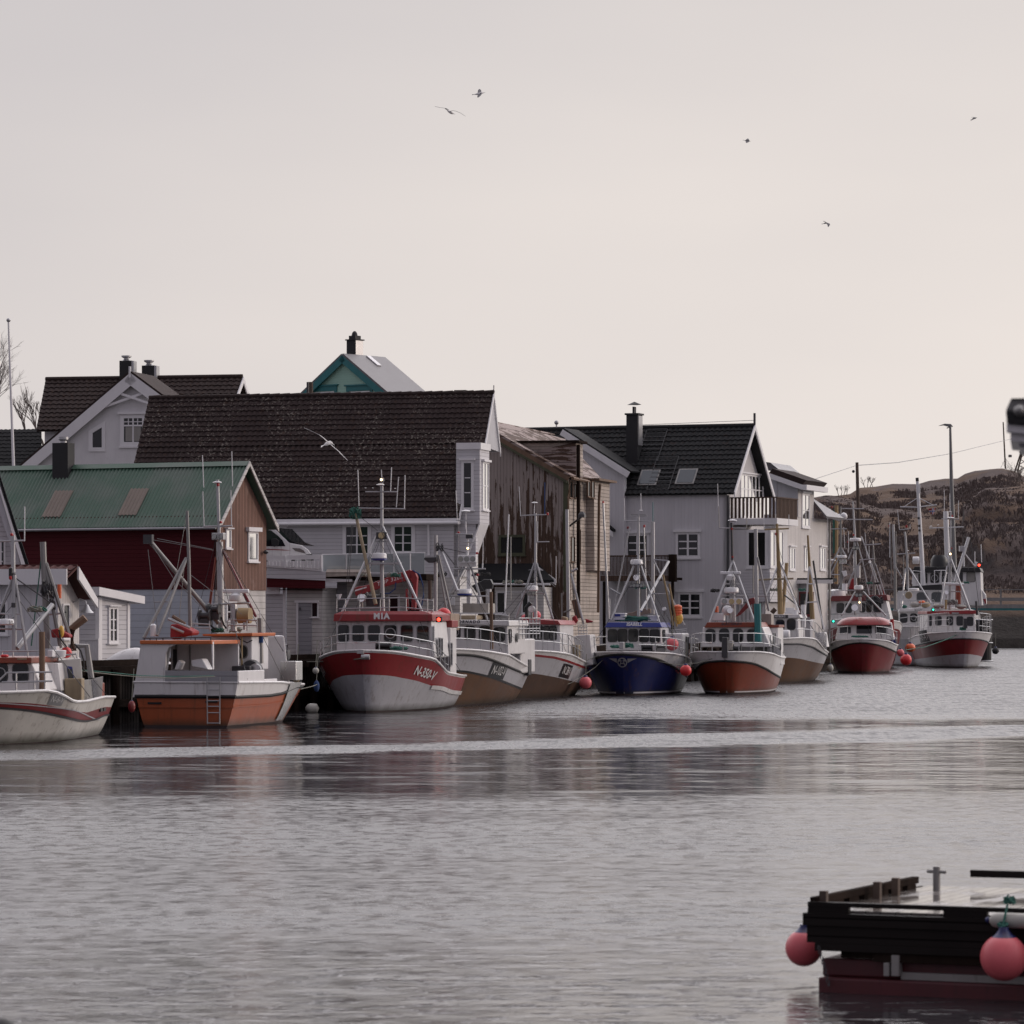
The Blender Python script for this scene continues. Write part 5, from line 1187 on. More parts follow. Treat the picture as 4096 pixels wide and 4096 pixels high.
def radome(t, c, w, h, y, name='radar', band=None):
    p = t.fr.P(*c, y); s = t.fr.scale(y); a, b = w * s / 2, h * s
    o = t.part(name, MB().lathe(p, [(a * .80, 0), (a, b * .18), (a * .98, b * .75), (a * .86, b * .95), (a * .3, b)], 20), 'radar_white', smooth=True)
    if band: t.part('band', MB().lathe(p, [(a * .82, -b * .22), (a * 1.01, -.01), (a * 1.01, b * .10), (a * .9, b * .12)], 20), band, o, True)
    return o
def openradar(t, c, w, y, name='scanner'):
    p = t.fr.P(*c, y); s = t.fr.scale(y); a = w * s / 2
    o = t.part(name, MB().lathe(p + Vector((0, 0, -.32)), [(.16, 0), (.2, .05), (.2, .2), (.1, .28)], 12), 'radar_white', smooth=True)
    m = MB().box(-a, a, -.07, .07, -.05, .08); m.v = [(p.x + v[0], p.y + v[1], p.z + v[2]) for v in m.v]; t.part('arm', m, 'radar_white', o, bevel=.03); return o
def dish(t, c, w, y, mat='radar_white', name='gps_antenna'):
    p = t.fr.P(*c, y); a = w * t.fr.scale(y) / 2; return t.part(name, MB().lathe(p, [(a * .3, -a * .3), (a, 0), (a * .9, a * .12), (a * .2, a * .28)], 14), mat, smooth=True)
def flood(t, c, w, h, y, n=1, name='floodlight', body='radar_white', lens='lens'):
    p = t.fr.P(*c, y); s = t.fr.scale(y); a, b = w * s / 2, h * s / 2
    o = t.part(name, MB().box(p.x - a, p.x + a, p.y - .05, p.y + .2, p.z - b, p.z + b), body, bevel=.02)
    for i in range(n): x = p.x - a + (2 * a) * (i + .5) / n; r = min(a / n, b) * .85; t.part('lens', MB().lathe((x, p.y - .03, p.z), [(r * 1.08, -.02), (r * 1.08, .03), (r * .95, .035), (r * .9, .03)], 18, 'y').mat(0), lens if not isinstance(lens, (list, tuple)) else lens[i], o, True)
    return o
def spot(t, c, w, y, name='searchlight', ax=0):
    p = t.fr.P(*c, y); a = w * t.fr.scale(y) / 2
    o = t.part(name, MB().lathe(p + Vector((0, .2, 0)), [(a * .55, -.25), (a * .95, -.1), (a, .18)], 16, 'y'), 'steel', smooth=True)
    t.part('lens', MB().lathe(p + Vector((0, .2, 0)), [(a * .9, .17), (a * .88, .19)], 16, 'y'), 'glass_mirror', o, True)
    t.part('bracket', MB().tube([p + Vector((0, .2, -a)), p + Vector((0, .2, -a - .25))], .04, 6), 'dull_steel', o); return o
def box_px(t, name, x0, y0, x1, y1, yy, dep, mat, bevel=.02, parent=None):
    a, b = t.fr.P(x0, y0, yy), t.fr.P(x1, y1, yy); return t.part(name, MB().box(min(a.x, b.x), max(a.x, b.x), yy, yy + dep, min(a.z, b.z), max(a.z, b.z)), mat, parent, bevel=bevel)
def visor(t, q, y0, dep, mat, txt=None, c=None, h=None, tm='letter_white', space=1.1, lean=.0, bold=.02, shear=0, name='roof', tilt=0):
    o, f = house(t, name, q, y0, dep, mat, .02, lean=lean)
    if txt:
        p = t.fr.P(*c, y0); hh = h * t.fr.scale(y0)
        t.part('name_lettering', MB().text(txt, lambda x, y: (p.x + x * hh, y0 - .012 + 0 * y + lean * max(0, 0), p.z + y * hh + tilt * x * hh), 1.38, bold, space, shear), tm)
    return o
def sidebox(t, H, name, pl_, pr_, z0, mat='white_gloss', tt=.75, w=3.2):
    x = H.surf(tt, H.zs(tt), 1).x - .03; a = t.fr.PX(*pl_, x); y1 = min(H.L - .1, t.fr.hx(*pr_, x)[0]); y0 = min(a.y, y1 - .8)
    t.part(name, MB().box(x - w, x, y0, y1, z0, a.z), mat, bevel=.06); return Vector((x, y0, a.z))
def winch(t, c, y, w=.5, name='winch', mat='dark_steel'):
    p = t.fr.P(*c, y); return t.part(name, MB().lathe(p + Vector((-w / 2, 0, 0)), [(.2, 0), (.2, .05), (.1, .06), (.1, w - .06), (.2, w - .05), (.2, w)], 12, 'x').box(p.x - w / 2, p.x + w / 2, p.y - .1, p.y + .1, p.z - .35, p.z - .1), mat, smooth=True)
def wavyrope(t, name, pts, y, mat, r=.018): return t.rod(name, mat, pts, y, r, None, 5)
def lampdot(t, c, y, mat, s=.07, case='black_paint', name='navigation_light'):
    p = t.fr.P(*c, y); o = t.part(name, MB().box(p.x - s * 1.6, p.x + s * 1.6, p.y, p.y + .2, p.z - s * 1.5, p.z + s * 1.5), case, bevel=.01)
    t.part('lamp', MB().ball((p.x, p.y - .01, p.z), s, 8), mat, o, True); return o
def heap(m, c, w, h, d, seed=0, n=26, r=.02):
    """tangled coil of rope"""
    random.seed(seed); pts = []
    for i in range(n * 6):
        a = i * .55 + random.random() * .4; k = .55 + .45 * random.random()
        pts.append((c[0] + math.cos(a) * w / 2 * k, c[1] + math.sin(a) * d / 2 * k, c[2] + h * random.random() * (1 - .5 * k)))
    return m.tube(pts, r, 4)
def bframe(px, py, phi): d = CH * FPX / (py - HY); return depth_frame(px, d, phi)

DRESS = []
def dress(t, H, seed, top, yroof, aft=True):
    '''loose gear that every working boat carries: stays, coils, tubs, cables'''
    random.seed(seed); R1 = random.random
    A = t.fr.P(*top, H.L * .42)
    for i in range(5):
        q = .15 + .8 * R1(); sd = random.choice((1, -1)); m = H.surf(q, H.zs(q), sd) + Vector((0, 0, .1)); a = A - Vector((0, 0, R1() * 1.2)); c = (a + m) / 2 + Vector((0, 0, -.06)); t.part('stay', MB().tube([a, c, m], .011, 4), 'dark_steel')
    for i in range(3):
        q = .12 + .3 * R1(); z = H.zs(q) - .42; x = (R1() - .5) * H.B * .45; y = H.surf(q, z, 1).y; m = MB(); heap(m, Vector((x, y, z + .1)), .5, .35, .45, seed * 7 + i, 12, .02); t.part('rope_coil', m, random.choice(('rope_green', 'rope_blue', 'rope_grey', 'canvas_red')), smooth=True)
    y0 = H.L * .6
    for i in range(5):
        q = .58 + .36 * R1(); z = H.zs(q) - .35; x = (.15 + R1() * .25) * H.B; y = H.surf(q, z, 1).y; w = .22 + .2 * R1(); h = .3 + .55 * R1(); t.part('tub', MB().box(x - w, x + w, y - w, y + w, z, z + h + .2), random.choice(('blue_trim', 'net_tan', 'radar_white', 'dull_steel', 'rust_orange', 'dark_steel')), bevel=.03)
    for i in range(3):
        x = (R1() - .5) * H.B * .5; p = Vector((x, H.L * .42 + R1() * 2, yroof)); m = MB(); heap(m, p + Vector((0, 0, .1)), .45, .25, .4, seed * 9 + i, 9, .018); t.part('cable_coil', m, random.choice(('black_rubber', 'rope_grey', 'rope_green')), smooth=True)

# ---- MIA ----
def mia():
    fr = bframe(1464, 2850, 8.0); t = T('fishing_boat', 'red and white fishing boat MIA with red deck crane, N-350-V on its bow', 'fishing boat', fr, 'fishing boats moored along the quay'); k = K(1200, 1900, 1.932)
    z = lambda py, y=0: fr.P(1480, py, y).z
    L0 = [(0, .06), (1, .06)]; L1 = (1, k(500, 1543, 700, 1552, 900, 1590, 1050, 1640, 1150, 1675, 1255, 1700)); L2 = (1, k(530, 1372, 700, 1380, 900, 1410, 1040, 1442, 1085, 1472, 1110, 1520, 1150, 1547, 1255, 1568)); L3 = (1, k(530, 1355, 700, 1362, 900, 1392, 1040, 1422, 1082, 1450, 1108, 1500, 1150, 1528, 1255, 1550))
    H = Hull(t, 11, 4.75, [L0, L1, L2, L3], ['antifoul', 'grey_hull', 'red_hull', 'white_gloss'], rake=1.1, sb=.74, tet=.36, tew=.6, pw=.62, deck=.55)
    H.strip('rubbing_strake', 'white_gloss', [(0, .8), (.3, .85), (.6, .62), (1, .48)], -.05, .10, .30, 1, .05)
    H.text('N-350-V', *k(960, 1528)[0], .34, 'letter_white', 1, shear=.25, bold=.03, tilt=-.16)
    H.text('N-350-V', 1292, 2690, .34, 'letter_white', -1, shear=-.2, bold=.03, tilt=.12)
    H.rail('bow_railing', .03, .45, .62, 2, 6, join=True)
    t.part('anchor_roller', MB().lathe(fr.P(1462, 2628, -1.15), [(.10, -.15), (.10, .15)], 10, 'x').box(-.12, .12, -1.2, -.6, H.zs(0) - .12, H.zs(0) + .02), 'steel', smooth=True)
    yw = 3.2; _, f = house(t, 'wheelhouse', k(282, 1385, 1045, 1415, 1015, 1125, 278, 1130), yw, 3.6, 'white_gloss', .06)
    pl = Y_(yw)
    for i, r in enumerate(((295, 1158, 380, 1288), (405, 1160, 498, 1286), (527, 1160, 620, 1284), (650, 1160, 748, 1286), (780, 1160, 873, 1288), (905, 1165, 996, 1290))): rwin(t, pl, (*k(r[0], r[1])[0], *k(r[2], r[3])[0]), .10, 'steel', clear=(i == 3))
    xs = f[1].x; rwin(t, X_(xs), (*k(1020, 1170)[0], *k(1032, 1290)[0]), .06, 'steel', 'glass_mirror')
    visor(t, k(257, 1130, 1022, 1130, 1022, 1078, 262, 1076), yw - .35, 4.3, 'red_hull', 'MIA', k(630, 1092)[0], 46 / 1.932, bold=.07, space=1.25)
    t.part('roof_top', (lambda a, b, c, d: MB().hexa([a, b, b + Vector((0, 4.2, 0)), a + Vector((0, 4.2, 0))], [c, d, d + Vector((0, 4.2, 0)), c + Vector((0, 4.2, 0))]))(fr.P(*k(262, 1076)[0], yw - .35), fr.P(*k(1022, 1078)[0], yw - .35), fr.P(*k(330, 1052)[0], yw - .2), fr.P(*k(950, 1052)[0], yw - .2)), 'red_hull')
    # aft superstructure on the right
    a = xs; z1 = fr.PX(*k(1060, 1180)[0], a).z; q = fr.hx(*k(1215, 1300)[0], a + .1)[0]
    t.part('aft_cabin', MB().box(.6, a + .02, yw + 3.61, 8.3, 1.0, z1), 'white_gloss', bevel=.04)
    t.part('aft_cabin_trim', MB().box(.55, a + .06, yw + 3.7, 8.4, z1 + .002, z1 + .28), 'red_hull', bevel=.02)
    for r in ((1066, 1262, 1080, 1390), (1085, 1265, 1098, 1395), (1158, 1300, 1172, 1470)): rwin(t, X_(a + .02), (*k(r[0], r[1])[0], *k(r[2], r[3])[0]), .05, 'steel', 'glass')
    box_px(t, 'net_bin', *k(1040, 1070)[0], *k(1165, 1200)[0], 7.2, 2.2, 'crate_brown')
    for s in (0, 1):
        pts = [fr.P(*k(300, 960 + s * 74)[0], yw - .1), fr.P(*k(790, 948 + s * 74)[0], yw - .1), fr.P(*k(1020, 970 + s * 74)[0], yw + .3), fr.P(*k(1030, 968 + s * 74)[0], yw + 3)]; t.part('roof_railing', MB().tube(pts, .024, 6), 'steel', smooth=True)
    m = MB()
    for x in (283, 350, 460, 620, 690, 820, 985, 1030): m.tube([fr.P(*k(x, 955)[0], yw - .1), fr.P(*k(x, 1060)[0], yw - .1)], .022, 5)
    t.part('railing_posts', m, 'steel')
    ym = yw + 1.6
    rods(t, 'mast', 'steel', ym, .085, k(640, 1050, 632, 690, 632, 60), r2=.06, n=10)
    rods(t, 'mast_leg', 'steel', [yw + .3, ym], .05, k(325, 1060, 590, 480)); rods(t, 'mast_leg', 'steel', [yw + .3, ym], .05, k(950, 1070, 640, 400))
    rods(t, 'crossbar', 'steel', ym - .05, .03, k(455, 256, 812, 262), k(505, 130, 750, 130), k(575, 512, 690, 514))
    rods(t, 'antenna', 'radar_white', ym, .018, k(456, 240, 447, -40), k(700, 125, 708, -60), k(744, 250, 762, 15), k(807, 265, 812, 0), k(632, 20, 628, -40))
    for c in ((507, 100), (562, 100), (735, 104)): dish(t, k(*c)[0], 9, ym, name='sensor')
    dish(t, k(621, 76)[0], 34, ym - .1); lampdot(t, k(629, 36)[0], ym - .1, 'lamp_warm', .045, 'dull_steel', 'masthead_light')
    flood(t, k(630, 468)[0], 43, 28, ym - .15, 1, body='dark_steel', lens='lens_amber')
    t.part('radar_platform', MB().box(fr.P(*k(500, 686)[0], ym).x, fr.P(*k(775, 686)[0], ym).x, ym - .35, ym + .3, fr.P(*k(500, 690)[0], ym).z, fr.P(*k(500, 676)[0], ym).z), 'steel')
    radome(t, k(610, 652)[0], 64, 26, ym - .2, band='blue_trim')
    lampdot(t, k(1072, 1117)[0], yw - .3, 'lamp_red', .07)
    # red folding crane aft of the mast
    yc = 8.2; P = lambda *c: [fr.P(*p, yc) for p in k(*c)]
    a = P(415, 870, 520, 850, 740, 765, 850, 730, 870, 790, 830, 815, 700, 850, 430, 935); t.part('crane_boom', MB().hexa(a, [v + Vector((0, .3, 0)) for v in a]), 'red_hull', bevel=.02)
    a = P(850, 735, 885, 740, 905, 790, 900, 880, 890, 1040, 858, 1040, 865, 880, 875, 850, 845, 800); t.part('crane_post', MB().hexa(a, [v + Vector((0, .34, 0)) for v in a]), 'red_hull', bevel=.02)
    a = P(815, 880, 832, 880, 838, 1040, 820, 1040); t.part('crane_cylinder', MB().hexa(a, [v + Vector((0, .2, 0)) for v in a]), 'red_hull')
    c = fr.P(*k(695, 815)[0], yc - .012); t.part('crane_lettering', MB().text('TMP 320L', lambda x, y: (c.x + x * .16, c.y, c.z + y * .16 + x * .16 * .30), 1.3, .01, 1.2), 'letter_white')
    t.part('crane_window', (lambda a: MB().hexa(a, [v + Vector((0, .02, 0)) for v in a]))([v + Vector((0, -.02, 0)) for v in P(425, 888, 515, 862, 515, 872, 425, 900)]), 'letter_white')
    wavyrope(t, 'crane_hose', k(740, 830, 735, 880, 690, 915, 655, 915), yc - .1, 'rope_blue', .025); wavyrope(t, 'crane_hose', k(870, 735, 925, 770, 950, 850, 955, 930, 940, 1010), yc - .1, 'rope_blue', .03)
    # derrick pole on the left
    rods(t, 'derrick', 'net_tan', [yw + .6, yw + 1.8], .075, k(585, 1000, 430, 300), r2=.06, n=8)
    m = MB(); heap(m, fr.P(*k(428, 340)[0], yw + 1.8), .5, .7, .4, 3, 14); t.part('net_tangle', m, 'rope_green')
    wavyrope(t, 'rigging', k(400, 390, 360, 830), yw + 1.8, 'dark_steel', .012); wavyrope(t, 'rigging', k(410, 390, 375, 830), yw + 1.8, 'dark_steel', .012); wavyrope(t, 'rigging', k(435, 300, 600, 430), yw + 1.8, 'dark_steel', .010)
    winch(t, k(575, 945)[0], yw + 1.2, .6); spot(t, k(472, 950)[0], 34, yw + .5)
    t.part('horn', MB().lathe(fr.P(*k(300, 945)[0], yw), [(.04, -.1), (.12, .12)], 10), 'radar_white')
    # foredeck gear
    m = MB(); heap(m, fr.P(*k(765, 1350)[0], .9), .7, .18, .6, 5, 22); t.part('rope_coil', m, 'rope_green')
    winch(t, k(645, 1320)[0], 1.2, .55, 'anchor_winch', 'black_paint')
    # stern gantry and aft mast
    rods(t, 'aft_mast', 'steel', 10.2, .075, k(1048, 1060, 1048, 465), n=8)
    ka = K(1640, 2180, 6.0375)
    rods(t, 'boom', 'steel', [10.2, 9.4], .06, ka(730, 60, 1150, 1110)); rods(t, 'boom', 'dull_steel', [10.2, 9.6], .05, ka(690, 250, 1050, 1870), ka(650, 240, 900, 1640))
    a = [fr.P(*p, 10.0) for p in ka(320, 330, 370, 290, 640, 290, 640, 380, 560, 425, 440, 430)]; t.part('work_light', MB().hexa(a, [v + Vector((0, .5, 0)) for v in a]), 'dark_steel', bevel=.03)
    m = MB(); heap(m, fr.P(*ka(720, 150)[0], 10.1), .3, .5, .3, 9, 8); t.part('block', m, 'dark_steel')
    rods(t, 'exhaust_pipe', 'pole_brown', 8.8, .07, k(1003, 960, 1003, 815), n=8)
    wavyrope(t, 'rigging', ka(800, 70, 1350, 190), 10.1, 'dark_steel', .012); wavyrope(t, 'rigging', ka(790, 100, 1080, 480), 10.1, 'dark_steel', .02)
    t.part('orange_buoy', MB().ball(fr.P(*k(1110, 1085)[0], 9), .3), 'buoy_red', smooth=True)
    dress(t, H, 1, (1524, 2090), 4.95)
mia()

# ---- TORNADO ----
def tornado():
    fr = bframe(1726, 2828, 9.5); t = T('fishing_boat', 'white wooden-bottomed boat TORNADO with black N-102-V plate, just behind MIA', 'fishing boat', fr, 'fishing boats moored along the quay'); k = K(1750, 2100, 2.576)
    L0 = [(0, .05), (1, .05)]; L1 = (1, k(250, 1508, 400, 1535, 550, 1570, 700, 1625, 850, 1685, 960, 1722, 1045, 1700)); L2 = (1, k(250, 1335, 400, 1345, 520, 1375, 650, 1425, 800, 1490, 920, 1540, 1000, 1552, 1045, 1540)); L3 = (1, k(250, 1278, 500, 1298, 740, 1340, 880, 1430, 1045, 1525))
    H = Hull(t, 12.4, 4.7, [L0, L1, L2, L3], ['antifoul', 'varnish', 'grey_hull', 'white_gloss'], rake=1.6, sb=.62, tew=.62, tet=.42, pw=.62, deck=.6, rail_lv=2, st=.18)
    H.strip('boot_line', 'black_paint', H.lv[1], -.03, .05)
    H.text('N-102-V', *k(630, 1500)[0], .36, 'letter_white', 1, 'number_black', .1, 1.0, .005, -.07, 2.1, .58)
    H.rail('bow_railing', .06, .50, .85, 2, 7)
    yw = 4.4; _, f = house(t, 'wheelhouse', k(160, 1290, 735, 1335, 722, 1025, 150, 1015), yw, 4.2, 'white_gloss', .05)
    for i, r in enumerate(((140, 1045, 230, 1165), (285, 1048, 384, 1172), (435, 1050, 538, 1182), (585, 1062, 690, 1192))): rwin(t, Y_(yw), (*k(r[0], r[1])[0], *k(r[2], r[3])[0]), .09, 'dark_steel', clear=i == 0)
    xs = f[1].x; rwin(t, X_(xs), (*k(740, 1078)[0], *k(757, 1208)[0]), .08, 'dark_steel', 'glass_mirror')
    y1 = fr.hx(*k(850, 1100)[0], xs)[0]
    p = fr.PX(*k(817, 1160)[0], xs + .02); t.part('porthole', MB().lathe(p, [(.2, 0), (.2, .03), (.15, .035)], 14, 'x'), 'dark_steel', smooth=True)
    visor(t, k(150, 1018, 740, 1040, 735, 985, 150, 978), yw - .25, 4.8, 'white_gloss', 'TORNADO', k(308, 999)[0], 30 / 2.576, 'letter_dark', 1.42, bold=.06, shear=.12, tilt=-.0)
    zt = H.zs(.8)
    a = sidebox(t, H, 'aft_shelter', k(858, 1175)[0], k(1005, 1175)[0], 1.2)
    m = MB(); z0, z1 = a.z, fr.PX(*k(860, 960)[0], xs).z
    for i in range(7): m.tube([(xs + .05, yw + 2.2 + i * .9, z0), (xs + .05, yw + 2.2 + i * .9, z1)], .022, 5)
    for j in range(4): m.tube([(xs + .05, yw + 2.2, z0 + (z1 - z0) * (j + 1) / 4), (xs + .05, yw + 7.6, z0 + (z1 - z0) * (j + 1) / 4)], .022, 5)
    t.part('side_cage', m, 'steel')
    m = MB(); pts = [fr.P(*p, yw + .1) for p in k(160, 908, 560, 910, 735, 935)]; m.tube(pts, .022, 5); m.tube([v - Vector((0, 0, .32)) for v in pts], .018, 5)
    for x in (238, 395, 560, 735): m.tube([fr.P(*k(x, 912)[0], yw + .1), fr.P(*k(x, 985)[0], yw + .1)], .02, 5)
    t.part('roof_railing', m, 'steel')
    ym = yw + 1.8
    box_px(t, 'mast', *k(300, 430)[0], *k(338, 810)[0], ym, .3, 'radar_white'); box_px(t, 'roof_box', *k(258, 808)[0], *k(525, 905)[0], ym - .3, 1.6, 'canvas_grey')
    rods(t, 'mast_leg', 'steel', ym, .05, k(110, 730, 280, 430), k(345, 430, 512, 975)); rods(t, 'mast_leg', 'steel', ym, .035, k(20, 890, 110, 740))
    rods(t, 'crossbar', 'steel', ym - .1, .035, k(120, 732, 520, 732), k(160, 452, 495, 452), k(190, 92, 360, 95), k(260, 170, 385, 182))
    flood(t, k(303, 350)[0], 74, 30, ym - .25, 3); box_px(t, 'light_board', *k(205, 318)[0], *k(400, 430)[0], ym - .1, .12, 'radar_white')
    rods(t, 'mast_pole', 'radar_white', ym, .045, k(312, 330, 312, 120), n=8)
    rods(t, 'mast_pole', 'radar_white', ym, .03, k(290, 40, 290, -40), n=6)
    dish(t, (1863, 2045), 38, ym); rods(t, 'antenna', 'radar_white', ym, .016, [(1863, 2046), (1866, 2140)], [(1829, 2080), (1824, 1962)]); rods(t, 'antenna', 'radar_white', ym, .03, k(463, 455, 466, 395)); rods(t, 'antenna', 'radar_white', ym, .016, k(466, 395, 472, 95))
    rods(t, 'crossbar', 'steel', ym, .025, [(1824, 2082), (1912, 2084)])
    lampdot(t, k(312, 240)[0], ym - .12, 'lamp_warm', .045, 'dull_steel', 'masthead_light')
    for c in ((215, 78), (405, 290), (412, 513)): box_px(t, 'red_light', *k(c[0] - 11, c[1] - 11)[0], *k(c[0] + 11, c[1] + 11)[0], ym - .1, .15, 'red_lamp')
    box_px(t, 'signal_lamp', *k(290, 98)[0], *k(362, 138)[0], ym - .1, .15, 'dark_steel')
    radome(t, k(279, 715)[0], 60, 22, ym - .3, band='blue_trim')
    a = [fr.P(*p, 8.6) for p in k(350, 625, 480, 560, 545, 560, 570, 610, 560, 660, 430, 690, 400, 700)]; t.part('crane_head', MB().hexa(a, [v + Vector((0, .35, 0)) for v in a]), 'black_paint', bevel=.03)
    rods(t, 'exhaust', 'radar_white', 6, .09, k(425, 880, 430, 740), n=10); rods(t, 'exhaust', 'steel', 7, .12, k(527, 830, 527, 660), n=10); rods(t, 'rusty_post', 'wood_brown', 2.6, .07, k(560, 1280, 552, 690), n=8)
    rods(t, 'fishing_rod', 'radar_white', 9.5, .03, k(698, 860, 735, -110)); rods(t, 'fishing_rod', 'dull_steel', 10, .025, k(755, 770, 755, 120))
    box_px(t, 'brown_net', *k(170, 930)[0], *k(395, 975)[0], yw + .4, 1.6, 'net_tan', .05); box_px(t, 'control_box', *k(80, 742)[0], *k(178, 830)[0], 7.5, .5, 'radar_white')
    spot(t, k(965, 868)[0], 27, 9.4, 'white_floodlight')
    for c, mt in (((60, 900), 'buoy_red'), ((150, 920), 'buoy_red')): t.part('float_ball', MB().ball(fr.P(*k(*c)[0], 8.5), .2, 10), mt, smooth=True)
    dress(t, H, 2, (1870, 2240), 5.1)
tornado()

# ---- N 38 V ----
def redvisor():
    fr = bframe(2012, 2800, 10.5); t = T('fishing_boat', 'white boat with red roof band and N 38 V plate, between TORNADO and ISABELL', 'fishing boat', fr, 'fishing boats moored along the quay'); k = K(1750, 2100, 2.576)
    L0 = [(0, .05), (1, .05)]; L1 = (1, k(1000, 1530, 1200, 1565, 1330, 1595, 1450, 1625, 1600, 1640)); L2 = (1, k(1000, 1340, 1200, 1362, 1330, 1395, 1450, 1440, 1530, 1470, 1600, 1480)); L3 = (1, k(1000, 1296, 1200, 1306, 1330, 1325, 1400, 1345, 1500, 1400, 1600, 1440))
    H = Hull(t, 10.8, 4.5, [L0, L1, L2, L3], ['antifoul', 'wood_hull', 'grey_hull', 'white_gloss'], rake=1.4, sb=.62, tew=.6, tet=.42, pw=.65, rail_lv=None)
    H.strip('red_line', 'red_hull', H.lv[2], -.06, .03)
    H.text('N 38 V', *k(1332, 1498)[0], .36, 'letter_white', 1, 'number_black', .1, 1.0, .005, -.07, 1.9, .58)
    H.rail('bow_railing', .1, .75, .85, 2, 9)
    yw = 4.2; _, f = house(t, 'wheelhouse', k(930, 1320, 1270, 1330, 1262, 1025, 930, 1020), yw, 3.5, 'white_gloss', .05)
    for r in ((935, 1045, 1085, 1172), (1098, 1045, 1150, 1175), (1160, 1046, 1222, 1178)): rwin(t, Y_(yw), (*k(r[0], r[1])[0], *k(r[2], r[3])[0]), .05, 'dark_steel')
    visor(t, k(860, 1020, 1270, 1028, 1240, 985, 880, 965), yw - .3, 4.2, 'red_hull', 'SKJÆR', k(1000, 990)[0], 22 / 2.576, bold=.01)
    z1 = fr.P(*k(1500, 1150)[0], 8.5).z
    a = [fr.P(*p, 9.2) for p in k(1395, 1150, 1460, 1135, 1570, 1130, 1600, 1440, 1470, 1460)]; t.part('stern_shelter', MB().hexa(a, [v + Vector((.05, 1.2, 0)) for v in a]), 'white_gloss', bevel=.03)
    ym = 5.6
    rods(t, 'mast', 'steel', ym, .08, k(1010, 980, 1010, 380, 1010, -120), r2=.05, n=8); rods(t, 'mast_leg', 'steel', ym, .05, k(805, 960, 1000, 390), k(1190, 970, 1020, 390))
    rods(t, 'crossbar', 'steel', ym, .03, k(712, 690, 1110, 702), k(1010, 175, 1150, 172)); rods(t, 'crossbar', 'steel', ym, .03, [(2087, 2062), (2195, 2058)])
    dish(t, (2138, 2011), 26, ym); rods(t, 'antenna', 'radar_white', ym, .016, [(2138, 2012), (2137, 2060)], [(2083, 2065), (2076, 1945)], [(2150, 2165), (2151, 2085)]); rods(t, 'antenna', 'rope_blue', ym, .025, [(2179, 2058), (2179, 1930)])
    box_px(t, 'red_light', 2186, 2050, 2194, 2061, ym - .1, .12, 'red_lamp')
    radome(t, k(979, 680)[0], 46, 22, ym - .3); flood(t, k(968, 708)[0], 36, 14, ym - .4, 2, body='dull_steel')
    rods(t, 'hydraulic_arm', 'black_paint', 4.0, .10, k(918, 980, 918, 850, 960, 800), n=8); 
    for c, r, mt in (((900, 960), .17, 'buoy_pink'), ((1020, 930), .2, 'buoy_pink'), ((1145, 870), .0, '')):
        if r: t.part('float_ball', MB().ball(fr.P(*k(*c)[0], 6), r, 10), mt, smooth=True)
    a = [fr.P(*p, 8) for p in k(1275, 940, 1330, 950, 1340, 1060, 1280, 1080)]; t.part('oilskin', MB().hexa(a, [v + Vector((0, .4, 0)) for v in a]), 'net_tan', bevel=.05)
    a = [fr.P(*p, 8.6) for p in k(1385, 950, 1420, 930, 1445, 985, 1420, 1025, 1390, 1010)]; t.part('folded_flag', MB().hexa(a, [v + Vector((0, .2, 0)) for v in a]), 'canvas_red', bevel=.03)
    a = [fr.P(*p, 8.7) for p in k(1520, 965, 1600, 990, 1590, 1005, 1530, 1010)]; t.part('folded_flag', MB().hexa(a, [v + Vector((0, .2, 0)) for v in a]), 'canvas_red', bevel=.03)
    # bundle of masts aft
    rods(t, 'aft_mast', 'steel', 9.4, .085, k(1350, 960, 1335, -160), n=8)
    rods(t, 'boom', 'steel', 9.0, .055, k(1505, 1020, 1375, 500), k(1380, 480, 1440, 450)); rods(t, 'rolled_sail', 'wood_brown', 9.2, .16, k(1460, 960, 1415, 770), n=8)
    rods(t, 'boom', 'dull_steel', 9.3, .04, k(1285, 1100, 1280, 700), k(1300, 900, 1380, 870)); wavyrope(t, 'rigging', k(1370, 400, 1440, 960), 9, 'dark_steel', .014); wavyrope(t, 'rigging', k(1360, 380, 1400, 740), 9, 'dark_steel', .014)
    rods(t, 'antenna', 'radar_white', ym + 2, .015, k(1222, 600, 1222, 320))
    m = MB()
    for j in range(4): m.tube([fr.P(*k(1450, 1030 + j * 30)[0], 9.6), fr.P(*k(1540, 1030 + j * 30)[0], 9.6)], .02, 5)
    for x in (1450, 1480, 1510, 1540): m.tube([fr.P(*k(x, 1028)[0], 9.6), fr.P(*k(x, 1140)[0], 9.6)], .02, 5)
    t.part('stern_cage', m, 'steel')
    dress(t, H, 3, (2142, 2250), 4.9)
redvisor()

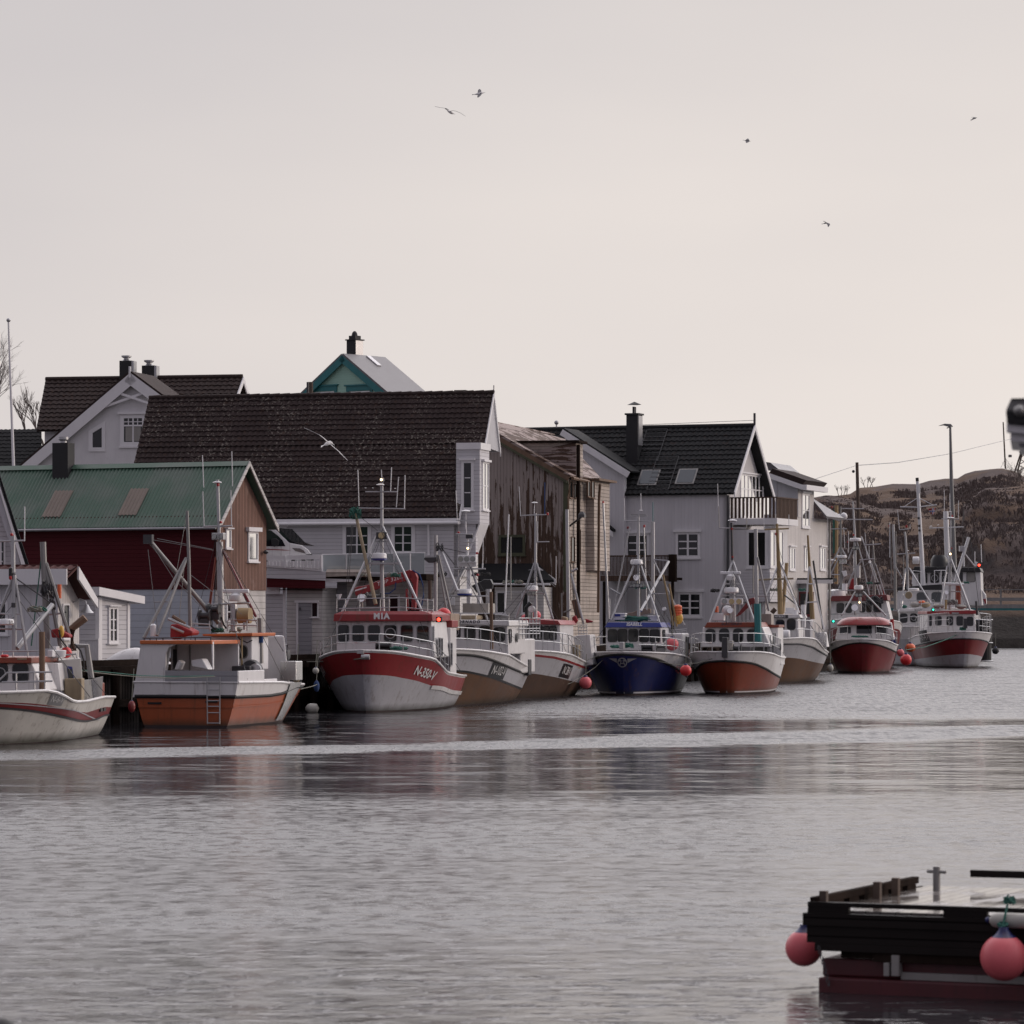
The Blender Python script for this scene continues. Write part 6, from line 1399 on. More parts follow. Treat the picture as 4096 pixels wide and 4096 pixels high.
# ---- ISABELL ----
def isabell():
    fr = bframe(2497, 2783, 9.0); t = T('fishing_boat', 'dark blue fishing boat ISABELL with winged round emblem on its bow', 'fishing boat', fr, 'fishing boats moored along the quay'); k = K(2250, 2000, 2.273)
    L0 = [(0, .08), (1, .06)]; L2 = (1, k(560, 1405, 700, 1415, 850, 1440, 1000, 1510, 1100, 1580, 1180, 1650)); L3 = (1, k(550, 1382, 800, 1386, 1000, 1396, 1100, 1416, 1170, 1450))
    H = Hull(t, 9.6, 4.55, [L0, L2, L3], ['antifoul', 'blue_hull', 'white_gloss'], rake=.9, sb=.72, tew=.52, tet=.34, pw=.55, rail_lv=1, deck=.45)
    H.strip('waterline_stripe', 'white_paint', [(0, .10), (1, .10)], 0, .07)
    H.text('N-22', *k(1045, 1545)[0], .30, 'buoy_pink', 1, None, 0, 1.0, .01, -.1)
    H.rail('bow_railing', .03, .5, .70, 2, 7)
    # winged emblem, flat on the bow
    def emb(x, y): 
        q = abs(x); side = 1 if x >= 0 else -1; zc = H.lv[1][0][1] - .36 + y; best = None
        # find station where the half breadth equals |x|
        lo, hi = 0.0, .4
        for _ in range(22):
            mid = (lo + hi) / 2
            if H.surf(mid, zc, 1).x < q: lo = mid
            else: hi = mid
        p = H.surf(lo, zc, side); return Vector((x, p.y - .05, zc))
    m = MB(); n = 28
    for k_ in range(n):
        a0, a1 = k_ / n * 6.2832, (k_ + 1) / n * 6.2832
        m.poly(emb(.22 * math.cos(a0), .22 * math.sin(a0)), emb(.22 * math.cos(a1), .22 * math.sin(a1)), emb(.17 * math.cos(a1), .17 * math.sin(a1)), emb(.17 * math.cos(a0), .17 * math.sin(a0)))
    for s in (1, -1):
        m.poly(emb(s * .05, .10), emb(s * .02, .10), emb(s * .10, -.15), emb(s * .14, -.13)); m.poly(emb(s * .15, .10), emb(s * .05, .15), emb(s * .07, .06), emb(s * .16, .04))
        for j in range(6): u0, u1 = j / 6, (j + 1) / 6; xa, xb = .24 + .40 * u0, .24 + .40 * u1; m.poly(emb(s * xa, .18), emb(s * xb, .18), emb(s * xb, .18 - .20 * (1 - u1) ** 1.2 - .004), emb(s * xa, .18 - .20 * (1 - u0) ** 1.2))
    m.poly(emb(-.09, -.02), emb(.09, -.02), emb(.10, -.06), emb(-.10, -.06)); t.part('bow_emblem', m, 'steel')
    yw = 3.1; _, f = house(t, 'wheelhouse', k(395, 1370, 905, 1372, 893, 1155, 400, 1155), yw, 3.1, 'white_gloss', .04)
    for i, r in enumerate(((418, 1182, 492, 1285), (508, 1180, 584, 1285), (605, 1180, 682, 1282), (702, 1180, 780, 1286), (800, 1183, 880, 1288))): rwin(t, Y_(yw), (*k(r[0], r[1])[0], *k(r[2], r[3])[0]), .07, 'black_paint')
    visor(t, k(385, 1158, 905, 1158, 885, 1115, 410, 1112), yw - .3, 3.8, 'blue_trim', 'ISABELL', k(652, 1131)[0], 29 / 2.273, bold=.06, shear=.2, lean=.1, space=1.05)
    xs = f[1].x; rwin(t, X_(xs), (*k(915, 1185)[0], *k(928, 1285)[0]), .05, 'dark_steel')
    a = sidebox(t, H, 'aft_shelter', k(1095, 1212)[0], k(1150, 1212)[0], 1.3, tt=.8, w=1.5)
    for r in ((1115, 1245, 1125, 1420), (1132, 1250, 1142, 1425)): rwin(t, X_(a.x), (*k(r[0] + 4, r[1])[0], *k(r[2], r[3])[0]), .05, 'dark_steel')
    m = MB(); 
    for j in range(2): m.tube([fr.P(*k(960, 1185 + j * 16)[0], 6.4), fr.P(*k(1128, 1172 + j * 16)[0], 6.4)], .02, 5)
    for x in (960, 1010, 1060, 1125): m.tube([fr.P(*k(x, 1180)[0], 6.4), fr.P(*k(x, 1210)[0], 6.4)], .02, 5)
    t.part('shelter_railing', m, 'steel')
    for r in ((460, 1028, 568, 1090), (775, 1050, 862, 1100)):
        o = box_px(t, 'crate', *k(r[0], r[1] + 12)[0], *k(r[2], r[3])[0], yw + .5, .6, 'radar_white'); box_px(t, 'lid', *k(r[0] - 4, r[1])[0], *k(r[2] + 4, r[1] + 13)[0], yw + .46, .68, 'radar_white', parent=o)
    box_px(t, 'sticker', *k(475, 1036)[0], *k(525, 1058)[0], yw + .44, .02, 'blue_trim')
    m = MB(); p = fr.P(*k(665, 1100)[0], yw + .8); heap(m, p, 2.2, .34, .8, 2, 30, .022); t.part('rope_pile', m, 'rope_green')
    ym = 4.6
    rods(t, 'mast', 'steel', ym, .075, k(692, 1080, 690, 130), r2=.05, n=8); rods(t, 'mast_leg', 'steel', [yw + .3, ym], .05, k(440, 1090, 650, 600), k(882, 1115, 715, 600)); 
    rods(t, 'crossbar', 'steel', ym, .03, k(570, 188, 822, 196), k(615, 140, 770, 146)); rods(t, 'crossbar', 'dull_steel', ym, .025, k(620, 132, 765, 136), k(570, 780, 800, 790))
    dish(t, k(712, 95)[0], 15, ym); rods(t, 'antenna', 'radar_white', ym, .016, k(565, 185, 562, -20), k(714, 90, 712, -60)); rods(t, 'antenna', 'teal_trim', ym, .02, k(822, 195, 822, 20))
    radome(t, k(674, 590)[0], 52, 22, ym - .2); spot(t, k(670, 705)[0], 26, ym - .3); flood(t, k(668, 778)[0], 58, 17, ym - .3, 4, body='dark_steel')
    # poles and booms around
    rods(t, 'side_mast', 'steel', 5.6, .05, k(420, 1080, 370, 30)); rods(t, 'boom', 'steel', 5.8, .04, k(425, 800, 530, 860)); rods(t, 'side_mast', 'steel', 6, .035, k(462, 1010, 612, 240), k(765, 1000, 740, 250))
    box_px(t, 'red_light', *k(360, 8)[0], *k(376, 36)[0], 5.6, .15, 'red_lamp'); box_px(t, 'red_light', *k(733, 225)[0], *k(750, 250)[0], 6, .15, 'red_lamp'); box_px(t, 'signal_lamp', *k(584, 240)[0], *k(612, 262)[0], 6, .15, 'maroon')
    rods(t, 'aft_mast', 'steel', 8.2, .09, k(820, 1040, 822, 330, 820, 200), n=8); rods(t, 'boom', 'steel', [5.5, 8.2], .065, k(710, 1010, 965, 560)); rods(t, 'boom', 'steel', 7.6, .045, k(1110, 1140, 830, 550))
    rods(t, 'gaff', 'yellow_pole', 7.2, .05, k(1040, 1150, 970, 760), k(1008, 1140, 915, 680)); rods(t, 'crossbar', 'steel', 8, .03, k(790, 855, 960, 850), k(830, 540, 960, 552))
    a = [fr.P(*p, 6.9) for p in k(570, 1030, 640, 1020, 720, 985, 800, 990, 800, 1030, 640, 1060, 572, 1062)]; t.part('crane_arm', MB().hexa(a, [v + Vector((0, .3, 0)) for v in a]), 'crate_brown', bevel=.02)
    rods(t, 'exhaust', 'steel', 6.2, .09, k(418, 1040, 418, 895), n=10); spot(t, k(920, 990)[0], 16, 7, 'deck_lamp')
    m = MB(); heap(m, fr.P(*k(500, 1345)[0], .9), .7, .2, .5, 4, 20, .022); heap(m, fr.P(*k(600, 1345)[0], 1.2), .5, .35, .4, 14, 16, .022); t.part('bow_rope', m, 'rope_green')
    winch(t, k(895, 1325)[0], 1.6, .45, 'line_hauler', 'dull_steel'); winch(t, k(770, 1335)[0], 1.8, .5)
    t.part('anchor_roller', MB().box(-.1, .1, -1.02, -.5, 2.1, 2.42), 'steel', bevel=.02)
    for i in range(4):
        t.part('orange_float', MB().ball(fr.P(*k(1048, 975 + i * 24)[0], 7.4), .21, 8, .6), 'buoy_orange', smooth=True)
    t.part('yellow_float', MB().ball(fr.P(*k(1055, 1075)[0], 7.4), .22, 10, 1.3), 'yellow_plastic', smooth=True)
    dress(t, H, 4, (2553, 2200), 4.75)
isabell()

# ---- SLATTERØY ----
def slatteroy():
    fr = bframe(2907, 2779, 9.5); t = T('fishing_boat', 'orange-hulled boat SLÅTTERØY with orange roof band and white bulwark', 'fishing boat', fr, 'fishing boats moored along the quay'); k = K(2700, 2050, 2.415)
    L0 = [(0, .08), (1, .06)]; L2 = (1, k(500, 1435, 650, 1440, 780, 1465, 880, 1510, 960, 1560, 1030, 1600)); L3 = (1, k(500, 1348, 800, 1346, 930, 1360, 1030, 1400))
    H = Hull(t, 9.2, 4.05, [L0, L2, L3], ['antifoul', 'rust_orange', 'white_gloss'], rake=.8, sb=.72, tew=.55, tet=.36, pw=.55, rail_lv=1, deck=.45)
    H.strip('waterline_stripe', 'white_paint', [(0, .10), (1, .10)], 0, .06)
    H.rail('bow_railing', .03, .6, .85, 2, 8, join=True)
    t.part('stem_roller', MB().box(-.13, .13, -.92, -.4, 1.7, 2.62), 'dark_steel', bevel=.02)
    yw = 2.9; _, f = house(t, 'wheelhouse', k(250, 1300, 925, 1300, 845, 1105, 268, 1108), yw, 3.3, 'white_gloss', .05)
    for r in ((300, 1132, 385, 1255), (432, 1128, 518, 1250), (566, 1128, 652, 1250), (702, 1132, 790, 1255)): rwin(t, Y_(yw), (*k(r[0], r[1])[0], *k(r[2], r[3])[0]), .14, 'dark_steel')
    visor(t, k(282, 1112, 835, 1105, 805, 1060, 310, 1060), yw - .25, 3.8, 'rust_orange', 'SLÅTTERØY', k(548, 1076)[0], 25 / 2.415, 'letter_dark', 1.1, bold=.04)
    a = f[1].x; t.part('side_casing', MB().box(a - 1.3, a + .02, yw + 3.35, 8.9, 1.3, fr.P(*k(925, 1110)[0], yw + 3.4).z), 'white_gloss', bevel=.05)
    t.part('casing_trim', MB().box(a - 1.35, a + .06, yw + 3.3, 9.0, fr.P(*k(925, 1110)[0], yw + 3.4).z + .002, fr.P(*k(925, 1085)[0], yw + 3.4).z), 'rust_orange')
    rwin(t, X_(a + .02), (*k(945, 1170)[0], *k(965, 1390)[0]), .05, 'dark_steel')
    box_px(t, 'grey_box', *k(822, 978)[0], *k(930, 1085)[0], 6.4, 1.3, 'canvas_grey')
    ym = 4.4
    rods(t, 'mast', 'steel', ym, .075, k(570, 1050, 562, 640, 552, 460), n=8); rods(t, 'mast_leg', 'steel', [yw + .2, ym], .05, k(315, 1110, 560, 470), k(770, 1060, 565, 480))
    rods(t, 'mast_top', 'dark_steel', ym, .06, k(553, 470, 545, 100), n=8); rods(t, 'crossbar', 'steel', ym, .035, k(425, 150, 685, 152), k(425, 800, 690, 802), k(470, 688, 640, 690))
    dish(t, k(555, 78)[0], 37, ym); rods(t, 'antenna', 'dull_steel', ym, .02, k(428, 150, 420, -60), k(690, 150, 690, 40)); rods(t, 'antenna', 'radar_white', ym, .014, k(420, 10, 412, -280))
    for c in ((550, 158), (556, 430)): box_px(t, 'red_light', *k(c[0] - 10, c[1] - 9)[0], *k(c[0] + 10, c[1] + 9)[0], ym - .12, .12, 'red_lamp')
    openradar(t, k(535, 586)[0], 82, ym - .3); radome(t, k(545, 780)[0], 60, 24, ym - .3); radome(t, k(540, 655)[0], 34, 18, ym - .2)
    flood(t, k(548, 860)[0], 88, 24, ym - .3, 3, lens=('lens', 'lens_amber', 'lens_amber'))
    rods(t, 'second_mast', 'steel', 5.6, .09, k(790, 980, 780, 160), n=8); rods(t, 'boom', 'steel', [5.8, 5.2], .055, k(905, 950, 795, 430)); rods(t, 'crossbar', 'steel', 5.6, .03, k(790, 806, 905, 806)); rods(t, 'boom', 'dull_steel', 5.7, .03, k(755, 780, 755, 510), k(800, 780, 803, 510))
    rods(t, 'canvas_roll', 'teal_trim', 2.7, .17, k(803, 1250, 795, 880), n=8)
    a = [fr.P(*p, 6.3) for p in k(580, 1010, 720, 830, 760, 820, 775, 850, 770, 980, 750, 980, 745, 880, 630, 990)]; t.part('crane_arm', MB().hexa(a, [v + Vector((0, .3, 0)) for v in a]), 'maroon', bevel=.02)
    for r, mt in (((360, 975, 472, 1045), 'radar_white'), ((385, 905, 410, 965), 'buoy_orange')): box_px(t, 'deck_box', *k(r[0], r[1])[0], *k(r[2], r[3])[0], yw + .6, .6, mt)
    t.part('dome', MB().ball(fr.P(*k(505, 945)[0], yw + .9), .24, 12), 'radar_white', smooth=True); spot(t, k(530, 945)[0], 26, yw + .4)
    box_px(t, 'anchor_winch', *k(462, 1240)[0], *k(555, 1330)[0], .6, .5, 'canvas_grey'); winch(t, k(600, 1310)[0], .9, .4); 
    rods(t, 'exhaust', 'pole_brown', 6.2, .11, k(935, 970, 970, 930), n=8)
    p = fr.PX(*k(912, 1430)[0], 1.9); t.part('porthole', MB().lathe((H.surf(.4, 2.1, 1).x + .02, .4 * 9.2, 2.15), [(.17, -.03), (.17, .02), (.12, .03)], 14, 'x'), 'dark_steel', smooth=True)
    dress(t, H, 5, (2932, 2250), 4.6)
slatteroy()

# ---- NYBERG ----
def nyberg():
    fr = bframe(3092, 2733, 9.0); t = T('fishing_boat', 'white boat NYBERG with varnished brown bottom and two yellow masts', 'fishing boat', fr, 'fishing boats moored along the quay'); k = K(2700, 2050, 2.415)
    L0 = [(0, .05), (1, .05)]; L1 = (1, k(1000, 1395, 1200, 1410, 1320, 1440, 1475, 1470)); L2 = (1, k(1000, 1270, 1220, 1268, 1330, 1300, 1475, 1385)); L3 = (1, k(1000, 1222, 1200, 1210, 1350, 1216, 1400, 1262, 1430, 1315, 1480, 1350))
    H = Hull(t, 12.5, 4.9, [L0, L1, L2, L3], ['antifoul', 'varnish', 'grey_hull', 'white_gloss'], rake=1.6, sb=.62, tew=.6, tet=.42, pw=.62, rail_lv=2, rail_mat='dark_steel', st=.2)
    H.rail('bow_railing', .1, .55, .95, 2, 9)
    yw = 3.8; _, f = house(t, 'wheelhouse', k(870, 1230, 1200, 1250, 1190, 1015, 860, 1015), yw, 4.2, 'white_gloss', .05)
    for r in ((978, 1040, 1054, 1132), (1085, 1032, 1160, 1130)): rwin(t, Y_(yw), (*k(r[0], r[1])[0], *k(r[2], r[3])[0]), .14, 'dark_steel')
    visor(t, k(860, 1024, 1215, 1018, 1200, 985, 860, 985), yw - .25, 4.7, 'white_gloss'); a = fr.P(*k(938, 1020)[0], yw - .27); b = fr.P(*k(1092, 990)[0], yw - .27)
    t.part('name_board', MB().box(a.x, b.x, a.y, a.y + .02, a.z, b.z), 'dark_steel'); c = (a + b) / 2; h = (b.z - a.z) * .62; t.part('name_lettering', MB().text('NYBERG', lambda x, y: (c.x + x * h, a.y - .01, c.z + y * h), 1.38, .03, 1.1), 'letter_white')
    for (y, X0, Y0, X1, Y1, r) in ((6.4, 1022, 990, 985, 110, .17), (10.8, 1328, 1030, 1283, 220, .14)): t.part('mast', MB().tube([fr.P(*k(X0, Y0)[0], y), fr.P(*k(X1, Y1)[0], y)], r, 8, r * .4), 'yellow_pole', smooth=True)
    rods(t, 'boom', 'yellow_pole', [6.4, 7], .11, k(1040, 970, 1080, 490), n=8); rods(t, 'crossbar', 'yellow_pole', 6.4, .05, k(865, 165, 1100, 155), k(960, 575, 1025, 575)); rods(t, 'crossbar', 'net_tan', 6.3, .06, k(808, 650, 1145, 638))
    rods(t, 'mast_leg', 'radar_white', [6, 6.4], .05, k(880, 810, 990, 520), k(1200, 970, 1010, 470)); rods(t, 'mast_leg', 'radar_white', 10.6, .05, k(1255, 1010, 1295, 530), k(1440, 1130, 1300, 520))
    rods(t, 'crossbar', 'radar_white', 10.6, .04, k(1270, 688, 1350, 690), k(1265, 870, 1380, 862)); rods(t, 'gaff', 'dark_steel', 11, .06, k(1432, 1130, 1335, 465)); rods(t, 'boom', 'dark_steel', [6, 8], .045, k(1060, 800, 1225, 930))
    dish(t, k(985, 104)[0], 11, 6.4); rods(t, 'antenna', 'radar_white', 6.4, .02, k(862, 165, 855, 50), k(1102, 155, 1100, 20)); box_px(t, 'red_light', *k(966, 195)[0], *k(982, 220)[0], 6.3, .15, 'red_lamp')
    wavyrope(t, 'rigging', k(1010, 470, 1120, 700, 1200, 900), 6.3, 'dark_steel', .012); wavyrope(t, 'rigging', k(990, 300, 1050, 500), 6.3, 'dark_steel', .012)
    for r in ((1068, 920, 1150, 955), (1060, 955, 1150, 980)): box_px(t, 'crate', *k(r[0], r[1])[0], *k(r[2], r[3])[0], 5.2, .6, 'radar_white')
    rods(t, 'exhaust', 'radar_white', 5.6, .14, k(1240, 1110, 1240, 890), n=10); rods(t, 'exhaust_top', 'black_paint', 5.6, .15, k(1232, 890, 1232, 850), n=10); rods(t, 'exhaust', 'radar_white', 4.6, .14, k(1165, 1170, 1165, 940), n=10)
    t.part('life_raft', MB().lathe(fr.P(*k(1030, 1180)[0], 2.2), [(.2, -.45), (.26, -.4), (.26, .4), (.2, .45)], 12, 'x'), 'radar_white', smooth=True)
    a = [fr.P(*p, 9.6) for p in k(1350, 1160, 1440, 1158, 1465, 1300, 1380, 1310)]; t.part('stern_shelter', MB().hexa(a, [v + Vector((.05, 1.4, 0)) for v in a]), 'white_paint', bevel=.03)
    dress(t, H, 6, (3110, 2260), 4.9)
nyberg()
# ---- red-capped boat ----
def redcap():
    fr = bframe(3448, 2694, 6.5); t = T('fishing_boat', 'dark red speed-type boat with glossy red cap roof, white wheelhouse and searchlight', 'fishing boat', fr, 'fishing boats moored along the quay'); k = K(3250, 1900, 2.273)
    L0 = [(0, .12), (1, .06)]; L2 = (1, k(440, 1525, 600, 1545, 700, 1580, 770, 1615)); L3 = (1, k(450, 1493, 600, 1498, 700, 1512, 765, 1545))
    H = Hull(t, 10.4, 4.45, [L0, L2, L3], ['antifoul', 'dark_red', 'white_gloss'], rake=.9, sb=.72, tew=.5, tet=.32, pw=.52, rail_lv=1, deck=.3)
    H.rail('bow_railing', .04, .55, .85, 2, 7)
    yw = 3.0; _, f = house(t, 'wheelhouse', k(205, 1500, 745, 1500, 720, 1340, 238, 1340), yw, 3.8, 'white_gloss', .06, lean=.35)
    a = f[0]; b = f[3]; pl = Pl((0, yw, f[0].z), (1, 0, 0), (0, .35, f[3].z - f[0].z))
    for r in ((248, 1382, 350, 1442), (400, 1370, 540, 1444), (568, 1378, 680, 1440)): rwin(t, pl, (*k(r[0], r[1])[0], *k(r[2], r[3])[0]), .06, 'white_paint')
    # curved cap roof
    c0 = fr.P(*k(212, 1330)[0], yw - .1); c1 = fr.P(*k(725, 1320)[0], yw - .1); zt = fr.P(*k(460, 1290)[0], yw + 1).z; zb = fr.P(*k(460, 1362)[0], yw - .1).z
    cx_ = (c0.x + c1.x) / 2; hw = (c1.x - c0.x) / 2; vs = []
    m = MB()
    def cap(u, v):
        a = u * 2 * math.pi; r = min(1, v * 1.02); ex = abs(math.cos(a)) ** .45 * (1 if math.cos(a) >= 0 else -1); ey = abs(math.sin(a)) ** .45 * (1 if math.sin(a) >= 0 else -1)
        zz = zt - (zt - zb) * (v ** 5); return (cx_ + ex * hw * r, yw + 1.9 + ey * 2.1 * r, zz)
    m.grid(cap, 48, 14); t.part('cap_roof', m, 'red_hull', smooth=True, ang=60)
    t.part('roof_edge', MB().box(cx_ - hw * .97, cx_ + hw * .97, yw + .0, yw + 3.8, zb - .04, zb + .02), 'dark_red')
    m = MB(); P = [fr.P(*p, yw + .4) for p in k(105, 1272, 400, 1262, 700, 1245)]; m.tube(P, .02, 5)
    for x in (105, 260, 400, 560, 700): m.tube([fr.P(*k(x, 1266)[0], yw + .4), fr.P(*k(x, 1300)[0], yw + .4)], .02, 5)
    t.part('roof_railing', m, 'steel')
    spot(t, k(385, 1205)[0], 30, yw + .2); ym = yw + 1.3
    rods(t, 'mast', 'steel', ym, .09, k(435, 1240, 430, 1090), n=8); rods(t, 'mast_leg', 'steel', [yw + .4, ym], .05, k(265, 1280, 390, 1060), k(670, 1280, 460, 1060))
    radome(t, k(420, 1045)[0], 37, 19, ym - .3); flood(t, k(420, 1092)[0], 28, 16, ym - .35, 2, body='dark_steel')
    t.part('masthead_light', MB().ball(fr.P(*k(427, 1158)[0], ym - .2), .05, 8), 'lamp_warm', smooth=True)
    lampdot(t, k(190, 1330)[0], yw + .3, 'lamp_green', .07); H.text('N-7', *k(175, 1535)[0], .25, 'number_black', -1, bold=.02)
    m = MB(); heap(m, fr.P(*k(430, 1475)[0], 1.8), 1.2, .15, .6, 6, 22); t.part('rope_coil', m, 'rope_green')
    rods(t, 'red_fender', 'canvas_red', 5, .12, k(722, 1310, 730, 1440), n=8)
    for x in (500, 590): rods(t, 'wiper', 'dark_steel', yw - .1, .015, k(x, 1360, x + 40, 1480))
    dress(t, H, 7, (3440, 2350), 5.6)
redcap()

# ---- maroon-visored boat behind ----
def maroonboat():
    fr = depth_frame(3440, 256, 8); t = T('fishing_boat', 'fishing boat with maroon roof band and forest of masts, right behind the red-capped boat', 'fishing boat', fr, 'fishing boats moored along the quay'); k = K(3230, 2150, 4.83)
    L0 = [(0, .1), (1, .1)]; L2 = [(0, 3.0), (1, 2.2)]; L3 = [(0, 3.5), (1, 2.7)]
    Hull(t, 13, 5.2, [L0, L2, L3], ['antifoul', 'maroon', 'white_gloss'], rake=1.2, sb=.7, pw=.6)
    yw = 4; _, f = house(t, 'wheelhouse', k(400, 1640, 1620, 1640, 1520, 1215, 460, 1215), yw, 4.5, 'white_gloss', .05)
    for r in ((570, 1275, 700, 1450), (740, 1275, 850, 1450), (1010, 1275, 1110, 1440), (1140, 1275, 1230, 1440), (1280, 1275, 1420, 1450)): rwin(t, Y_(yw), (*k(r[0], r[1])[0], *k(r[2], r[3])[0]), .10, 'dark_steel')
    visor(t, k(410, 1235, 1550, 1215, 1530, 1105, 470, 1130), yw - .4, 5.2, 'maroon')
    p = fr.P(*k(525, 1110)[0], yw + .3); s = fr.scale(yw); t.part('life_raft', MB().lathe(p + Vector((0, .4, 0)), [(.01, -.5), (.62 * 1.0, -.4), (.75, -.05), (.72, .3), (.1, .4)], 14), 'radar_white', smooth=True)
    ym = yw + 1.5
    rods(t, 'mast', 'dull_steel', ym, .11, k(655, 1000, 640, -600), r2=.05, n=8); rods(t, 'mast_leg', 'steel', ym, .055, k(240, 1000, 630, 190), k(310, 1000, 600, 400), k(760, 380, 650, 200), k(600, 990, 760, 640), k(780, 950, 900, 640))
    rods(t, 'mast', 'steel', ym + 1, .11, k(930, 1000, 910, -100, 880, -700), r2=.05, n=8); rods(t, 'mast_leg', 'steel', ym + 1, .055, k(770, 930, 900, 640, 1060, 430), k(1250, 1400, 1060, 440, 930, 0), k(1570, 1440, 1040, -20), k(790, 420, 870, 220))
    rods(t, 'aft_mast', 'dull_steel', ym + 3, .12, k(1290, 1500, 1280, 400, 1260, 60), r2=.06, n=8); rods(t, 'stay', 'steel', ym + 3, .045, k(1560, 1300, 1310, 500), k(1340, 1400, 1420, 900), k(1180, 1060, 1290, 560))
    rods(t, 'crossbar', 'steel', ym, .045, k(-200, -150, 760, -170), k(400, 715, 640, 715), k(1000, 435, 1290, 410), k(1100, 145, 1420, 125)); rods(t, 'crossbar', 'steel', ym + 1, .045, k(730, -350, 1260, -345), k(660, -560, 1090, -555), k(770, 715, 920, 718))
    rods(t, 'lamp_arm', 'dull_steel', ym + .5, .035, k(770, 520, 880, 570, 985, 590, 1100, 545, 1190, 480)); spot(t, k(1205, 470)[0], 13, ym + .4, 'deck_lamp')
    for c in ((530, -410), (600, -385), (700, -410)): t.part('globe', MB().ball(fr.P(*k(*c)[0], ym), .26, 10), 'radar_white', smooth=True)
    radome(t, k(660, 400)[0], 41, 12, ym - .3); flood(t, k(683, 465)[0], 29, 17, ym - .35, 2); radome(t, k(925, 75)[0], 46, 14, ym + .7); flood(t, k(930, 205)[0], 27, 15, ym + .6, 2, body='dark_steel'); radome(t, k(450, 460)[0], 38, 9, ym + 1)
    for c in ((780, 85), (890, -50), (470, -590)): box_px(t, 'red_light', *k(c[0] - 16, c[1] - 18)[0], *k(c[0] + 16, c[1] + 18)[0], ym, .15, 'red_lamp')
    rods(t, 'exhaust', 'steel', ym + .4, .20, k(970, 780, 970, 540), n=12); rods(t, 'yellow_mast', 'yellow_pole', ym + 4, .13, k(555, 900, 560, -620), n=8); rods(t, 'green_mast', 'rope_green', ym + 4, .09, k(515, 300, 510, -520), n=8)
    rods(t, 'antenna', 'radar_white', ym, .02, k(720, 200, 700, -200), k(795, 290, 790, -120), k(1190, 400, 1190, 160), k(1150, 400, 1110, -100), k(1480, 1400, 1060, -10), k(890, 650, 890, 320), k(405, 240, 390, -400))
    a = [fr.P(*p, ym + 2.2) for p in k(790, 1000, 850, 800, 930, 770, 955, 900, 940, 1000)]; t.part('net_bag', MB().hexa(a, [v + Vector((0, .6, 0)) for v in a]), 'canvas_red', bevel=.08)
    a = [fr.P(*p, ym - .3) for p in k(655, 650, 745, 640, 765, 740, 700, 760)]; t.part('net_chute', MB().hexa(a, [v + Vector((0, .3, 0)) for v in a]), 'radar_white', bevel=.03); rods(t, 'net_chute_pipe', 'radar_white', ym - .3, .19, k(715, 1080, 720, 890), n=8)
    rods(t, 'roof_railing', 'steel', yw, .025, k(300, 1500, 600, 1460), k(540, 1025, 930, 1025), k(530, 1040, 530, 1100)); a = fr.P(*k(210, 1190)[0], 7); b = fr.P(*k(420, 1018)[0], 7)
    t.part('orange_cabin', MB().box(a.x, b.x, 7, 10, a.z, b.z), 'orange_trim', bevel=.05); rods(t, 'antenna', 'buoy_red', ym + 3, .03, k(1490, 1150, 1440, 900))
    for c in ((300, 1330), (1250, 1310), (1350, 1290)): m = MB(); heap(m, fr.P(*k(*c)[0], yw - .5), .9, 1.0, .5, c[0], 12, .04); t.part('gear', m, 'dark_steel')
maroonboat()

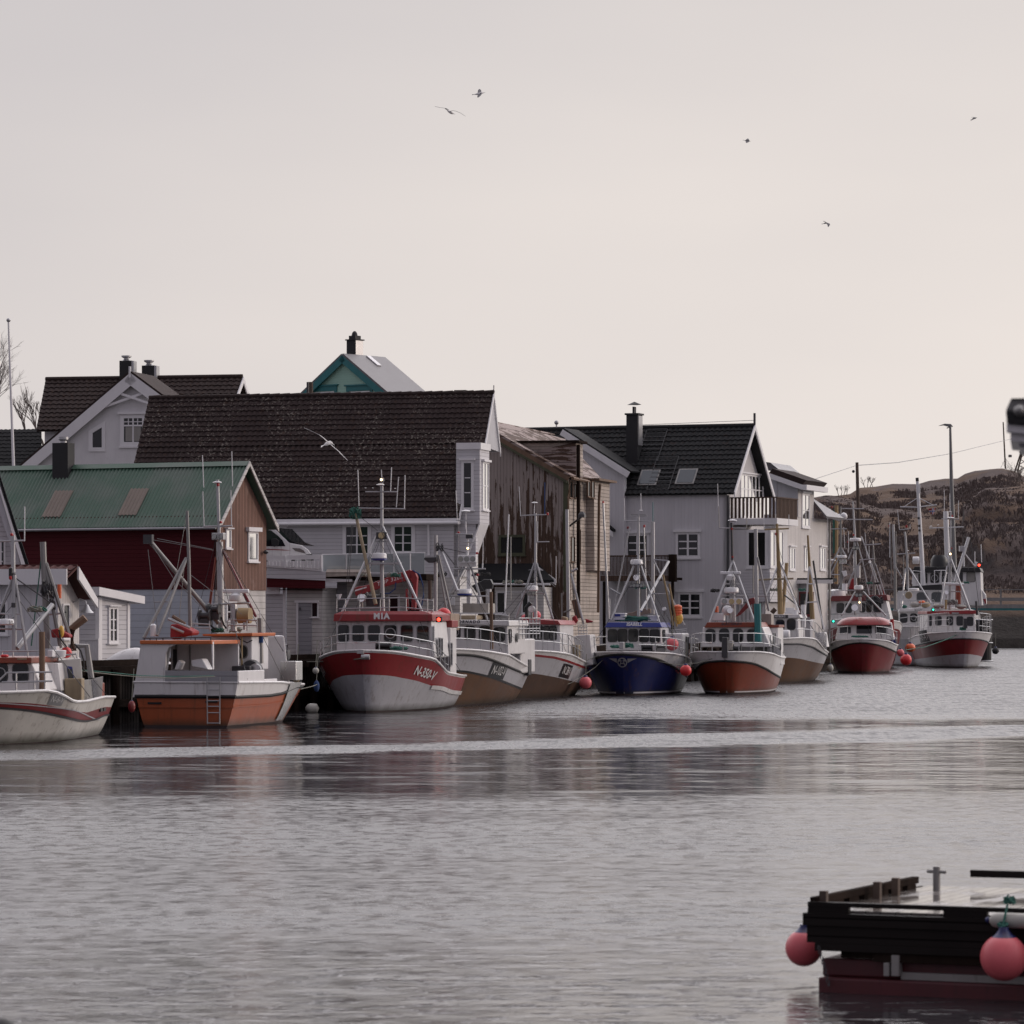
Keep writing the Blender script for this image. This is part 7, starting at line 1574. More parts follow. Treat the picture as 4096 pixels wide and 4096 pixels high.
# ---- grey-white boat between ----
def midboat():
    fr = depth_frame(3655, 276, 5); t = T('fishing_boat', 'white boat with plain white roof band carrying sacks, left of the red-banded SEIGUTT', 'fishing boat', fr, 'fishing boats moored along the quay'); k = K(3560, 2150, 4.83)
    L0 = [(0, .1), (1, .1)]; L2 = [(0, 2.0), (1, 1.5)]; L3 = [(0, 2.9), (.4, 2.8), (1, 2.3)]
    Hull(t, 11, 4.6, [L0, L2, L3], ['antifoul', 'grey_hull', 'white_gloss'], rake=1.2, sb=.7, pw=.6)
    yw = 3.6; house(t, 'wheelhouse', k(175, 1800, 900, 1800, 860, 1430, 185, 1430), yw, 4, 'white_gloss', .05)
    for i, r in enumerate(((200, 1475, 330, 1640), (395, 1475, 520, 1630), (585, 1475, 690, 1630))): rwin(t, Y_(yw), (*k(r[0], r[1])[0], *k(r[2], r[3])[0]), .14, 'dark_steel', clear=i == 1)
    visor(t, k(170, 1435, 880, 1420, 860, 1370, 190, 1378), yw - .35, 4.6, 'white_gloss', 'SEIGUTT', k(550, 1403)[0], 5.5, 'letter_dark', 1.1)
    for (x, y, w, h, mt) in ((480, 1300, 42, 21, 'canvas_grey'), (680, 1300, 42, 21, 'net_tan'), (275, 1335, 24, 13, 'rope_green'), (620, 1260, 28, 18, 'buoy_orange')):
        p = fr.P(*k(x, y)[0], yw + .6); s = fr.scale(yw); t.part('sack', MB().ball(p, w * s / 2, 10, h / w * 1.1), mt, smooth=True)
    ym = yw + 1.4
    rods(t, 'mast', 'steel', ym, .09, k(345, 1000, 330, 300), n=8); rods(t, 'mast_leg', 'steel', [yw, ym], .06, k(220, 1390, 300, 600), k(800, 1290, 370, 590)); rods(t, 'mast_leg', 'steel', ym, .05, k(240, 800, 110, 560), k(230, 900, 340, 640))
    rods(t, 'crossbar', 'steel', ym, .045, k(130, 322, 490, 300)); rods(t, 'mast_top', 'steel', ym, .08, k(320, 300, 300, 0, 285, -110), n=8); dish(t, k(348, 255)[0], 10, ym); rods(t, 'crossbar', 'steel', ym, .04, [(3600, 2119), (3640, 2115)]); rods(t, 'antenna', 'radar_white', ym, .025, [(3598, 2120), (3590, 2040)], [(3640, 2115), (3641, 2098)])
    box_px(t, 'red_light', 3622, 2100, 3630, 2110, ym, .2, 'red_lamp')
    rods(t, 'side_mast', 'dull_steel', ym + 1, .12, k(105, 1400, 100, 600), r2=.11, n=8); rods(t, 'side_mast', 'steel', ym + 1, .10, k(100, 620, 75, 100, 60, -250), n=8); rods(t, 'antenna', 'dull_steel', ym + 1, .03, k(30, 900, 5, -200), k(130, 520, 115, -120), k(260, 800, 260, 340))
    box_px(t, 'red_light', 3554, 2098, 3559, 2108, ym + 1, .2, 'red_lamp'); rods(t, 'antenna', 'radar_white', ym + 1, .03, [(3559, 2230), (3559, 2090)])
    radome(t, k(455, 1035)[0], 45, 12, ym - .4); p = fr.P(*k(360, 1115)[0], yw + .4); t.part('net_reel', MB().lathe(p, [(.25, -.1), (.28, 0), (.25, .15)], 14, 'y'), 'net_tan', smooth=True)
    p = fr.P(*k(500, 440)[0], ym); t.part('drum', MB().lathe(p, [(.24, -.25), (.27, -.22), (.27, .22), (.24, .25)], 16, 'x'), 'radar_white', smooth=True)
    m = MB(); 
    for y_ in (1215, 1280): m.tube([fr.P(*k(195, y_ + 10)[0], yw), fr.P(*k(850, y_ - 10)[0], yw)], .025, 5)
    for x in (195, 400, 600, 850): m.tube([fr.P(*k(x, 1215)[0], yw), fr.P(*k(x, 1370)[0], yw)], .025, 5)
    t.part('roof_railing', m, 'steel')
    H_ = MB()
    for y_ in (1530, 1665): H_.tube([fr.P(*p, .5) for p in k(170, y_ + 30, 400, y_, 580, y_, 660, y_ + 120)], .03, 5)
    t.part('bow_railing', H_, 'steel')
midboat()

# ---- SEIGUTT ----
def seigutt():
    fr = bframe(3853, 2672, -2); t = T('fishing_boat', 'red and grey-bottomed boat SEIGUTT with N-15-AV plate, farthest right of the row', 'fishing boat', fr, 'fishing boats moored along the quay'); k = K(3250, 1900, 2.273); k5 = K(3560, 2150, 4.83)
    L0 = [(0, .1), (1, .06)]; L1 = (-1, k(1370, 1628, 1200, 1640, 1050, 1660, 900, 1680)); L2 = (-1, k(1370, 1488, 1200, 1495, 1050, 1520, 950, 1545, 870, 1590)); L3 = (-1, k(1370, 1425, 1200, 1430, 1050, 1440, 950, 1460, 880, 1490))
    H = Hull(t, 11, 5.0, [L0, L1, L2, L3], ['antifoul', 'grey_hull', 'dark_red', 'white_gloss'], rake=1.0, sb=.70, tew=.55, tet=.34, pw=.55, rail_lv=2, rail_mat='dark_steel', st=.05)
    H.text('N-15-AV', *k(1000, 1475)[0], .50, 'letter_white', -1, 'number_black', .15, 1.0, .01, .05, 2.5, .95)
    H.rail('bow_railing', .05, .6, 1.35, 3, 7)
    yw = 3.4; _, f = house(t, 'wheelhouse', k(1040, 1430, 1490, 1430, 1470, 1262, 1050, 1262), yw, 4, 'white_gloss', .05)
    for i, r in enumerate(((885, 1530, 990, 1690), (1100, 1530, 1210, 1690), (1290, 1530, 1405, 1695), (1490, 1540, 1600, 1700))): rwin(t, Y_(yw), (*k5(r[0], r[1])[0], *k5(r[2], r[3])[0]), .10, 'dark_steel', clear=i == 1)
    rwin(t, Y_(yw), (*k5(760, 1525)[0], *k5(800, 1700)[0]), .06, 'dark_steel')
    visor(t, k5(715, 1480, 1665, 1475, 1655, 1405, 720, 1425), yw - .3, 4.7, 'red_hull')
    a = fr.P(*k5(1190, 1480)[0], yw - .32); b = fr.P(*k5(1335, 1448)[0], yw - .32); t.part('name_board', MB().box(a.x, b.x, a.y, a.y + .02, a.z, b.z), 'dark_steel'); c = (a + b) / 2; h = (b.z - a.z) * .75; t.part('name_lettering', MB().text('SEIGUTT', lambda x, y: (c.x + x * h, a.y - .01, c.z + y * h), 1.38, .03, 1.05), 'letter_white')
    ym = yw + 1.6
    rods(t, 'mast', 'steel', ym, .11, k5(1150, 1400, 1165, 350), n=8); rods(t, 'mast_leg', 'steel', [yw + .2, ym], .07, k5(960, 1400, 1105, 550), k5(1560, 1430, 1180, 420)); rods(t, 'mast_leg', 'steel', ym, .07, k5(1500, 1250, 1380, 900))
    rods(t, 'crossbar', 'radar_white', ym - .3, .11, k5(1005, 890, 1430, 905), n=10); rods(t, 'crossbar', 'steel', ym, .05, k5(1180, 1040, 1410, 1050)); 
    rods(t, 'mast_top', 'steel', ym, .05, [(3801, 2230), (3803, 2045)], n=6); dish(t, (3803, 2072), 30, ym - .1); dish(t, (3800, 2047), 12, ym); rods(t, 'antenna', 'radar_white', ym, .022, [(3800, 2046), (3799, 1974)], [(3833, 2077), (3834, 2002)], [(3777, 2075), (3777, 1960)])
    rods(t, 'crossbar', 'steel', ym, .04, [(3767, 2075), (3836, 2077)]); lampdot(t, k5(1165, 318)[0], ym - .1, 'lamp_warm', .07, 'dull_steel', 'masthead_light'); box_px(t, 'red_light', *k5(1175, 195)[0], *k5(1205, 225)[0], ym, .15, 'red_lamp'); box_px(t, 'red_light', 3804, 2060, 3812, 2068, ym, .15, 'red_lamp')
    spot(t, k5(1095, 1065)[0], 17, ym - .5); rods(t, 'red_post', 'rust_orange', ym + 1.5, .20, k5(1320, 1290, 1320, 900), n=8); rods(t, 'yellow_post', 'yellow_pole', yw + .1, .08, k5(1080, 1390, 1080, 1200)); lampdot(t, k5(835, 1395)[0], yw - .3, 'lamp_green', .07)
    rods(t, 'boom', 'steel', [ym + 2.4, ym + 3.4], .12, k5(1260, 860, 1520, 0), n=8); rods(t, 'stay', 'dark_steel', ym + 3.4, .02, k5(1550, 0, 1510, 640), k5(1555, 20, 1640, 600), k5(1560, 60, 1740, 1480)); box_px(t, 'winch_motor', *k5(1345, 165)[0], *k5(1440, 270)[0], ym + 3.2, .4, 'steel')
    rods(t, 'stay', 'steel', ym + 3, .06, k5(1450, 320, 1640, 560))
    rods(t, 'dark_post', 'dark_steel', yw, .09, k5(1685, 1500, 1665, 1230), n=8)
    for (x, y, w, h) in ((940, 1325, 46, 19), (1380, 1340, 42, 16)): p = fr.P(*k5(x, y)[0], yw + .6); t.part('net_sack', MB().ball(p, w * fr.scale(yw) / 2, 10, h / w * 1.1), 'canvas_grey', smooth=True)
    m = MB(); heap(m, fr.P(*k5(1200, 1300)[0], yw + .6), .9, .6, .6, 3, 18, .03); t.part('deck_gear', m, 'dull_steel')
    m = MB(); heap(m, fr.P(*k(1365, 1412)[0], -.6), .5, .35, .4, 6, 14, .03); t.part('bow_rope', m, 'rope_green'); t.part('stem_roller', MB().box(-.12, .12, -1.1, -.5, 2.8, 3.5), 'dark_steel')
    m = MB(); x = H.surf(.75, 2.8, 1).x - .1; z0, z1 = 2.8, fr.P(*k(1600, 1290)[0], 7).z
    # dark mesh tower at the stern
    for (ra, za, zb) in ((.55, .4, 1.7), (.6, 1.75, 3.4)):
        m.lathe((x + .55, 9.4, 0), [(ra, za), (ra, zb)], 14)
    t.part('fender_stack', m, 'black_rubber'); 
    for za in (.4, 1.72, 3.4): t.part('hoop', MB().tube([(x + .55 + .63 * math.cos(a * .4488), 9.4 + .63 * math.sin(a * .4488), za) for a in range(15)], .05, 5), 'steel', smooth=True)
    dress(t, H, 8, (3800, 2240), 5.9)
seigutt()

# ---- large white vessel behind ----
def bigvessel():
    fr = depth_frame(3740, 305, 9); t = T('fishing_vessel', 'large white vessel with black roof and tall white masts towering behind SEIGUTT', 'fishing vessel', fr, 'fishing boats moored along the quay'); k = K(3560, 2150, 4.83); kg = K(3396, 1500, 2.76)
    L0 = [(0, .1), (1, .1)]; L2 = [(0, 3.2), (1, 2.4)]; L3 = [(0, 4.4), (1, 3.2)]
    Hull(t, 20, 6.6, [L0, L2, L3], ['antifoul', 'maroon', 'white_gloss'], rake=1.5, sb=.75, pw=.6, tet=.3)
    yw = 5; _, f = house(t, 'wheelhouse', k(420, 1310, 1770, 1310, 1750, 660, 440, 680), yw, 6, 'white_gloss', .05)
    house(t, 'lower_deckhouse', k(60, 1420, 1240, 1420, 1240, 1010, 150, 1040), yw - 1.5, 1.45, 'white_gloss', .05)
    for r in ((520, 1065, 720, 1240), (805, 1060, 1010, 1240)): rwin(t, Y_(yw - 1.5), (*k(r[0], r[1])[0], *k(r[2], r[3])[0]), .2, 'dull_steel', 'sky_light_glass')
    for i, r in enumerate(((555, 700, 590, 880), (668, 695, 715, 880), (785, 695, 945, 870), (1005, 695, 1110, 870), (1350, 665, 1400, 860), (1485, 672, 1640, 855))): rwin(t, Y_(yw), (*k(r[0], r[1])[0], *k(r[2], r[3])[0]), .12, 'dark_steel', 'glass' if i < 5 else 'window_cloth', clear=i in (2, 3))
    house(t, 'roof', k(430, 680, 1765, 660, 1730, 580, 470, 560), yw - .4, 6.8, 'black_paint', .04); house(t, 'canvas_dodger', k(60, 1015, 1010, 1015, 1010, 900, 130, 960), yw - 1.7, .15, 'black_paint')
    t.part('funnel_cover', MB().lathe(fr.P(*k(955, 620)[0], yw + 1), [(.62 * 1.2, 0), (.6 * 1.2, .8), (.4 * 1.2, 1.2)], 16), 'black_paint', smooth=True)
    rods(t, 'mast', 'radar_white', yw - .6, .20, [(3694, 2345), (3670, 1925)], r2=.13, n=12); rods(t, 'mast_cap', 'black_paint', yw - .6, .14, [(3669.5, 1925), (3668.5, 1911)], n=10)
    rods(t, 'yard', 'radar_white', yw - .6, .05, kg(565, 1455, 770, 1460), kg(780, 1455, 970, 1433)); rods(t, 'yard_stay', 'radar_white', yw - .6, .03, kg(605, 1455, 750, 1360), kg(925, 1435, 780, 1360))
    box_px(t, 'mast_horn', *kg(768, 1205)[0], *kg(785, 1305)[0], yw - .7, .2, 'radar_white'); 
    for c in ((768, 1580), (775, 1665), (778, 1715)): box_px(t, 'mast_light', *kg(c[0] - 12, c[1] - 12)[0], *kg(c[0] + 12, c[1] + 12)[0], yw - .95, .2, 'dark_steel')
    rods(t, 'second_mast', 'radar_white', yw + 2, .22, [(3791, 2270), (3783, 2045)], n=12); rods(t, 'yard', 'radar_white', yw + 2, .05, kg(885, 1690, 1265, 1677)); dish(t, kg(905, 1670)[0], 12, yw + 2); dish(t, kg(985, 1655)[0], 8, yw + 2)
    rods(t, 'antenna', 'radar_white', yw + 2, .035, k(1640, 560, 1640, 270), k(1770, 480, 1758, 130)); lampdot(t, k(1722, 535)[0], yw - .3, 'lamp_red', .11)
    box_px(t, 'vent', *k(1410, 380)[0], *k(1440, 560)[0], yw + 1, .5, 'radar_white'); box_px(t, 'roof_box', *k(1640, 470)[0], *k(1685, 560)[0], yw + .5, .5, 'radar_white'); box_px(t, 'roof_box', *k(1050, 490)[0], *k(1140, 570)[0], yw + .8, .5, 'radar_white')
    m = MB(); P = [fr.P(*p, yw - 1.2) for p in k(860, 880, 858, 640, 1060, 635, 1110, 700)]; m.tube(P, .05, 6); m.tube([fr.P(*k(985, 640)[0], yw - 1.2), fr.P(*k(985, 860)[0], yw - 1.2)], .04, 5)
    P = [fr.P(*p, yw - 1.2) for p in k(430, 900, 445, 640, 590, 655, 600, 900)]; m.tube(P, .05, 6); t.part('upper_railing', m, 'radar_white')
    a = [fr.P(*p, yw - .3) for p in k(1770, 1000, 1850, 1100, 1870, 1290, 1800, 1320)]; t.part('life_raft', MB().hexa(a, [v + Vector((0, .9, 0)) for v in a]), 'white_gloss', bevel=.08); a = [fr.P(*p, yw - .35) for p in k(1800, 1190, 1850, 1180, 1860, 1270, 1835, 1285)]; t.part('red_marking', MB().hexa(a, [v + Vector((0, .04, 0)) for v in a]), 'red_hull')
    # flag on its halyard
    f2 = T('flag', 'small red flag with blue and white cross flying from the tall white mast', 'flag', depth_frame(3731, 303, 4)); k_ = [f2.fr.P(*p, 0) for p in kg(868, 1475, 965, 1468, 935, 1540, 905, 1535)]
    A, B, C, D = k_; 
    def fl(u, v): 
        p = (A * (1 - u) + B * u) * (1 - v) + (D * (1 - u) + C * u) * v; return p + Vector((0, .12 * math.sin(u * 7 + v), 0))
    def rect(m, u0, u1, v0, v1, o, n=8): m.grid(lambda a, b: fl(u0 + (u1 - u0) * a, v0 + (v1 - v0) * b) - Vector((0, o, 0)), n, 4)
    m = MB(); rect(m, 0, 1, 0, 1, 0); f2.part('cloth', m, 'red_hull'); m = MB(); rect(m, .50, .74, 0, 1, .02); rect(m, 0, 1, .36, .64, .02); f2.part('white_cross', m, 'letter_white'); m = MB(); rect(m, .56, .68, 0, 1, .04); rect(m, 0, 1, .43, .57, .04); f2.part('blue_cross', m, 'blue_trim')
    f2.rod('halyard', 'rope_grey', kg(970, 1440, 905, 1660), .05, .015)
bigvessel()

# ---- left boat ----
def leftboat():
    fr = bframe(-105, 2981, 3.5); t = T('fishing_boat', 'white boat with red stripe and orange roof, cut by the left picture edge', 'fishing boat', fr, 'fishing boats moored along the quay'); k = K(0, 2200, 2.476)
    L0 = [(0, .02), (1, .02)]; L1 = (1, k(-200, 1550, 0, 1558, 200, 1572, 400, 1600, 600, 1640, 760, 1680, 850, 1690, 950, 1670, 1040, 1628)); L2 = (1, k(-200, 1508, 0, 1510, 200, 1512, 400, 1525, 600, 1565, 700, 1590, 860, 1610, 1035, 1555)); L3 = (1, k(-200, 1412, 0, 1410, 200, 1402, 400, 1396, 600, 1392, 640, 1450, 690, 1500, 850, 1500, 1035, 1455))
    H = Hull(t, 9.4, 4.7, [L0, L1, L2, L3], ['antifoul', 'cream_hull', 'dark_red', 'cream_hull'], rake=1.3, sb=.78, tew=.55, tet=.36, pw=.6, st=.02)
    H.strip('rubbing_strake', 'dark_steel', H.lv[1], -.05, .01, 0, 1, .03); H.strip('knuckle', 'grey_hull', [(0, 1.2), (.5, .75), (.8, .5), (1, .45)], -.015, .015, 0, .85, .02)
    H.text('N-6-V', *k(560, 1483)[0], .18, 'letter_white', 1, 'steel', .15, 1.0, .005, -.08, .72, .30)
    m = MB()
    for x in (720, 795): p = H.surf(.80 if x == 720 else .86, .80, 1, .02); m.box(p.x - .02, p.x + .02, p.y - .2, p.y + .2, .74, .84)
    t.part('scuppers', m, 'black_paint')
    yw = 3.0; _, f = house(t, 'wheelhouse', k(-500, 1420, 430, 1400, 318, 1120, -500, 1130), yw, 3.4, 'white_gloss', .05)
    for i, r in enumerate(((-60, 1135, 68, 1300), (135, 1135, 272, 1300), (-240, 1135, -110, 1300))): rwin(t, Y_(yw), (*k(r[0], r[1])[0], *k(r[2], r[3])[0]), .09, 'dark_steel', clear=i == 0)
    visor(t, k(-520, 1118, 310, 1122, 310, 1065, -500, 1062), yw - .3, 4.2, 'rust_orange'); box_px(t, 'roof_plate', *k(168, 1074)[0], *k(265, 1086)[0], yw - .32, .02, 'net_tan')
    # tall shelter panel with long slanting window
    yp = 6.0; P = lambda q, y=yp: [fr.P(*p, y) for p in q]
    a = P(k(575, 1095, 800, 1070, 835, 1490, 850, 1640, 680, 1510, 610, 1390)); t.part('shelter_side', MB().hexa(a, [v + Vector((-.3, 1.6, 0)) for v in a]), 'cream_hull', bevel=.03)
    a = P(k(658, 1150, 712, 1155, 765, 1465, 705, 1470), yp - .02); w = t.part('shelter_window', MB().hexa(a, [v + Vector((0, .03, 0)) for v in a]), 'blue_trim', bevel=.01); c = sum(a, Vector()) / 4; b = [c + (v - c) * .84 - Vector((0, .015, 0)) for v in a]; t.part('pane', MB().hexa(b, [v + Vector((0, .02, 0)) for v in b]), 'glass', w)
    house(t, 'mid_cabin', k(430, 1400, 610, 1395, 575, 1120, 430, 1120), yw + 2.2, .9, 'white_gloss', .03)
    a = P(k(700, 1500, 850, 1500, 1035, 1455, 1040, 1600, 860, 1680, 700, 1640), 7.6); 
    t.part('stern_panel', MB().hexa(P(k(805, 1290, 900, 1280, 920, 1480, 840, 1495), 7.2), P(k(805, 1290, 900, 1280, 920, 1480, 840, 1495), 8.6)), 'stainless', bevel=.01)
    t.part('stern_panel', MB().hexa(P(k(903, 1280, 1020, 1250, 1010, 1455, 922, 1480), 7.8), P(k(903, 1280, 1020, 1250, 1010, 1455, 922, 1480), 9)), 'stainless', bevel=.01)
    t.part('gantry', MB().tube(P(k(680, 955, 860, 950, 905, 1270), 8), .09, 8), 'dull_steel', smooth=True)
    # rails, mast, tripod
    for q in (k(-60, 1340, 70, 1215, 520, 1208), k(20, 1310, 520, 1298)): t.part('bow_railing', MB().tube([fr.P(*p, 1.6) for p in q], .028, 6), 'steel', smooth=True)
    m = MB()
    for x in (160, 340, 445): m.tube([fr.P(*k(x, 1215)[0], 1.6), fr.P(*k(x, 1400)[0], 1.6)], .026, 6)
    t.part('railing_posts', m, 'steel'); m = MB(); m.tube(P(k(572, 1095, 585, 1045, 755, 1030, 765, 1070), yp + .1), .028, 6); t.part('shelter_railing', m, 'steel', smooth=True)
    m = MB(); m.tube([fr.P(*p, yw + .1) for p in k(-60, 1005, 400, 998)], .02, 5)
    for x in (20, 130, 275, 395): m.tube([fr.P(*k(x, 1000)[0], yw + .1), fr.P(*k(x, 1062)[0], yw + .1)], .02, 5)
    t.part('roof_railing', m, 'steel')
    ym = 4.0; rods(t, 'mast', 'steel', ym, .07, k(140, 1010, 138, 250, 135, 225), n=8); rods(t, 'mast_leg', 'steel', ym, .04, k(265, 1000, 150, 280), k(-40, 700, 115, 300)); rods(t, 'crossbar', 'steel', ym, .03, k(0, 630, 195, 632), k(0, 780, 225, 782))
    rods(t, 'mast_pole', 'steel', ym + 1, .06, [(53, 2290), (52, 2140)], n=8); rods(t, 'crossbar', 'steel', ym + 1, .03, [(0, 2165), (98, 2162)]); rods(t, 'antenna', 'radar_white', ym + 1, .015, [(98, 2165), (99, 2026)]); box_px(t, 'red_light', 40, 2132, 50, 2144, ym, .15, 'red_lamp')
    radome(t, k(60, 745)[0], 66, 26, ym - .3); a = fr.P(*k(112, 718)[0], ym - .3 - .82); t.part('radar_lettering', MB().text('SIL', lambda x, y: (a.x + x * .10, a.y, a.z + y * .10), 1.3, .02), 'letter_dark'); box_px(t, 'light_box', *k(85, 175)[0], *k(120, 290)[0], ym - .1, .2, 'black_paint'); box_px(t, 'red_light', *k(90, 258)[0], *k(112, 295)[0], ym - .2, .1, 'red_lamp'); box_px(t, 'light_box', *k(110, 522)[0], *k(152, 570)[0], ym - .1, .2, 'dark_steel')
    rods(t, 'boom', 'steel', [yw + 1, 5.2], .07, k(170, 975, 520, 540), n=8); rods(t, 'derrick', 'dull_steel', 6.8, .09, k(470, 975, 425, -80), n=8)
    rods(t, 'derrick_leg', 'dull_steel', 6.8, .06, k(600, 970, 440, 120), k(690, 860, 455, 130)); rods(t, 'crossbar', 'steel', 6.8, .035, k(455, 640, 620, 625)); wavyrope(t, 'rigging', k(405, 110, 310, 950), 6.8, 'rope_green', .02); wavyrope(t, 'rigging', k(415, 130, 440, 600), 6.8, 'dark_steel', .014); wavyrope(t, 'rigging', k(150, 275, 430, 470, 520, 540), 6, 'dark_steel', .02)
    m = MB(); heap(m, fr.P(*k(515, 590)[0], 6.7), .2, .5, .2, 8, 8); t.part('block', m, 'dark_steel'); m = MB(); heap(m, fr.P(*k(470, 480)[0], 6.7), .4, .8, .3, 8, 9, .03); t.part('block', m, 'dark_steel')
    t.part('davit', MB().tube(P(k(720, 1000, 708, 780, 845, 670), 7.2), .12, 8), 'wood_brown', smooth=True); rods(t, 'wooden_post', 'wood_brown', yw - .2, .085, k(418, 1390, 415, 810), n=8)
    t.part('yellow_float', MB().ball(fr.P(*k(607, 808)[0], 6.2), .085, 10, 2.1), 'yellow_plastic', smooth=True); a = P(k(500, 790, 570, 775, 690, 840, 690, 870, 510, 870), 6.4); t.part('red_bag', MB().hexa(a, [v + Vector((0, .5, 0)) for v in a]), 'canvas_red', bevel=.08)
    rods(t, 'orange_marker', 'buoy_orange', 7.4, .06, k(588, 480, 588, 340), n=8); m = MB(); p = fr.P(*k(655, 1015)[0], 6.6); t.part('red_buoy', MB().ball(p, .165, 14), 'buoy_red', smooth=True)
    box_px(t, 'outboard_cover', *k(520, 955)[0], *k(560, 1070)[0], 5.8, .5, 'radar_white'); t.part('white_tub', MB().lathe(fr.P(*k(590, 1060)[0], 5.9), [(.17, 0), (.2, .18), (.17, .2)], 16), 'radar_white', smooth=True); box_px(t, 'fish_tub', *k(470, 990)[0], *k(520, 1060)[0], 5.2, .8, 'white_paint')
    wavyrope(t, 'rope', k(585, 790, 600, 880, 660, 960), 6.1, 'black_rubber', .025); wavyrope(t, 'rope', k(740, 930, 800, 1000, 830, 1100, 830, 1200), 7.1, 'black_rubber', .025); box_px(t, 'tyre_fender', *k(0, 1035)[0], *k(70, 1062)[0], yw - .1, .3, 'buoy_red', .05)
    dress(t, H, 10, (57, 2330), 3.55)
leftboat()

# ---- orange boat, stern towards us ----
def orangeboat():
    fr = depth_frame(742, 119.5, 15); t = T('fishing_boat', 'orange and white boat seen from astern, with boarding ladder and open white shelter', 'fishing boat', fr, 'fishing boats moored along the quay'); k = K(500, 2380, 2.76); k2 = K(450, 1950, 1.9325)
    L0 = [(0, .06), (1, .06)]; L1 = (1, k(1895, 1015, 1740, 1085, 1600, 1110, 1240, 1128)); L3 = (1, k(1885, 985, 1740, 962, 1580, 962, 1240, 966))
    H = Hull(t, 8.6, 3.6, [L0, L1, L3], ['antifoul', 'orange_hull', 'white_gloss'], rake=1.3, sb=.78, tew=.6, tet=.42, pw=.6, st=.02, rev=True, rail_lv=1, rail_mat='black_rubber')
    H.strip('knuckle', 'orange_hull', [(0, 1.1), (.5, .70), (1, .64)], -.02, .03, .1, 1, .025)
    t.part('stern_knuckle', MB().box(-1.57, 1.57, -.03, .02, .62, .67), 'orange_hull')
    t.part('stern_fender', MB().tube([(-1.7, -.02, .98), (1.7, -.02, .98)], .06, 6), 'black_rubber')
    # shelter: white box on the port side, open to starboard
    ys = -.02; a = [fr.P(*p, ys) for p in k(85, 1130, 440, 1090, 440, 640, 470, 590, 540, 545, 940, 530, 965, 545, 970, 520, 175, 540)]
    q = k(85, 1130, 435, 1090, 445, 835, 450, 640, 480, 580, 560, 545, 900, 535, 950, 560, 965, 820, 970, 820, 968, 515, 175, 535)
    a = [fr.P(*p, ys) for p in q]; t.part('shelter_panel', MB().hexa(a, [v + Vector((0, .12, 0)) for v in a]), 'white_gloss')
    tl = fr.P(*k(172, 535)[0], ys); tr = fr.P(*k(968, 515)[0], ys); zr = tl.z
    t.part('shelter_roof', MB().box(tl.x, tr.x, ys - .08, 2.6, zr - .02, zr + .10), 'orange_trim', bevel=.02)
    bl = fr.P(*k(85, 1130)[0], ys)
    t.part('shelter_side', MB().hexa([Vector((bl.x, .1, 1.0)), Vector((tl.x + .02, .1, zr)), Vector((tl.x + .1, .1, zr)), Vector((bl.x + .1, .1, 1.0))], [Vector((bl.x, 2.6, 1.0)), Vector((tl.x + .02, 2.6, zr)), Vector((tl.x + .1, 2.6, zr)), Vector((bl.x + .1, 2.6, 1.0))]), 'white_gloss')
    t.part('shelter_back', MB().box(tl.x + .1, tr.x - .02, 2.5, 2.6, 1.0, zr - .03), 'white_paint')
    for i in range(2): x = fr.P(*k(560 + i * 150, 700)[0], 2.48).x; t.part('shelter_frame', MB().box(x, x + .04, 2.44, 2.5, 1.2, zr - .05), 'dull_steel')
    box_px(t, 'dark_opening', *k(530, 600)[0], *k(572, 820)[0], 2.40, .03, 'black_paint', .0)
    a = [fr.P(*p, .35) for p in k(725, 720, 850, 700, 920, 825, 800, 800, 735, 790)]; t.part('fish_box', MB().hexa(a, [v + Vector((0, .5, 0)) for v in a]), 'radar_white', bevel=.04); a = [fr.P(*p, .4) for p in k(540, 825, 585, 715, 625, 740, 590, 825)]; t.part('fish_box', MB().hexa(a, [v + Vector((0, .4, 0)) for v in a]), 'radar_white', bevel=.03)
    # bulwark boards
    q = k(445, 832, 1195, 838, 1195, 965, 442, 965); a = [fr.P(*p, -.03) for p in q]; a[1].x = a[2].x = 1.76; t.part('stern_board', MB().hexa(a, [v + Vector((0, .06, 0)) for v in a]), 'grey_boards')
    zt = a[1].z; t.part('side_bulwark', MB().box(1.68, 1.77, .05, 2.6, 1.35, zt), 'white_paint', bevel=.02); t.part('side_bulwark', MB().box(1.68, 1.77, 2.6, 3.9, 1.35, zt - .3), 'white_paint', bevel=.02)
    # wheelhouse further forward
    yw = 3.1; q = k(940, 830, 1400, 830, 1400, 455, 940, 455); _, f = house(t, 'wheelhouse', q, yw, 1.7, 'white_paint', .04)
    o = box_px(t, 'door', *k(985, 560)[0], *k(1165, 830)[0], yw - .05, .05, 'trim_white'); box_px(t, 'door_handle', *k(1122, 640)[0], *k(1135, 700)[0], yw - .1, .04, 'dark_steel', parent=o)
    rwin(t, Y_(yw), (*k(1200, 560)[0], *k(1350, 695)[0]), .14, 'dull_steel')
    visor(t, k(860, 455, 1400, 455, 1405, 418, 850, 432), yw - .4, 2.4, 'orange_trim')
    x1 = f[1].x; t.part('bow_shelter', MB().hexa([Vector((x1 - 1.2, 6.0, 1.2)), Vector((1.5, 6.0, 1.3)), Vector((1.3, 6.0, 2.9)), Vector((x1 - 1.2, 6.0, 2.9))], [Vector((-.3, 8.6, 1.6)), Vector((.3, 8.6, 1.6)), Vector((.2, 8.4, 2.9)), Vector((-.3, 8.4, 2.9))]), 'white_gloss', bevel=.06)
    for yy in (6.5, 7.3): x = 1.5 - (yy - 6) * .45; t.part('porthole', MB().lathe((x - .02, yy, 2.25), [(.17, -.03), (.17, .05), (.13, .06)], 14, 'x'), 'dark_steel', smooth=True)
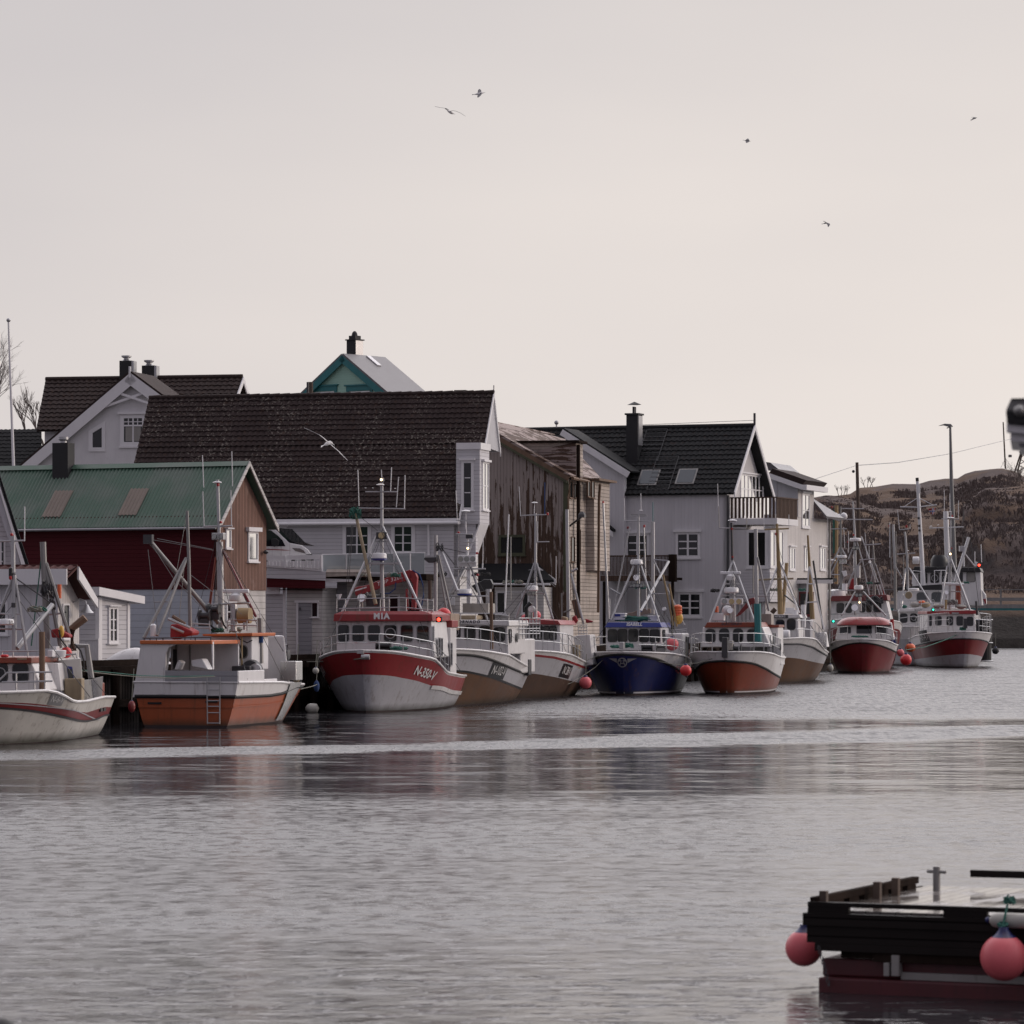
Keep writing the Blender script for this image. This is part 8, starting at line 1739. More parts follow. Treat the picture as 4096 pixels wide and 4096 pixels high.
    m = MB(); P = [fr.P(*p, 6.6) for p in k(1570, 720, 1610, 555, 1790, 550, 1800, 800, 1740, 810)]; m.tube(P, .03, 6); 
    for y_ in (630, 660, 740): m.tube([fr.P(*k(1600, y_)[0], 6.6), fr.P(*k(1800, y_ + 5)[0], 6.6)], .025, 5)
    m.tube([fr.P(*k(1720, 570)[0], 6.5), fr.P(*k(1700, 800)[0], 6.5)], .03, 5); t.part('bow_cage', m, 'steel', smooth=True)
    # stainless hauling slide on the starboard side
    def sq(t0, t1, z0, z1, o): return [H.surf(t0, z0, 1, o), H.surf(t1, z0, 1, o), H.surf(t1, z1, 1, o), H.surf(t0, z1, 1, o)]
    m = MB(); m.grid(lambda u, v: H.surf(.46 - .13 * u, .1 + 1.25 * v, 1, .05), 6, 6); t.part('slide_plate', m, 'stainless', smooth=True)
    a = H.surf(.40, 1.5, 1, .05); t.part('slide_box', MB().box(a.x - .5, a.x + .05, a.y - .35, a.y + .35, 1.42, 2.05), 'stainless', bevel=.02)
    p = fr.P(*k(1400, 850)[0], 4.0); t.part('net_hauler', MB().lathe(fr.P(*k(1400, 840)[0], 2.9), [(.1, -.2), (.34, -.18), (.38, 0), (.34, .18), (.1, .2)], 22, 'y'), 'dark_steel', smooth=True); t.part('hauler_disc', MB().lathe(fr.P(*k(1440, 830)[0], 2.6), [(.22, 0), (.2, .03), (.05, .05)], 20, 'y'), 'stainless', smooth=True)
    # boarding ladder
    m = MB(); 
    for x in (905, 1048): m.tube([fr.P(*k(x, 905)[0], -.12), fr.P(*k(x + (5 if x < 1000 else -3), 1425)[0], -.12)], .022, 6)
    for y_ in (955, 1045, 1110, 1168, 1230, 1300, 1415): m.tube([fr.P(*k(908, y_)[0], -.12), fr.P(*k(1048, y_)[0], -.12)], .018, 6)
    t.part('boarding_ladder', m, 'steel', smooth=True)
    for (x0, y0, x1_, y1_) in ((250, 1182, 400, 1205), (885, 1172, 1020, 1188)): box_px(t, 'scupper', *k(x0, y0)[0], *k(x1_, y1_)[0], -.035, .05, 'black_paint', 0)
    # masts and booms, from the upper crop
    rods(t, 'mast', 'dull_steel', 2.0, .065, k2(600, 1080, 590, 560, 577, 180), r2=.05, n=10); rods(t, 'mast_leg', 'dull_steel', [.4, 2.0], .05, k2(240, 1165, 570, 545), k2(345, 1145, 575, 545))
    rods(t, 'main_mast', 'steel', 4.0, .115, k2(840, 1100, 828, 420), n=12); rods(t, 'main_mast', 'steel', 4.0, .055, k2(826, 420, 812, -60), n=10)
    rods(t, 'boom', 'dull_steel', [3.6, 2.2], .075, k2(820, 1050, 280, 405), n=10); t.part('boom_head', MB().box(-.15, .15, -.1, .1, -.15, .15), 'dark_steel').location = fr.P(*k2(278, 400)[0], 2.2)
    rods(t, 'stay', 'rust_orange', 4.0, .045, k2(740, 1000, 800, 540)); rods(t, 'stay', 'maroon', 4.0, .05, k2(1110, 1000, 850, 480)); rods(t, 'crossbar', 'steel', 4.0, .035, k2(705, 302, 925, 297)); rods(t, 'crossbar', 'steel', 3.9, .035, k2(765, 905, 1060, 893)); rods(t, 'crossbar', 'steel', 1.2, .02, k2(325, 885, 430, 883))
    rods(t, 'antenna', 'radar_white', 4.0, .016, k2(708, 300, 698, 30), k2(920, 290, 915, 20), k2(705, 0, 695, -250), k2(928, -10, 922, -280))
    dish(t, (869, 1930), 38, 4.0); box_px(t, 'red_light', 866, 1933, 874, 1945, 3.9, .12, 'red_lamp'); box_px(t, 'red_light', *k2(828, 258)[0], *k2(842, 278)[0], 3.9, .12, 'red_lamp')
    flood(t, k2(815, 378)[0], 50, 28, 3.8, 2, body='steel'); openradar(t, k2(955, 805)[0], 108, 3.8); radome(t, k2(935, 880)[0], 38, 24, 3.9, 'radar_base')
    for q in (k2(310, 405, 780, 485), k2(345, 395, 770, 478), k2(275, 480, 320, 870, 350, 1100), k2(310, 450, 470, 700, 720, 960), k2(570, 220, 435, 1000), k2(560, 540, 515, 1010), k2(610, 680, 1000, 980)): wavyrope(t, 'rigging', q, 2.1, 'dull_steel', .011)
    p = fr.P(*k2(535, 1110)[0], .8); a = [fr.P(*p_, .7) for p_ in k2(445, 1055, 500, 1055, 620, 1110, 615, 1140, 530, 1150, 470, 1175, 440, 1165)]; t.part('red_tarpaulin', MB().hexa(a, [v + Vector((0, .7, 0)) for v in a]), 'canvas_red', bevel=.06)
    rods(t, 'oar', 'steel', .6, .045, k2(430, 1015, 600, 1085), k2(455, 1080, 550, 1120)); rods(t, 'oar', 'wood_brown', .9, .06, k2(465, 995, 560, 1055))
    m = MB(); m.tube([fr.P(*p_, .1) for p_ in k2(245, 1165, 765, 1158)], .02, 5)
    for x in (245, 290, 340, 390, 560, 640, 760): m.tube([fr.P(*k2(x, 1163)[0], .1), fr.P(*k2(x, 1190)[0], .1)], .02, 5)
    t.part('shelter_railing', m, 'dark_steel'); m = MB()
    for y_ in (1050, 1080): m.tube([fr.P(*k2(615, y_)[0], 2.9), fr.P(*k2(750, y_ + 8)[0], 2.9), fr.P(*k2(755, 1110)[0], 2.9)], .025, 5)
    for y_ in (1020, 1062): m.tube([fr.P(*k2(885, y_ + 20)[0], 3.2), fr.P(*k2(900, y_)[0], 3.2), fr.P(*k2(1120, y_ + 6)[0], 3.2)], .025, 5)
    for x in (620, 750, 888, 1040, 1120): m.tube([fr.P(*k2(x, 1030)[0], 3.1), fr.P(*k2(x, 1112)[0], 3.1)], .022, 5)
    t.part('roof_railing', m, 'steel'); winch(t, k2(785, 940)[0], 3.4, .4); winch(t, k2(715, 990)[0], 3.2, .4); t.part('searchlight', MB().lathe(fr.P(*k2(1022, 990)[0], 3.4), [(.1, -.25), (.26, -.2), (.26, .2)], 14, 'x'), 'yellow_pole', smooth=True)
    rods(t, 'post', 'steel', 3.3, .06, k2(1022, 1100, 1022, 1000)); rods(t, 'post', 'steel', 3.3, .11, k2(937, 1110, 937, 900), n=8); rods(t, 'side_post', 'dull_steel', 4, .09, k2(1147, 1360, 1140, 1010), n=8); rods(t, 'blue_tube', 'rope_blue', 3.9, .08, k2(1148, 1200, 1148, 1120), n=8); rods(t, 'whip', 'yellow_pole', 2.8, .03, k2(1000, 1400, 1000, 1140)); rods(t, 'gps', 'radar_white', 3.6, .02, k2(1140, 1010, 1140, 950))
    wavyrope(t, 'hose', k2(840, 1000, 860, 1060, 880, 1090), 3.5, 'black_rubber', .03); wavyrope(t, 'hose', k2(690, 1000, 740, 1050, 800, 1100), 3.2, 'black_rubber', .03); wavyrope(t, 'cable', k2(1080, 1180, 1040, 1200, 980, 1170, 960, 1150), 2.9, 'black_rubber', .02)
    t.part('stern_light', MB().lathe(fr.P(*k2(315, 1150)[0], .5), [(.1, 0), (.1, .35), (.05, .4)], 10), 'radar_white', smooth=True)
    dress(t, H, 9, (868, 2100), 2.9)
orangeboat()
# ---------------- floating dock in the foreground ----------------
def dock():
    fr = depth_frame(3272, 34.6, 24); k = K(3096, 3396, 1.932)
    t = T('floating_dock', 'dark timber floating dock with wet plank deck in the right foreground', 'floating dock', fr)
    P = lambda q, y=0: [fr.P(*p, y) for p in q]
    xl = fr.P(*k(265, 430)[0], 0).x; xr = 6.0; zt = fr.P(*k(265, 445)[0], 0).z; D = fr.hz(3900, 3536, zt)[1]; DK = 3.1
    g = NG('wet_deck'); g.obj(); q = g.ma('DIVIDE', g.X, .145); f_ = g.ma('FRACT', q); ln = g.ma('SUBTRACT', 1, g.step(f_, .03, .10)); n_ = g.noise(3, (1, .3, 1), 4)
    g.bump(g.ma('SUBTRACT', g.ma('MULTIPLY', g.noise(12, (1, .2, 1), 3), .12), ln), .006, .5); g.done(g.mix(ln, g.mix(n_, (.10, .085, .075), (.18, .16, .145)), (.01, .01, .01)), g.ma('ADD', .08, g.ma('MULTIPLY', g.step(n_, .45, .62), .22)), 0, .7)
    t.part('deck', MB().box(xl + .05, xr, .06, D, zt - .12, zt - .03), 'wet_deck')
    m = MB(); z = lambda Y: fr.P(*k(700, Y)[0], 0).z
    m.box(xl, xr, -.02, .05, z(455), z(420)); x1 = fr.P(*k(580, 500)[0], 0).x; x2 = fr.P(*k(1312, 500)[0], 0).x; x3 = fr.P(*k(1650, 500)[0], 0).x
    m.box(xl, x1, -.015, .045, z(505), z(455)); m.box(x2, x3, -.015, .045, z(505), z(455)); t.part('top_rail', m, 'plank_dark')
    for a, b, x in ((505, 600, 238), (602, 735, 262), (737, 797, 322)):
        t.part('fascia_board', MB().box(fr.P(*k(x, a)[0], 0).x, xr, -.06 if a == 505 else -.03, .04, z(b), z(a)), 'plank_dark')
    t.part('joist', MB().box(xl + .3, xr, .05, .2, z(850), z(800)), 'wood_dark')
    t.part('under_beam', MB().box(fr.P(*k(765, 800)[0], 0).x, xr, .0, 3.0, z(868), z(798)), 'wood_dark')
    x = fr.P(*k(372, 900)[0], .1).x; t.part('pontoon', MB().box(x, xr, .10, 3.0, z(1003), z(862)), 'pontoon_red', bevel=.02); x = fr.P(*k(340, 1000)[0], 0).x
    t.part('pontoon_skirt', MB().box(x, xr, .0, 3.1, -.35, z(1003) - .002), 'pontoon_red', bevel=.02)
    for a, b, c, d in ((905, 965, 820, 985), (845, 888, 880, 985)): q0, q1 = fr.P(*k(a, c)[0], -.03), fr.P(*k(b, d)[0], -.03); t.part('bracket', MB().box(q0.x, q1.x, -.03, .08, q1.z, q0.z), 'concrete', bevel=.006)
    q0, q1 = fr.P(*k(970, 945)[0], .0), fr.P(*k(2200, 1000)[0], .0); t.part('grey_strip', MB().box(q0.x, xr, .04, .09, z(1000), z(945)), 'concrete')
    q0, q1 = fr.P(*k(525, 800)[0], .5), fr.P(*k(620, 860)[0], .5); t.part('pipe', MB().lathe(((q0.x + q1.x) / 2, .5, 0.1), [((q1.x - q0.x) / 2, 0), ((q1.x - q0.x) / 2, zt - .2)], 16), 'canvas_grey', smooth=True)
    # left and rear kerbs
    m = MB(); m.box(xl, xl + .07, .05, DK, zt + .02, zt + .085); t.part('side_kerb', m, 'wood_dark')
    for i in range(7): t.part('kerb_block', MB().box(xl - .0, xl + .065, .1 + i * DK / 7, .1 + (i + .62) * DK / 7, zt - .03, zt + .018), 'wood_dark')
    t.part('side_board', MB().box(xl - .03, xl - .002, .06, D, zt - .30, zt - .035), 'wood_dark')
    q0 = fr.P(*k(1520, 205)[0], D); t.part('rear_kerb', MB().box(q0.x, xr, D - .02, D + .06, zt + .07, zt + .14), 'plank_dark')
    for c, h, y in (((375, 415), 325, .10), ((790, 400), 255, 1.5), ((932, 370), 225, 2.0)):
        p = fr.P(*k(*c)[0], y); z1 = fr.P(*k(c[0], h)[0], y).z; t.part('post', MB().box(p.x - .035, p.x + .035, y, y + .07, zt - .1, z1), 'pole_brown', bevel=.005)
    y = 2.9; p = fr.P(*k(1257, 300)[0], y); z1 = fr.P(*k(1257, 135)[0], y).z; b = t.part('mooring_post', MB().lathe((p.x, y, zt - .1), [(.038, 0), (.038, z1 - zt + .1)], 10), 'dull_steel', smooth=True)
    t.part('cross_bar', MB().tube([fr.P(*k(1185, 172)[0], y), fr.P(*k(1330, 180)[0], y)], .018, 6), 'dull_steel', b)
    def buoy(c, r, y, label, name='buoy', strap=True, group='pink ball buoys hung on the floating dock', top=True):
        p = fr.P(*k(*c)[0], y); f2 = F(*fr.world((p.x, p.y, 0))[:2], 24); R_ = r / 1.932 * fr.scale(y); s = T(name, label, 'buoy', f2, group)
        s.part('ball', MB().lathe((0, 0, p.z), [(R_ * math.sin(math.pi * i / 22) if 0 < i < 22 else .001, -R_ * math.cos(math.pi * i / 22)) for i in range(23)], 30), 'buoy_pink', smooth=True)
        s.part('neck', MB().lathe((0, 0, p.z + R_ * .86), [(R_ * .52, 0), (R_ * .36, R_ * .12), (R_ * .22, R_ * .3), (R_ * .2, R_ * .42)], 18), 'blue_hull', smooth=True)
        return s, p, R_
    buoy((230, 765), 143, .9, 'pink ball buoy half hidden behind the left corner of the floating dock')
    s, p, R_ = buoy((1775, 838), 178, -.28, 'large pink ball buoy with dark blue neck hanging from green rope on the dock front')
    m = MB(); a = fr.P(*k(1790, 425)[0], -.1); heap(m, Vector((0, .18, a.z)), .11, .12, .10, 2, 12, .008); m.tube([(0, .12, a.z), (-.02, .02, p.z + R_ * 1.2)], .012, 6); heap(m, Vector((-.02, .04, p.z + R_ * 1.30)), .1, .06, .08, 5, 9, .008); s.part('rope', m, 'rope_green')
    f3 = F(*fr.world((fr.P(*k(1670, 550)[0], -.14).x, -.14, 0))[:2], 24); z_ = fr.P(*k(1700, 550)[0], -.14).z
    s = T('fender', 'white cylindrical fender tied along the dock front above the pink buoy', 'fender', f3); s.part('body', MB().lathe((0, 0, z_), [(.03, 0), (.06, .03), (.068, .08), (.068, 1.2), (.03, 1.3)], 18, 'x'), 'buoy_white', smooth=True)
    s.part('cap', MB().lathe((-.04, 0, z_), [(.02, 0), (.03, .02), (.02, .04)], 12, 'x'), 'blue_hull', smooth=True)
    f3 = F(*fr.world((fr.P(*k(370, 740)[0], -.05).x, -.06, 0))[:2], 24); m = MB(); 
    pts = k(345, 745, 352, 790, 372, 850, 392, 920, 408, 990, 425, 1060); L = [fr.P(*q, -.06) - Vector((fr.P(*k(370, 740)[0], -.05).x, -.06, 0)) for q in pts]
    for i in range(len(L) - 1):
        for j in range(3):
            a = L[i].lerp(L[i + 1], j / 3); b = L[i].lerp(L[i + 1], (j + .9) / 3); o = Vector((.012, 0, 0)) if (i * 3 + j) % 2 else Vector((0, .012, 0)); m.tube([a - o, b - o], .006, 4); m.tube([a + o, b + o], .006, 4)
    single('chain', 'rusty chain hanging into the water at the left end of the floating dock', 'chain', f3, m, 'dark_steel')
dock()

# ---- eaves of the nearest boathouse, cut by the right edge, and a bollard head low left ----
def near_things():
    fr = depth_frame(4045, 22, 8); k = K(3900, 1500, 4.83); t = T('boathouse_eaves', 'blurred corner of a near white building with black gutter, at right edge', 'eaves', fr)
    P = lambda q, y: [fr.P(*p, y) for p in q]
    def slab(name, q, y, d, mt): a = P(q, y); t.part(name, MB().hexa(a, [v + Vector((0, d, 0)) for v in a]), mt, bevel=.006)
    slab('roof_edge', k(595, 685, 690, 465, 1900, 440, 1900, 760), 0, 1.6, 'dull_steel'); slab('roof_cover', k(690, 465, 700, 452, 1900, 428, 1900, 440), -.03, 1.7, 'black_paint')
    slab('gutter', k(597, 690, 1900, 762, 1900, 1060, 617, 935), -.05, .12, 'black_rubber'); slab('fascia', k(608, 937, 1900, 1062, 1900, 1230, 655, 1108, 612, 1106), -.02, .1, 'white_paint')
    slab('soffit_board', k(682, 1112, 1900, 1232, 1900, 1420, 682, 1275), .03, 1.2, 'white_paint'); slab('wall', k(850, 1290, 1900, 1400, 1900, 1540, 850, 1390), .2, 1.0, 'grey_hull')
    p = fr.P(*k(865, 690)[0], -.06); t.part('bracket', MB().lathe(p, [(.04, -.02), (.03, .03), (.012, .05)], 10, 'y'), 'dull_steel', smooth=True); slab('bracket_arm', k(840, 580, 900, 575, 900, 720, 850, 715), -.075, .02, 'net_tan')
    fr = depth_frame(-14, 19, 0); z = fr.P(0, 4072, 0).z; s = T('bollard', 'black rounded bollard top in the bottom left corner', 'bollard', fr)
    s.part('cap', MB().lathe((0, 0, z - .16), [(.11, 0), (.115, .08), (.09, .13), (.05, .155), (.01, .16)], 18), 'black_rubber', smooth=True); s.part('post', MB().lathe((0, 0, -.5), [(.09, 0), (.09, z + .33)], 14), 'wood_dark', smooth=True)
near_things()

# ---- gulls ----
def gull(label, d, body, wings, chord, mats=('gull_white', 'gull_grey'), thick=1.0, yaw=.5):
    """body: photo points tail->head; wings: lists of points root->tip; one mesh"""
    fr = depth_frame(body[0][0], d, 0); m = MB(); b = [fr.P(*p, i * yaw * .12) for i, p in enumerate(body)]; n = 9; s = fr.scale()
    bp = []; 
    for i in range(n + 1):
        u = i / n * (len(b) - 1); j = min(int(u), len(b) - 2); bp.append(b[j].lerp(b[j + 1], u - j))
    rad = [.012, .04, .065, .085, .095, .095, .085, .07, .055, .02]; L = (b[-1] - b[0]).length; f = L / .62 * thick
    vs = []; K_ = 10
    for i, p in enumerate(bp):
        dd = (bp[min(i + 1, n)] - bp[max(i - 1, 0)]).normalized(); u = dd.cross(Vector((0, 1, 0))).normalized(); w = dd.cross(u)
        for q in range(K_): a = 6.2832 * q / K_; vs.append(p + (u * math.cos(a) + w * math.sin(a)) * rad[i] * f)
    m.add(vs, [(i * K_ + q, i * K_ + (q + 1) % K_, (i + 1) * K_ + (q + 1) % K_, (i + 1) * K_ + q) for i in range(n) for q in range(K_)] + [tuple(reversed(range(K_))), tuple(range(n * K_, (n + 1) * K_))])
    hd = (b[-1] - b[-2]).normalized(); m.mat(1).tube([b[-1], b[-1] + hd * .07 + Vector((0, 0, -.01))], .012, 5, .003)
    m.mat(1); tl = (b[0] - b[1]).normalized(); t0 = b[0]; m.slab([t0 - tl * .06, t0 + tl * .10 + Vector((0, .05, .03)), t0 + tl * .10 + Vector((0, -.05, -.02))], .008)
    for w in wings:
        pts = w[0]; cv = Vector(w[1]); n2 = len(pts); P = [fr.P(*p, .04 + w[2] * i / (n2 - 1)) for i, p in enumerate(pts)]
        top = []; 
        for i, p in enumerate(P):
            c = chord * (1.0, .95, .8, .55, .12)[min(4, int(i * 4 / max(1, n2 - 1)))]; top.append((p - cv * c / 2, p + cv * c / 2))
        for i in range(n2 - 1):
            a, b_, c, d_ = top[i][0], top[i][1], top[i + 1][1], top[i + 1][0]; nrm = (b_ - a).cross(c - a); nrm = nrm.normalized() * (.010 if i else .014) if nrm.length > 1e-9 else Vector((0, .01, 0)); m.mat(1 if i < n2 - 2 else 1); m.hexa([a, b_, c, d_], [v + nrm for v in (a, b_, c, d_)])
    return single('gull', label, 'bird', fr, m, list(mats), 'gulls in flight', smooth=False)
kA = K(1700, 320, 6.44); kC = K(1200, 1300, 2.415); kE = K(2900, 400, 1.7564)
gull('gull gliding with long wings spread, lower left of the two in mid sky', 165, kA(560, 770, 620, 810, 690, 850, 745, 870), [(kA(600, 770, 540, 735, 480, 722, 380, 712, 250, 682), (.25, .75, .12), -.35), (kA(650, 795, 730, 785, 820, 805, 920, 850, 1045, 932), (.1, .75, .12), -.25)], .13, thick=1.0)
gull('gull flapping in profile, upper right of the two in mid sky', 165, kA(1265, 375, 1360, 358, 1450, 335, 1520, 325), [(kA(1405, 335, 1405, 300, 1405, 265, 1405, 236), (1.0, .1, 0), .30), (kA(1410, 345, 1405, 380, 1385, 415, 1362, 450), (1.0, .1, .2), -.3)], .17, thick=.8)
gull('white gull banking in front of the dark lichened roof', 108, kC(228, 1165, 255, 1150, 290, 1135, 318, 1150), [(kC(265, 1130, 235, 1100, 190, 1065, 110, 1025, 40, 995), (.5, .4, -.25), -.2), (kC(300, 1155, 340, 1190, 375, 1220, 415, 1262, 462, 1308), (.5, .4, -.35), -.2)], .115, ('gull_white', 'gull_white'), 1.15)
gull('small gull high right of centre, the leftmost of three far gulls', 260, kE(135, 284, 150, 287, 165, 287, 176, 289), [(kE(158, 284, 158, 278, 160, 271), (1, .2, 0), .25), (kE(160, 288, 156, 295, 150, 301), (1, .2, 0), -.25)], .26, ('gull_grey', 'gull_grey'), .7)
gull('small gull lowest of three far gulls, wing pointing straight down', 250, kE(688, 870, 700, 866, 712, 864, 726, 866), [(kE(712, 864, 705, 856, 688, 851), (.7, .3, -.4), .25), (kE(722, 866, 729, 876, 725, 892), (1, .2, 0), -.25)], .22, ('gull_grey', 'gull_grey'), .7)
gull('small gull farthest right in the sky, wings swept back', 270, kE(1732, 138, 1745, 130, 1758, 127, 1768, 124), [(kE(1758, 126, 1748, 122, 1730, 121), (.5, .4, .2), .25), (kE(1752, 130, 1740, 136, 1726, 145), (.8, .3, 0), -.25)], .17, ('gull_grey', 'gull_grey'), .8)

# ---- flagpole, bare trees, poles, lamp, wires ----
f2 = depth_frame(46, 172, 10); t = T('flagpole', 'tall white flagpole with ball finial at the far left', 'flagpole', f2)
z0 = 5.0; a = f2.P(54, 1860, 0); b = f2.P(34, 1285, 0); t.part('pole', MB().tube([a - (b - a) * .4, b], .085, 10, .045), 'trim_white', smooth=True); t.part('finial', MB().ball(b + Vector((0, 0, .05)), .10, 10), 'steel', smooth=True)
def bare_tree(name, label, px, py0, d, h, spread, seed, stems=1, levels=5, lean=0, grp='leafless trees behind the houses'):
    fr = depth_frame(px, d, 0); random.seed(seed); t = T(name, label, 'tree', fr, grp); zb = fr.P(px, py0, 0).z; trunk = MB(); tw = MB()
    def grow(p, dr, L, r, lv):
        q = p; pts = [p]
        for i in range(3): dr = (dr + Vector((random.uniform(-1, 1), random.uniform(-1, 1), random.uniform(-.3, .5))) * .18).normalized(); q = q + dr * L / 3; pts.append(q)
        (trunk if lv >= levels - 1 else tw).tube(pts, r, 5 if lv > 2 else 3, r * .62)
        if lv <= 0: return
        for j in range(3 if lv < levels else 4):
            nd = (dr + Vector((random.uniform(-1, 1), random.uniform(-1, 1), random.uniform(-.25, .6))) * spread).normalized(); grow(pts[random.choice((2, 3, 3))], nd, L * random.uniform(.62, .85), r * .6, lv - 1)
    for s in range(stems): grow(Vector(((s - (stems - 1) / 2) * .5, 0, zb)), Vector((lean + random.uniform(-.3, .3) * (stems > 1), random.uniform(-.2, .2), 1)).normalized(), h * .30, .11 if stems == 1 else .07, levels)
    t.part('trunk', trunk, 'twigs'); t.part('crown', tw, 'twigs'); return t
bare_tree('bare_tree', 'large bare tree behind the flagpole, cut by the left edge', -25, 1850, 215, 7.4, .62, 4, 1, 6)
bare_tree('bare_tree', 'smaller bare shrubby tree right of the flagpole, beside the brown roof', 142, 1790, 218, 3.9, .42, 9, 3, 4)
for i, (x, y, h, s) in enumerate(((3370, 1980, 2.6, 3), (3475, 1948, 2.8, 8))):
    bare_tree('bare_bush', ('bare bush on the hill crest above the pale house roof', 'bare bush on the hill crest just right of the dark pole')[i], x, y + 2, 712, h, .5, s, 4, 3, grp='bare bushes on the hill crest')
for i, (x, y) in enumerate(((4085, 1960), (4060, 1935))):
    bare_tree('bare_bush', ('bare bush on the slope at the right edge, nearer the viewer', 'bare bush on the slope at the right edge, just above its neighbour')[i], x, y + 20, 610 + i * 30, 5.5, .6, 20 + i, 4, 3, grp='bare bushes on the hill crest')
kg = K(3396, 1500, 2.76)
f = depth_frame(3428, 292, 0); t = T('utility_pole', 'dark wooden utility pole rising between the red-capped boat and the hill', 'pole', f); P = [f.P(*q, 0) for q in kg(105, 2100, 105, 1600, 88, 965)]; t.part('pole', MB().tube([P[0] - Vector((0, 0, 1.5)), P[1], P[2]], .17, 8, .12), 'pole_brown', smooth=True); t.part('insulator', MB().ball(P[2] + Vector((-.28, 0, -.7)), .12, 6), 'dark_steel')
f = depth_frame(3801, 322, 0); t = T('street_lamp', 'tall street lamp with flat head, behind the white vessel', 'street lamp', f); P = [f.P(*q, 0) for q in kg(1175, 2400, 1130, 1135, 1118, 575)]; t.part('pole', MB().tube([P[0] - Vector((0, 0, .0)), P[1], P[2]], .22, 10, .10), 'lamp_metal', smooth=True)
a = [f.P(*q, -.15) for q in kg(988, 560, 1055, 537, 1125, 540, 1150, 570, 1110, 572, 1050, 555)]; t.part('lamp_head', MB().hexa(a, [v + Vector((0, .35, 0)) for v in a]), 'lamp_metal', bevel=.02); t.part('bracket', MB().tube([P[2] + Vector((-.3, 0, -.1)), P[2] + Vector((.15, 0, .15))], .05, 6), 'lamp_metal')
f = depth_frame(4015, 715, 0); t = T('radio_mast', 'thin guyed brown mast on top of the hill', 'mast', f); P = [f.P(*q, 0) for q in kg(1727, 1035, 1702, 520)]; t.part('mast', MB().tube(P, .16, 6, .12), 'pole_brown')
for q in (kg(1727, 925, 1675, 1025), kg(1735, 930, 1805, 1035), kg(1732, 925, 1755, 1030)): t.part('guy_wire', MB().tube([f.P(*q[0], 0), f.P(*q[1], 0)], .03, 4), 'lamp_metal')
t.part('box', MB().box(.9, 1.5, -.2, .2, f.P(*kg(1740, 908)[0], 0).z, f.P(*kg(1740, 880)[0], 0).z), 'lamp_metal')
f = depth_frame(4085, 712, 0); t = T('lattice_tower', 'brown lattice tower standing on the hill, half cut by the right edge', 'tower', f); m = MB(); q = kg(1860, 1065, 1888, 780, 2010, 1065, 1985, 780); B0, T0, B1, T1 = [f.P(*c, 0) for c in q]
for dy in (0, 4): m.tube([B0 + Vector((0, dy, 0)), T0 + Vector((.8, dy * .4, 0))], .17, 6); m.tube([B1 + Vector((0, dy, 0)), T1 + Vector((-.8, dy * .4, 0))], .17, 6)
t.part('legs', m, 'pole_brown'); m = MB()
for i in range(4):
    u, v = i / 4, (i + 1) / 4; m.tube([B0.lerp(T0, u), B1.lerp(T1, v)], .07, 4); m.tube([B1.lerp(T1, u), B0.lerp(T0, v)], .07, 4)
t.part('bracing', m, 'pole_brown'); t.part('platform', MB().box(T0.x - .3, T1.x + .3, -1, 3, T0.z, T0.z + 1.8), 'lamp_metal')
def wire(label, pts, r=.02):
    d0 = pts[0][2]; f = depth_frame(pts[0][0], d0, 0); P = [f.P(x, y, d - d0) for x, y, d in pts]; Q = []
    for i in range(len(P) - 1):
        for j in range(8): Q.append(P[i].lerp(P[i + 1], j / 8))
    Q.append(P[-1]); single('power_line', label, 'power line', f, MB().tube(Q, r, 4), 'lamp_metal', 'overhead lines')
wire('overhead line climbing from the pale house roof to the dark utility pole', [(3236, 1924, 262), (3330, 1893, 275), (3425, 1862, 292)])
wire('overhead line running from the dark utility pole past the street lamp to the right', [(3431, 1861, 292), (3590, 1850, 340), (3800, 1815, 430), (4010, 1764, 560), (4110, 1740, 620)], .03)
wire('faint overhead line just above the white house ridge', [(2040, 1712, 255), (2500, 1702, 250), (3018, 1681, 240)], .016)

# ---- fenders, buoys and ropes between the boats ----
def fender(px, py, d, r, mt, label, sz=1.0, neck='blue_hull', grp='buoys and fenders hung along the boats'):
    f = depth_frame(px, d, 0); p = f.P(px, py, 0); R_ = r * f.scale(); t = T('buoy', label, 'buoy', f, grp); t.part('ball', MB().ball(p, R_, 16, sz), mt, smooth=True)
    if neck: t.part('neck', MB().lathe(p + Vector((0, 0, R_ * sz * .88)), [(R_ * .4, 0), (R_ * .25, R_ * .35)], 10), neck, smooth=True)
    t.part('lanyard', MB().tube([p + Vector((0, 0, R_ * sz)), p + Vector((.05, .2, R_ * sz + 1.0))], .015, 4), 'rope_grey')
fender(2743, 2682, 167, 23, 'buoy_red', 'bright red ball buoy hanging between ISABELL and SLÅTTERØY')
fender(2342, 2731, 166, 25, 'buoy_pink', 'faded pink ball buoy hanging between the N 38 V boat and ISABELL')
fender(2688, 2577, 171, 26, 'buoy_pink', 'large pink ball buoy lying on the foredeck rail of ISABELL')
fender(1263, 2683, 136, 13, 'buoy_white', 'round white fender with dark cap at the left bow of MIA')
fender(1266, 2745, 136, 12, 'rope_blue', 'dark blue long fender hanging below the white one beside MIA', 1.9)
fender(3321, 2673, 213, 13, 'buoy_white', 'white fender at the stern of NYBERG', 1.25)
fender(3641, 2591, 258, 21, 'buoy_orange', 'orange fender, topmost of three between the red-capped boat and SEIGUTT', .85)
fender(3602, 2611, 246, 15, 'buoy_pink', 'pink ball buoy, the left of three beside the red-capped boat')
fender(3624, 2639, 250, 23, 'buoy_red', 'deep red ball buoy, lowest of three beside SEIGUTT')
fender(3982, 2603, 262, 14, 'black_rubber', 'black ball fender at the right side of SEIGUTT')
fender(527, 2826, 118, 15, 'dark_red', 'dark red fender squeezed at the left stern corner of the orange boat', 1.6)
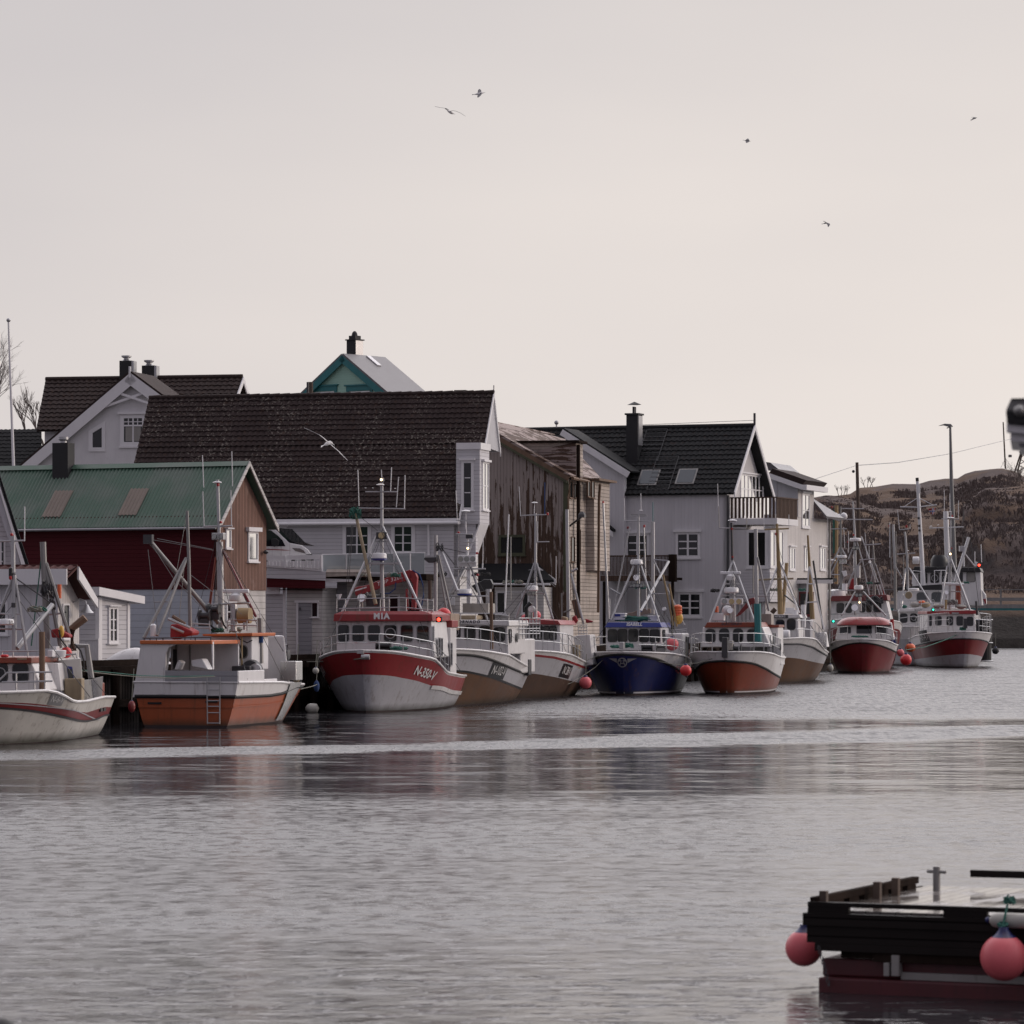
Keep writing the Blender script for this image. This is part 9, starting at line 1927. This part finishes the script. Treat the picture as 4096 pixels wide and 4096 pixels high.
fender(1186, 2713, 130, 14, 'net_tan', 'tan fender at the bow end of the orange boat', 1.5)
f = depth_frame(1245, 138, 0); p = f.P(1222, 2834, 0); single('float', 'long white float lying at the water line left of MIA', 'fender', f, MB().lathe(p, [(.05, 0), (.16, .08), (.19, .2), (.17, .42), (.02, .5)], 12, 'x'), 'buoy_white', 'buoys and fenders hung along the boats', smooth=True)
def rope(label, pts, mt, r=.016, sag=0):
    d0 = pts[0][2]; f = depth_frame(pts[0][0], d0, 0); P = [f.P(x, y, d - d0) for x, y, d in pts]; single('mooring_rope', label, 'rope', f, MB().tube(P, r, 5), mt, 'mooring ropes', smooth=True)
rope('green mooring rope stretched from the left boat to the orange boat, upper strand', [(328, 2680, 112), (440, 2690, 114), (560, 2702, 116), (700, 2706, 117), (855, 2703, 118.5)], 'rope_green', .013)
rope('grey mooring rope stretched from the left boat to the orange boat, lower strand', [(328, 2684, 112), (450, 2698, 114), (560, 2708, 116), (700, 2713, 117), (860, 2706, 118.5)], 'rope_grey', .013)
rope('pale mooring rope from the bow roller of MIA towards the quay', [(1459, 2632, 136.5), (1400, 2640, 138), (1300, 2646, 140), (1190, 2648, 143)], 'rope_grey', .022)
rope('mooring rope from the bow of ISABELL sagging right to SLÅTTERØY', [(2515, 2608, 169.5), (2600, 2640, 169), (2710, 2660, 169), (2790, 2652, 170), (2880, 2625, 171)], 'rope_grey', .018)
rope('mooring rope from the bow of ISABELL slanting down left behind the N 38 V boat', [(2445, 2608, 169.5), (2380, 2670, 168), (2300, 2725, 166), (2250, 2745, 165)], 'rope_grey', .016)
rope('mooring rope from ISABELL running left over the N 38 V bow', [(2440, 2606, 169.5), (2350, 2640, 168), (2260, 2655, 166), (2160, 2620, 163)], 'rope_grey', .016)
rope('green mooring rope from the bow of SEIGUTT to the fenders on its left', [(3850, 2530, 265), (3780, 2560, 262), (3700, 2588, 258), (3622, 2600, 255)], 'rope_green', .028)
rope('green mooring rope at the left bow of the red-capped boat', [(3350, 2563, 240), (3340, 2600, 241), (3320, 2650, 243)], 'rope_green', .02)
rope('grey line from the bow of SLÅTTERØY up to its rail', [(2890, 2600, 171), (2850, 2625, 171), (2810, 2650, 172)], 'rope_grey', .016)
rope('dark line from the orange boat bow towards MIA', [(1180, 2762, 127), (1250, 2745, 133), (1275, 2735, 137)], 'rope_grey', .012)

# ---- parked cars behind the left boat ----
def car(px, d, label, body, mt):
    f = depth_frame(px, d, 0); t = T('parked_car', label, 'car', f, 'cars parked on the quay'); P = lambda q, y: [f.P(*p, y) for p in q]
    a = P(body, 0); t.part('body', MB().hexa(a, [v + Vector((0, 1.7, 0)) for v in a]), mt, bevel=.08)
    return t, f, P
k1 = K(0, 2100, 2.1467)
t, f, P = car(40, 126, 'silver-white car parked on the quay behind the left boat', k1(-120, 1000, -60, 950, 30, 985, 110, 1030, 190, 1060, 240, 1110, 240, 1200, -120, 1200), 'white_gloss')
a = P(k1(-60, 965, 25, 992, 60, 1030, -60, 1030), -.02); t.part('side_window', MB().hexa(a, [v + Vector((0, .03, 0)) for v in a]), 'glass'); a = P(k1(150, 1085, 195, 1080, 205, 1105, 160, 1110), -.02); t.part('headlight', MB().hexa(a, [v + Vector((0, .05, 0)) for v in a]), 'lens')
for x in (-40, 190): c = f.P(*k1(x, 1190)[0], .0); t.part('wheel', MB().lathe(c, [(.25, -.08), (.31, -.05), (.31, .12), (.25, .15)], 18, 'y'), 'black_rubber', smooth=True)
f = depth_frame(535, 128, 14); single('upturned_dinghy', 'white upturned dinghy on the quay edge left of the orange boat', 'dinghy', f, MB().grid(lambda u, v: (-1.0 + 2.6 * u, -.6 + 1.2 * v, QZ + .02 + .55 * math.sin(math.pi * min(1, u * 1.15 + .02) ) ** .7 * math.sin(math.pi * v) ** .6 if 0 < u < .98 else QZ + .02), 20, 10), 'white_gloss', smooth=True)
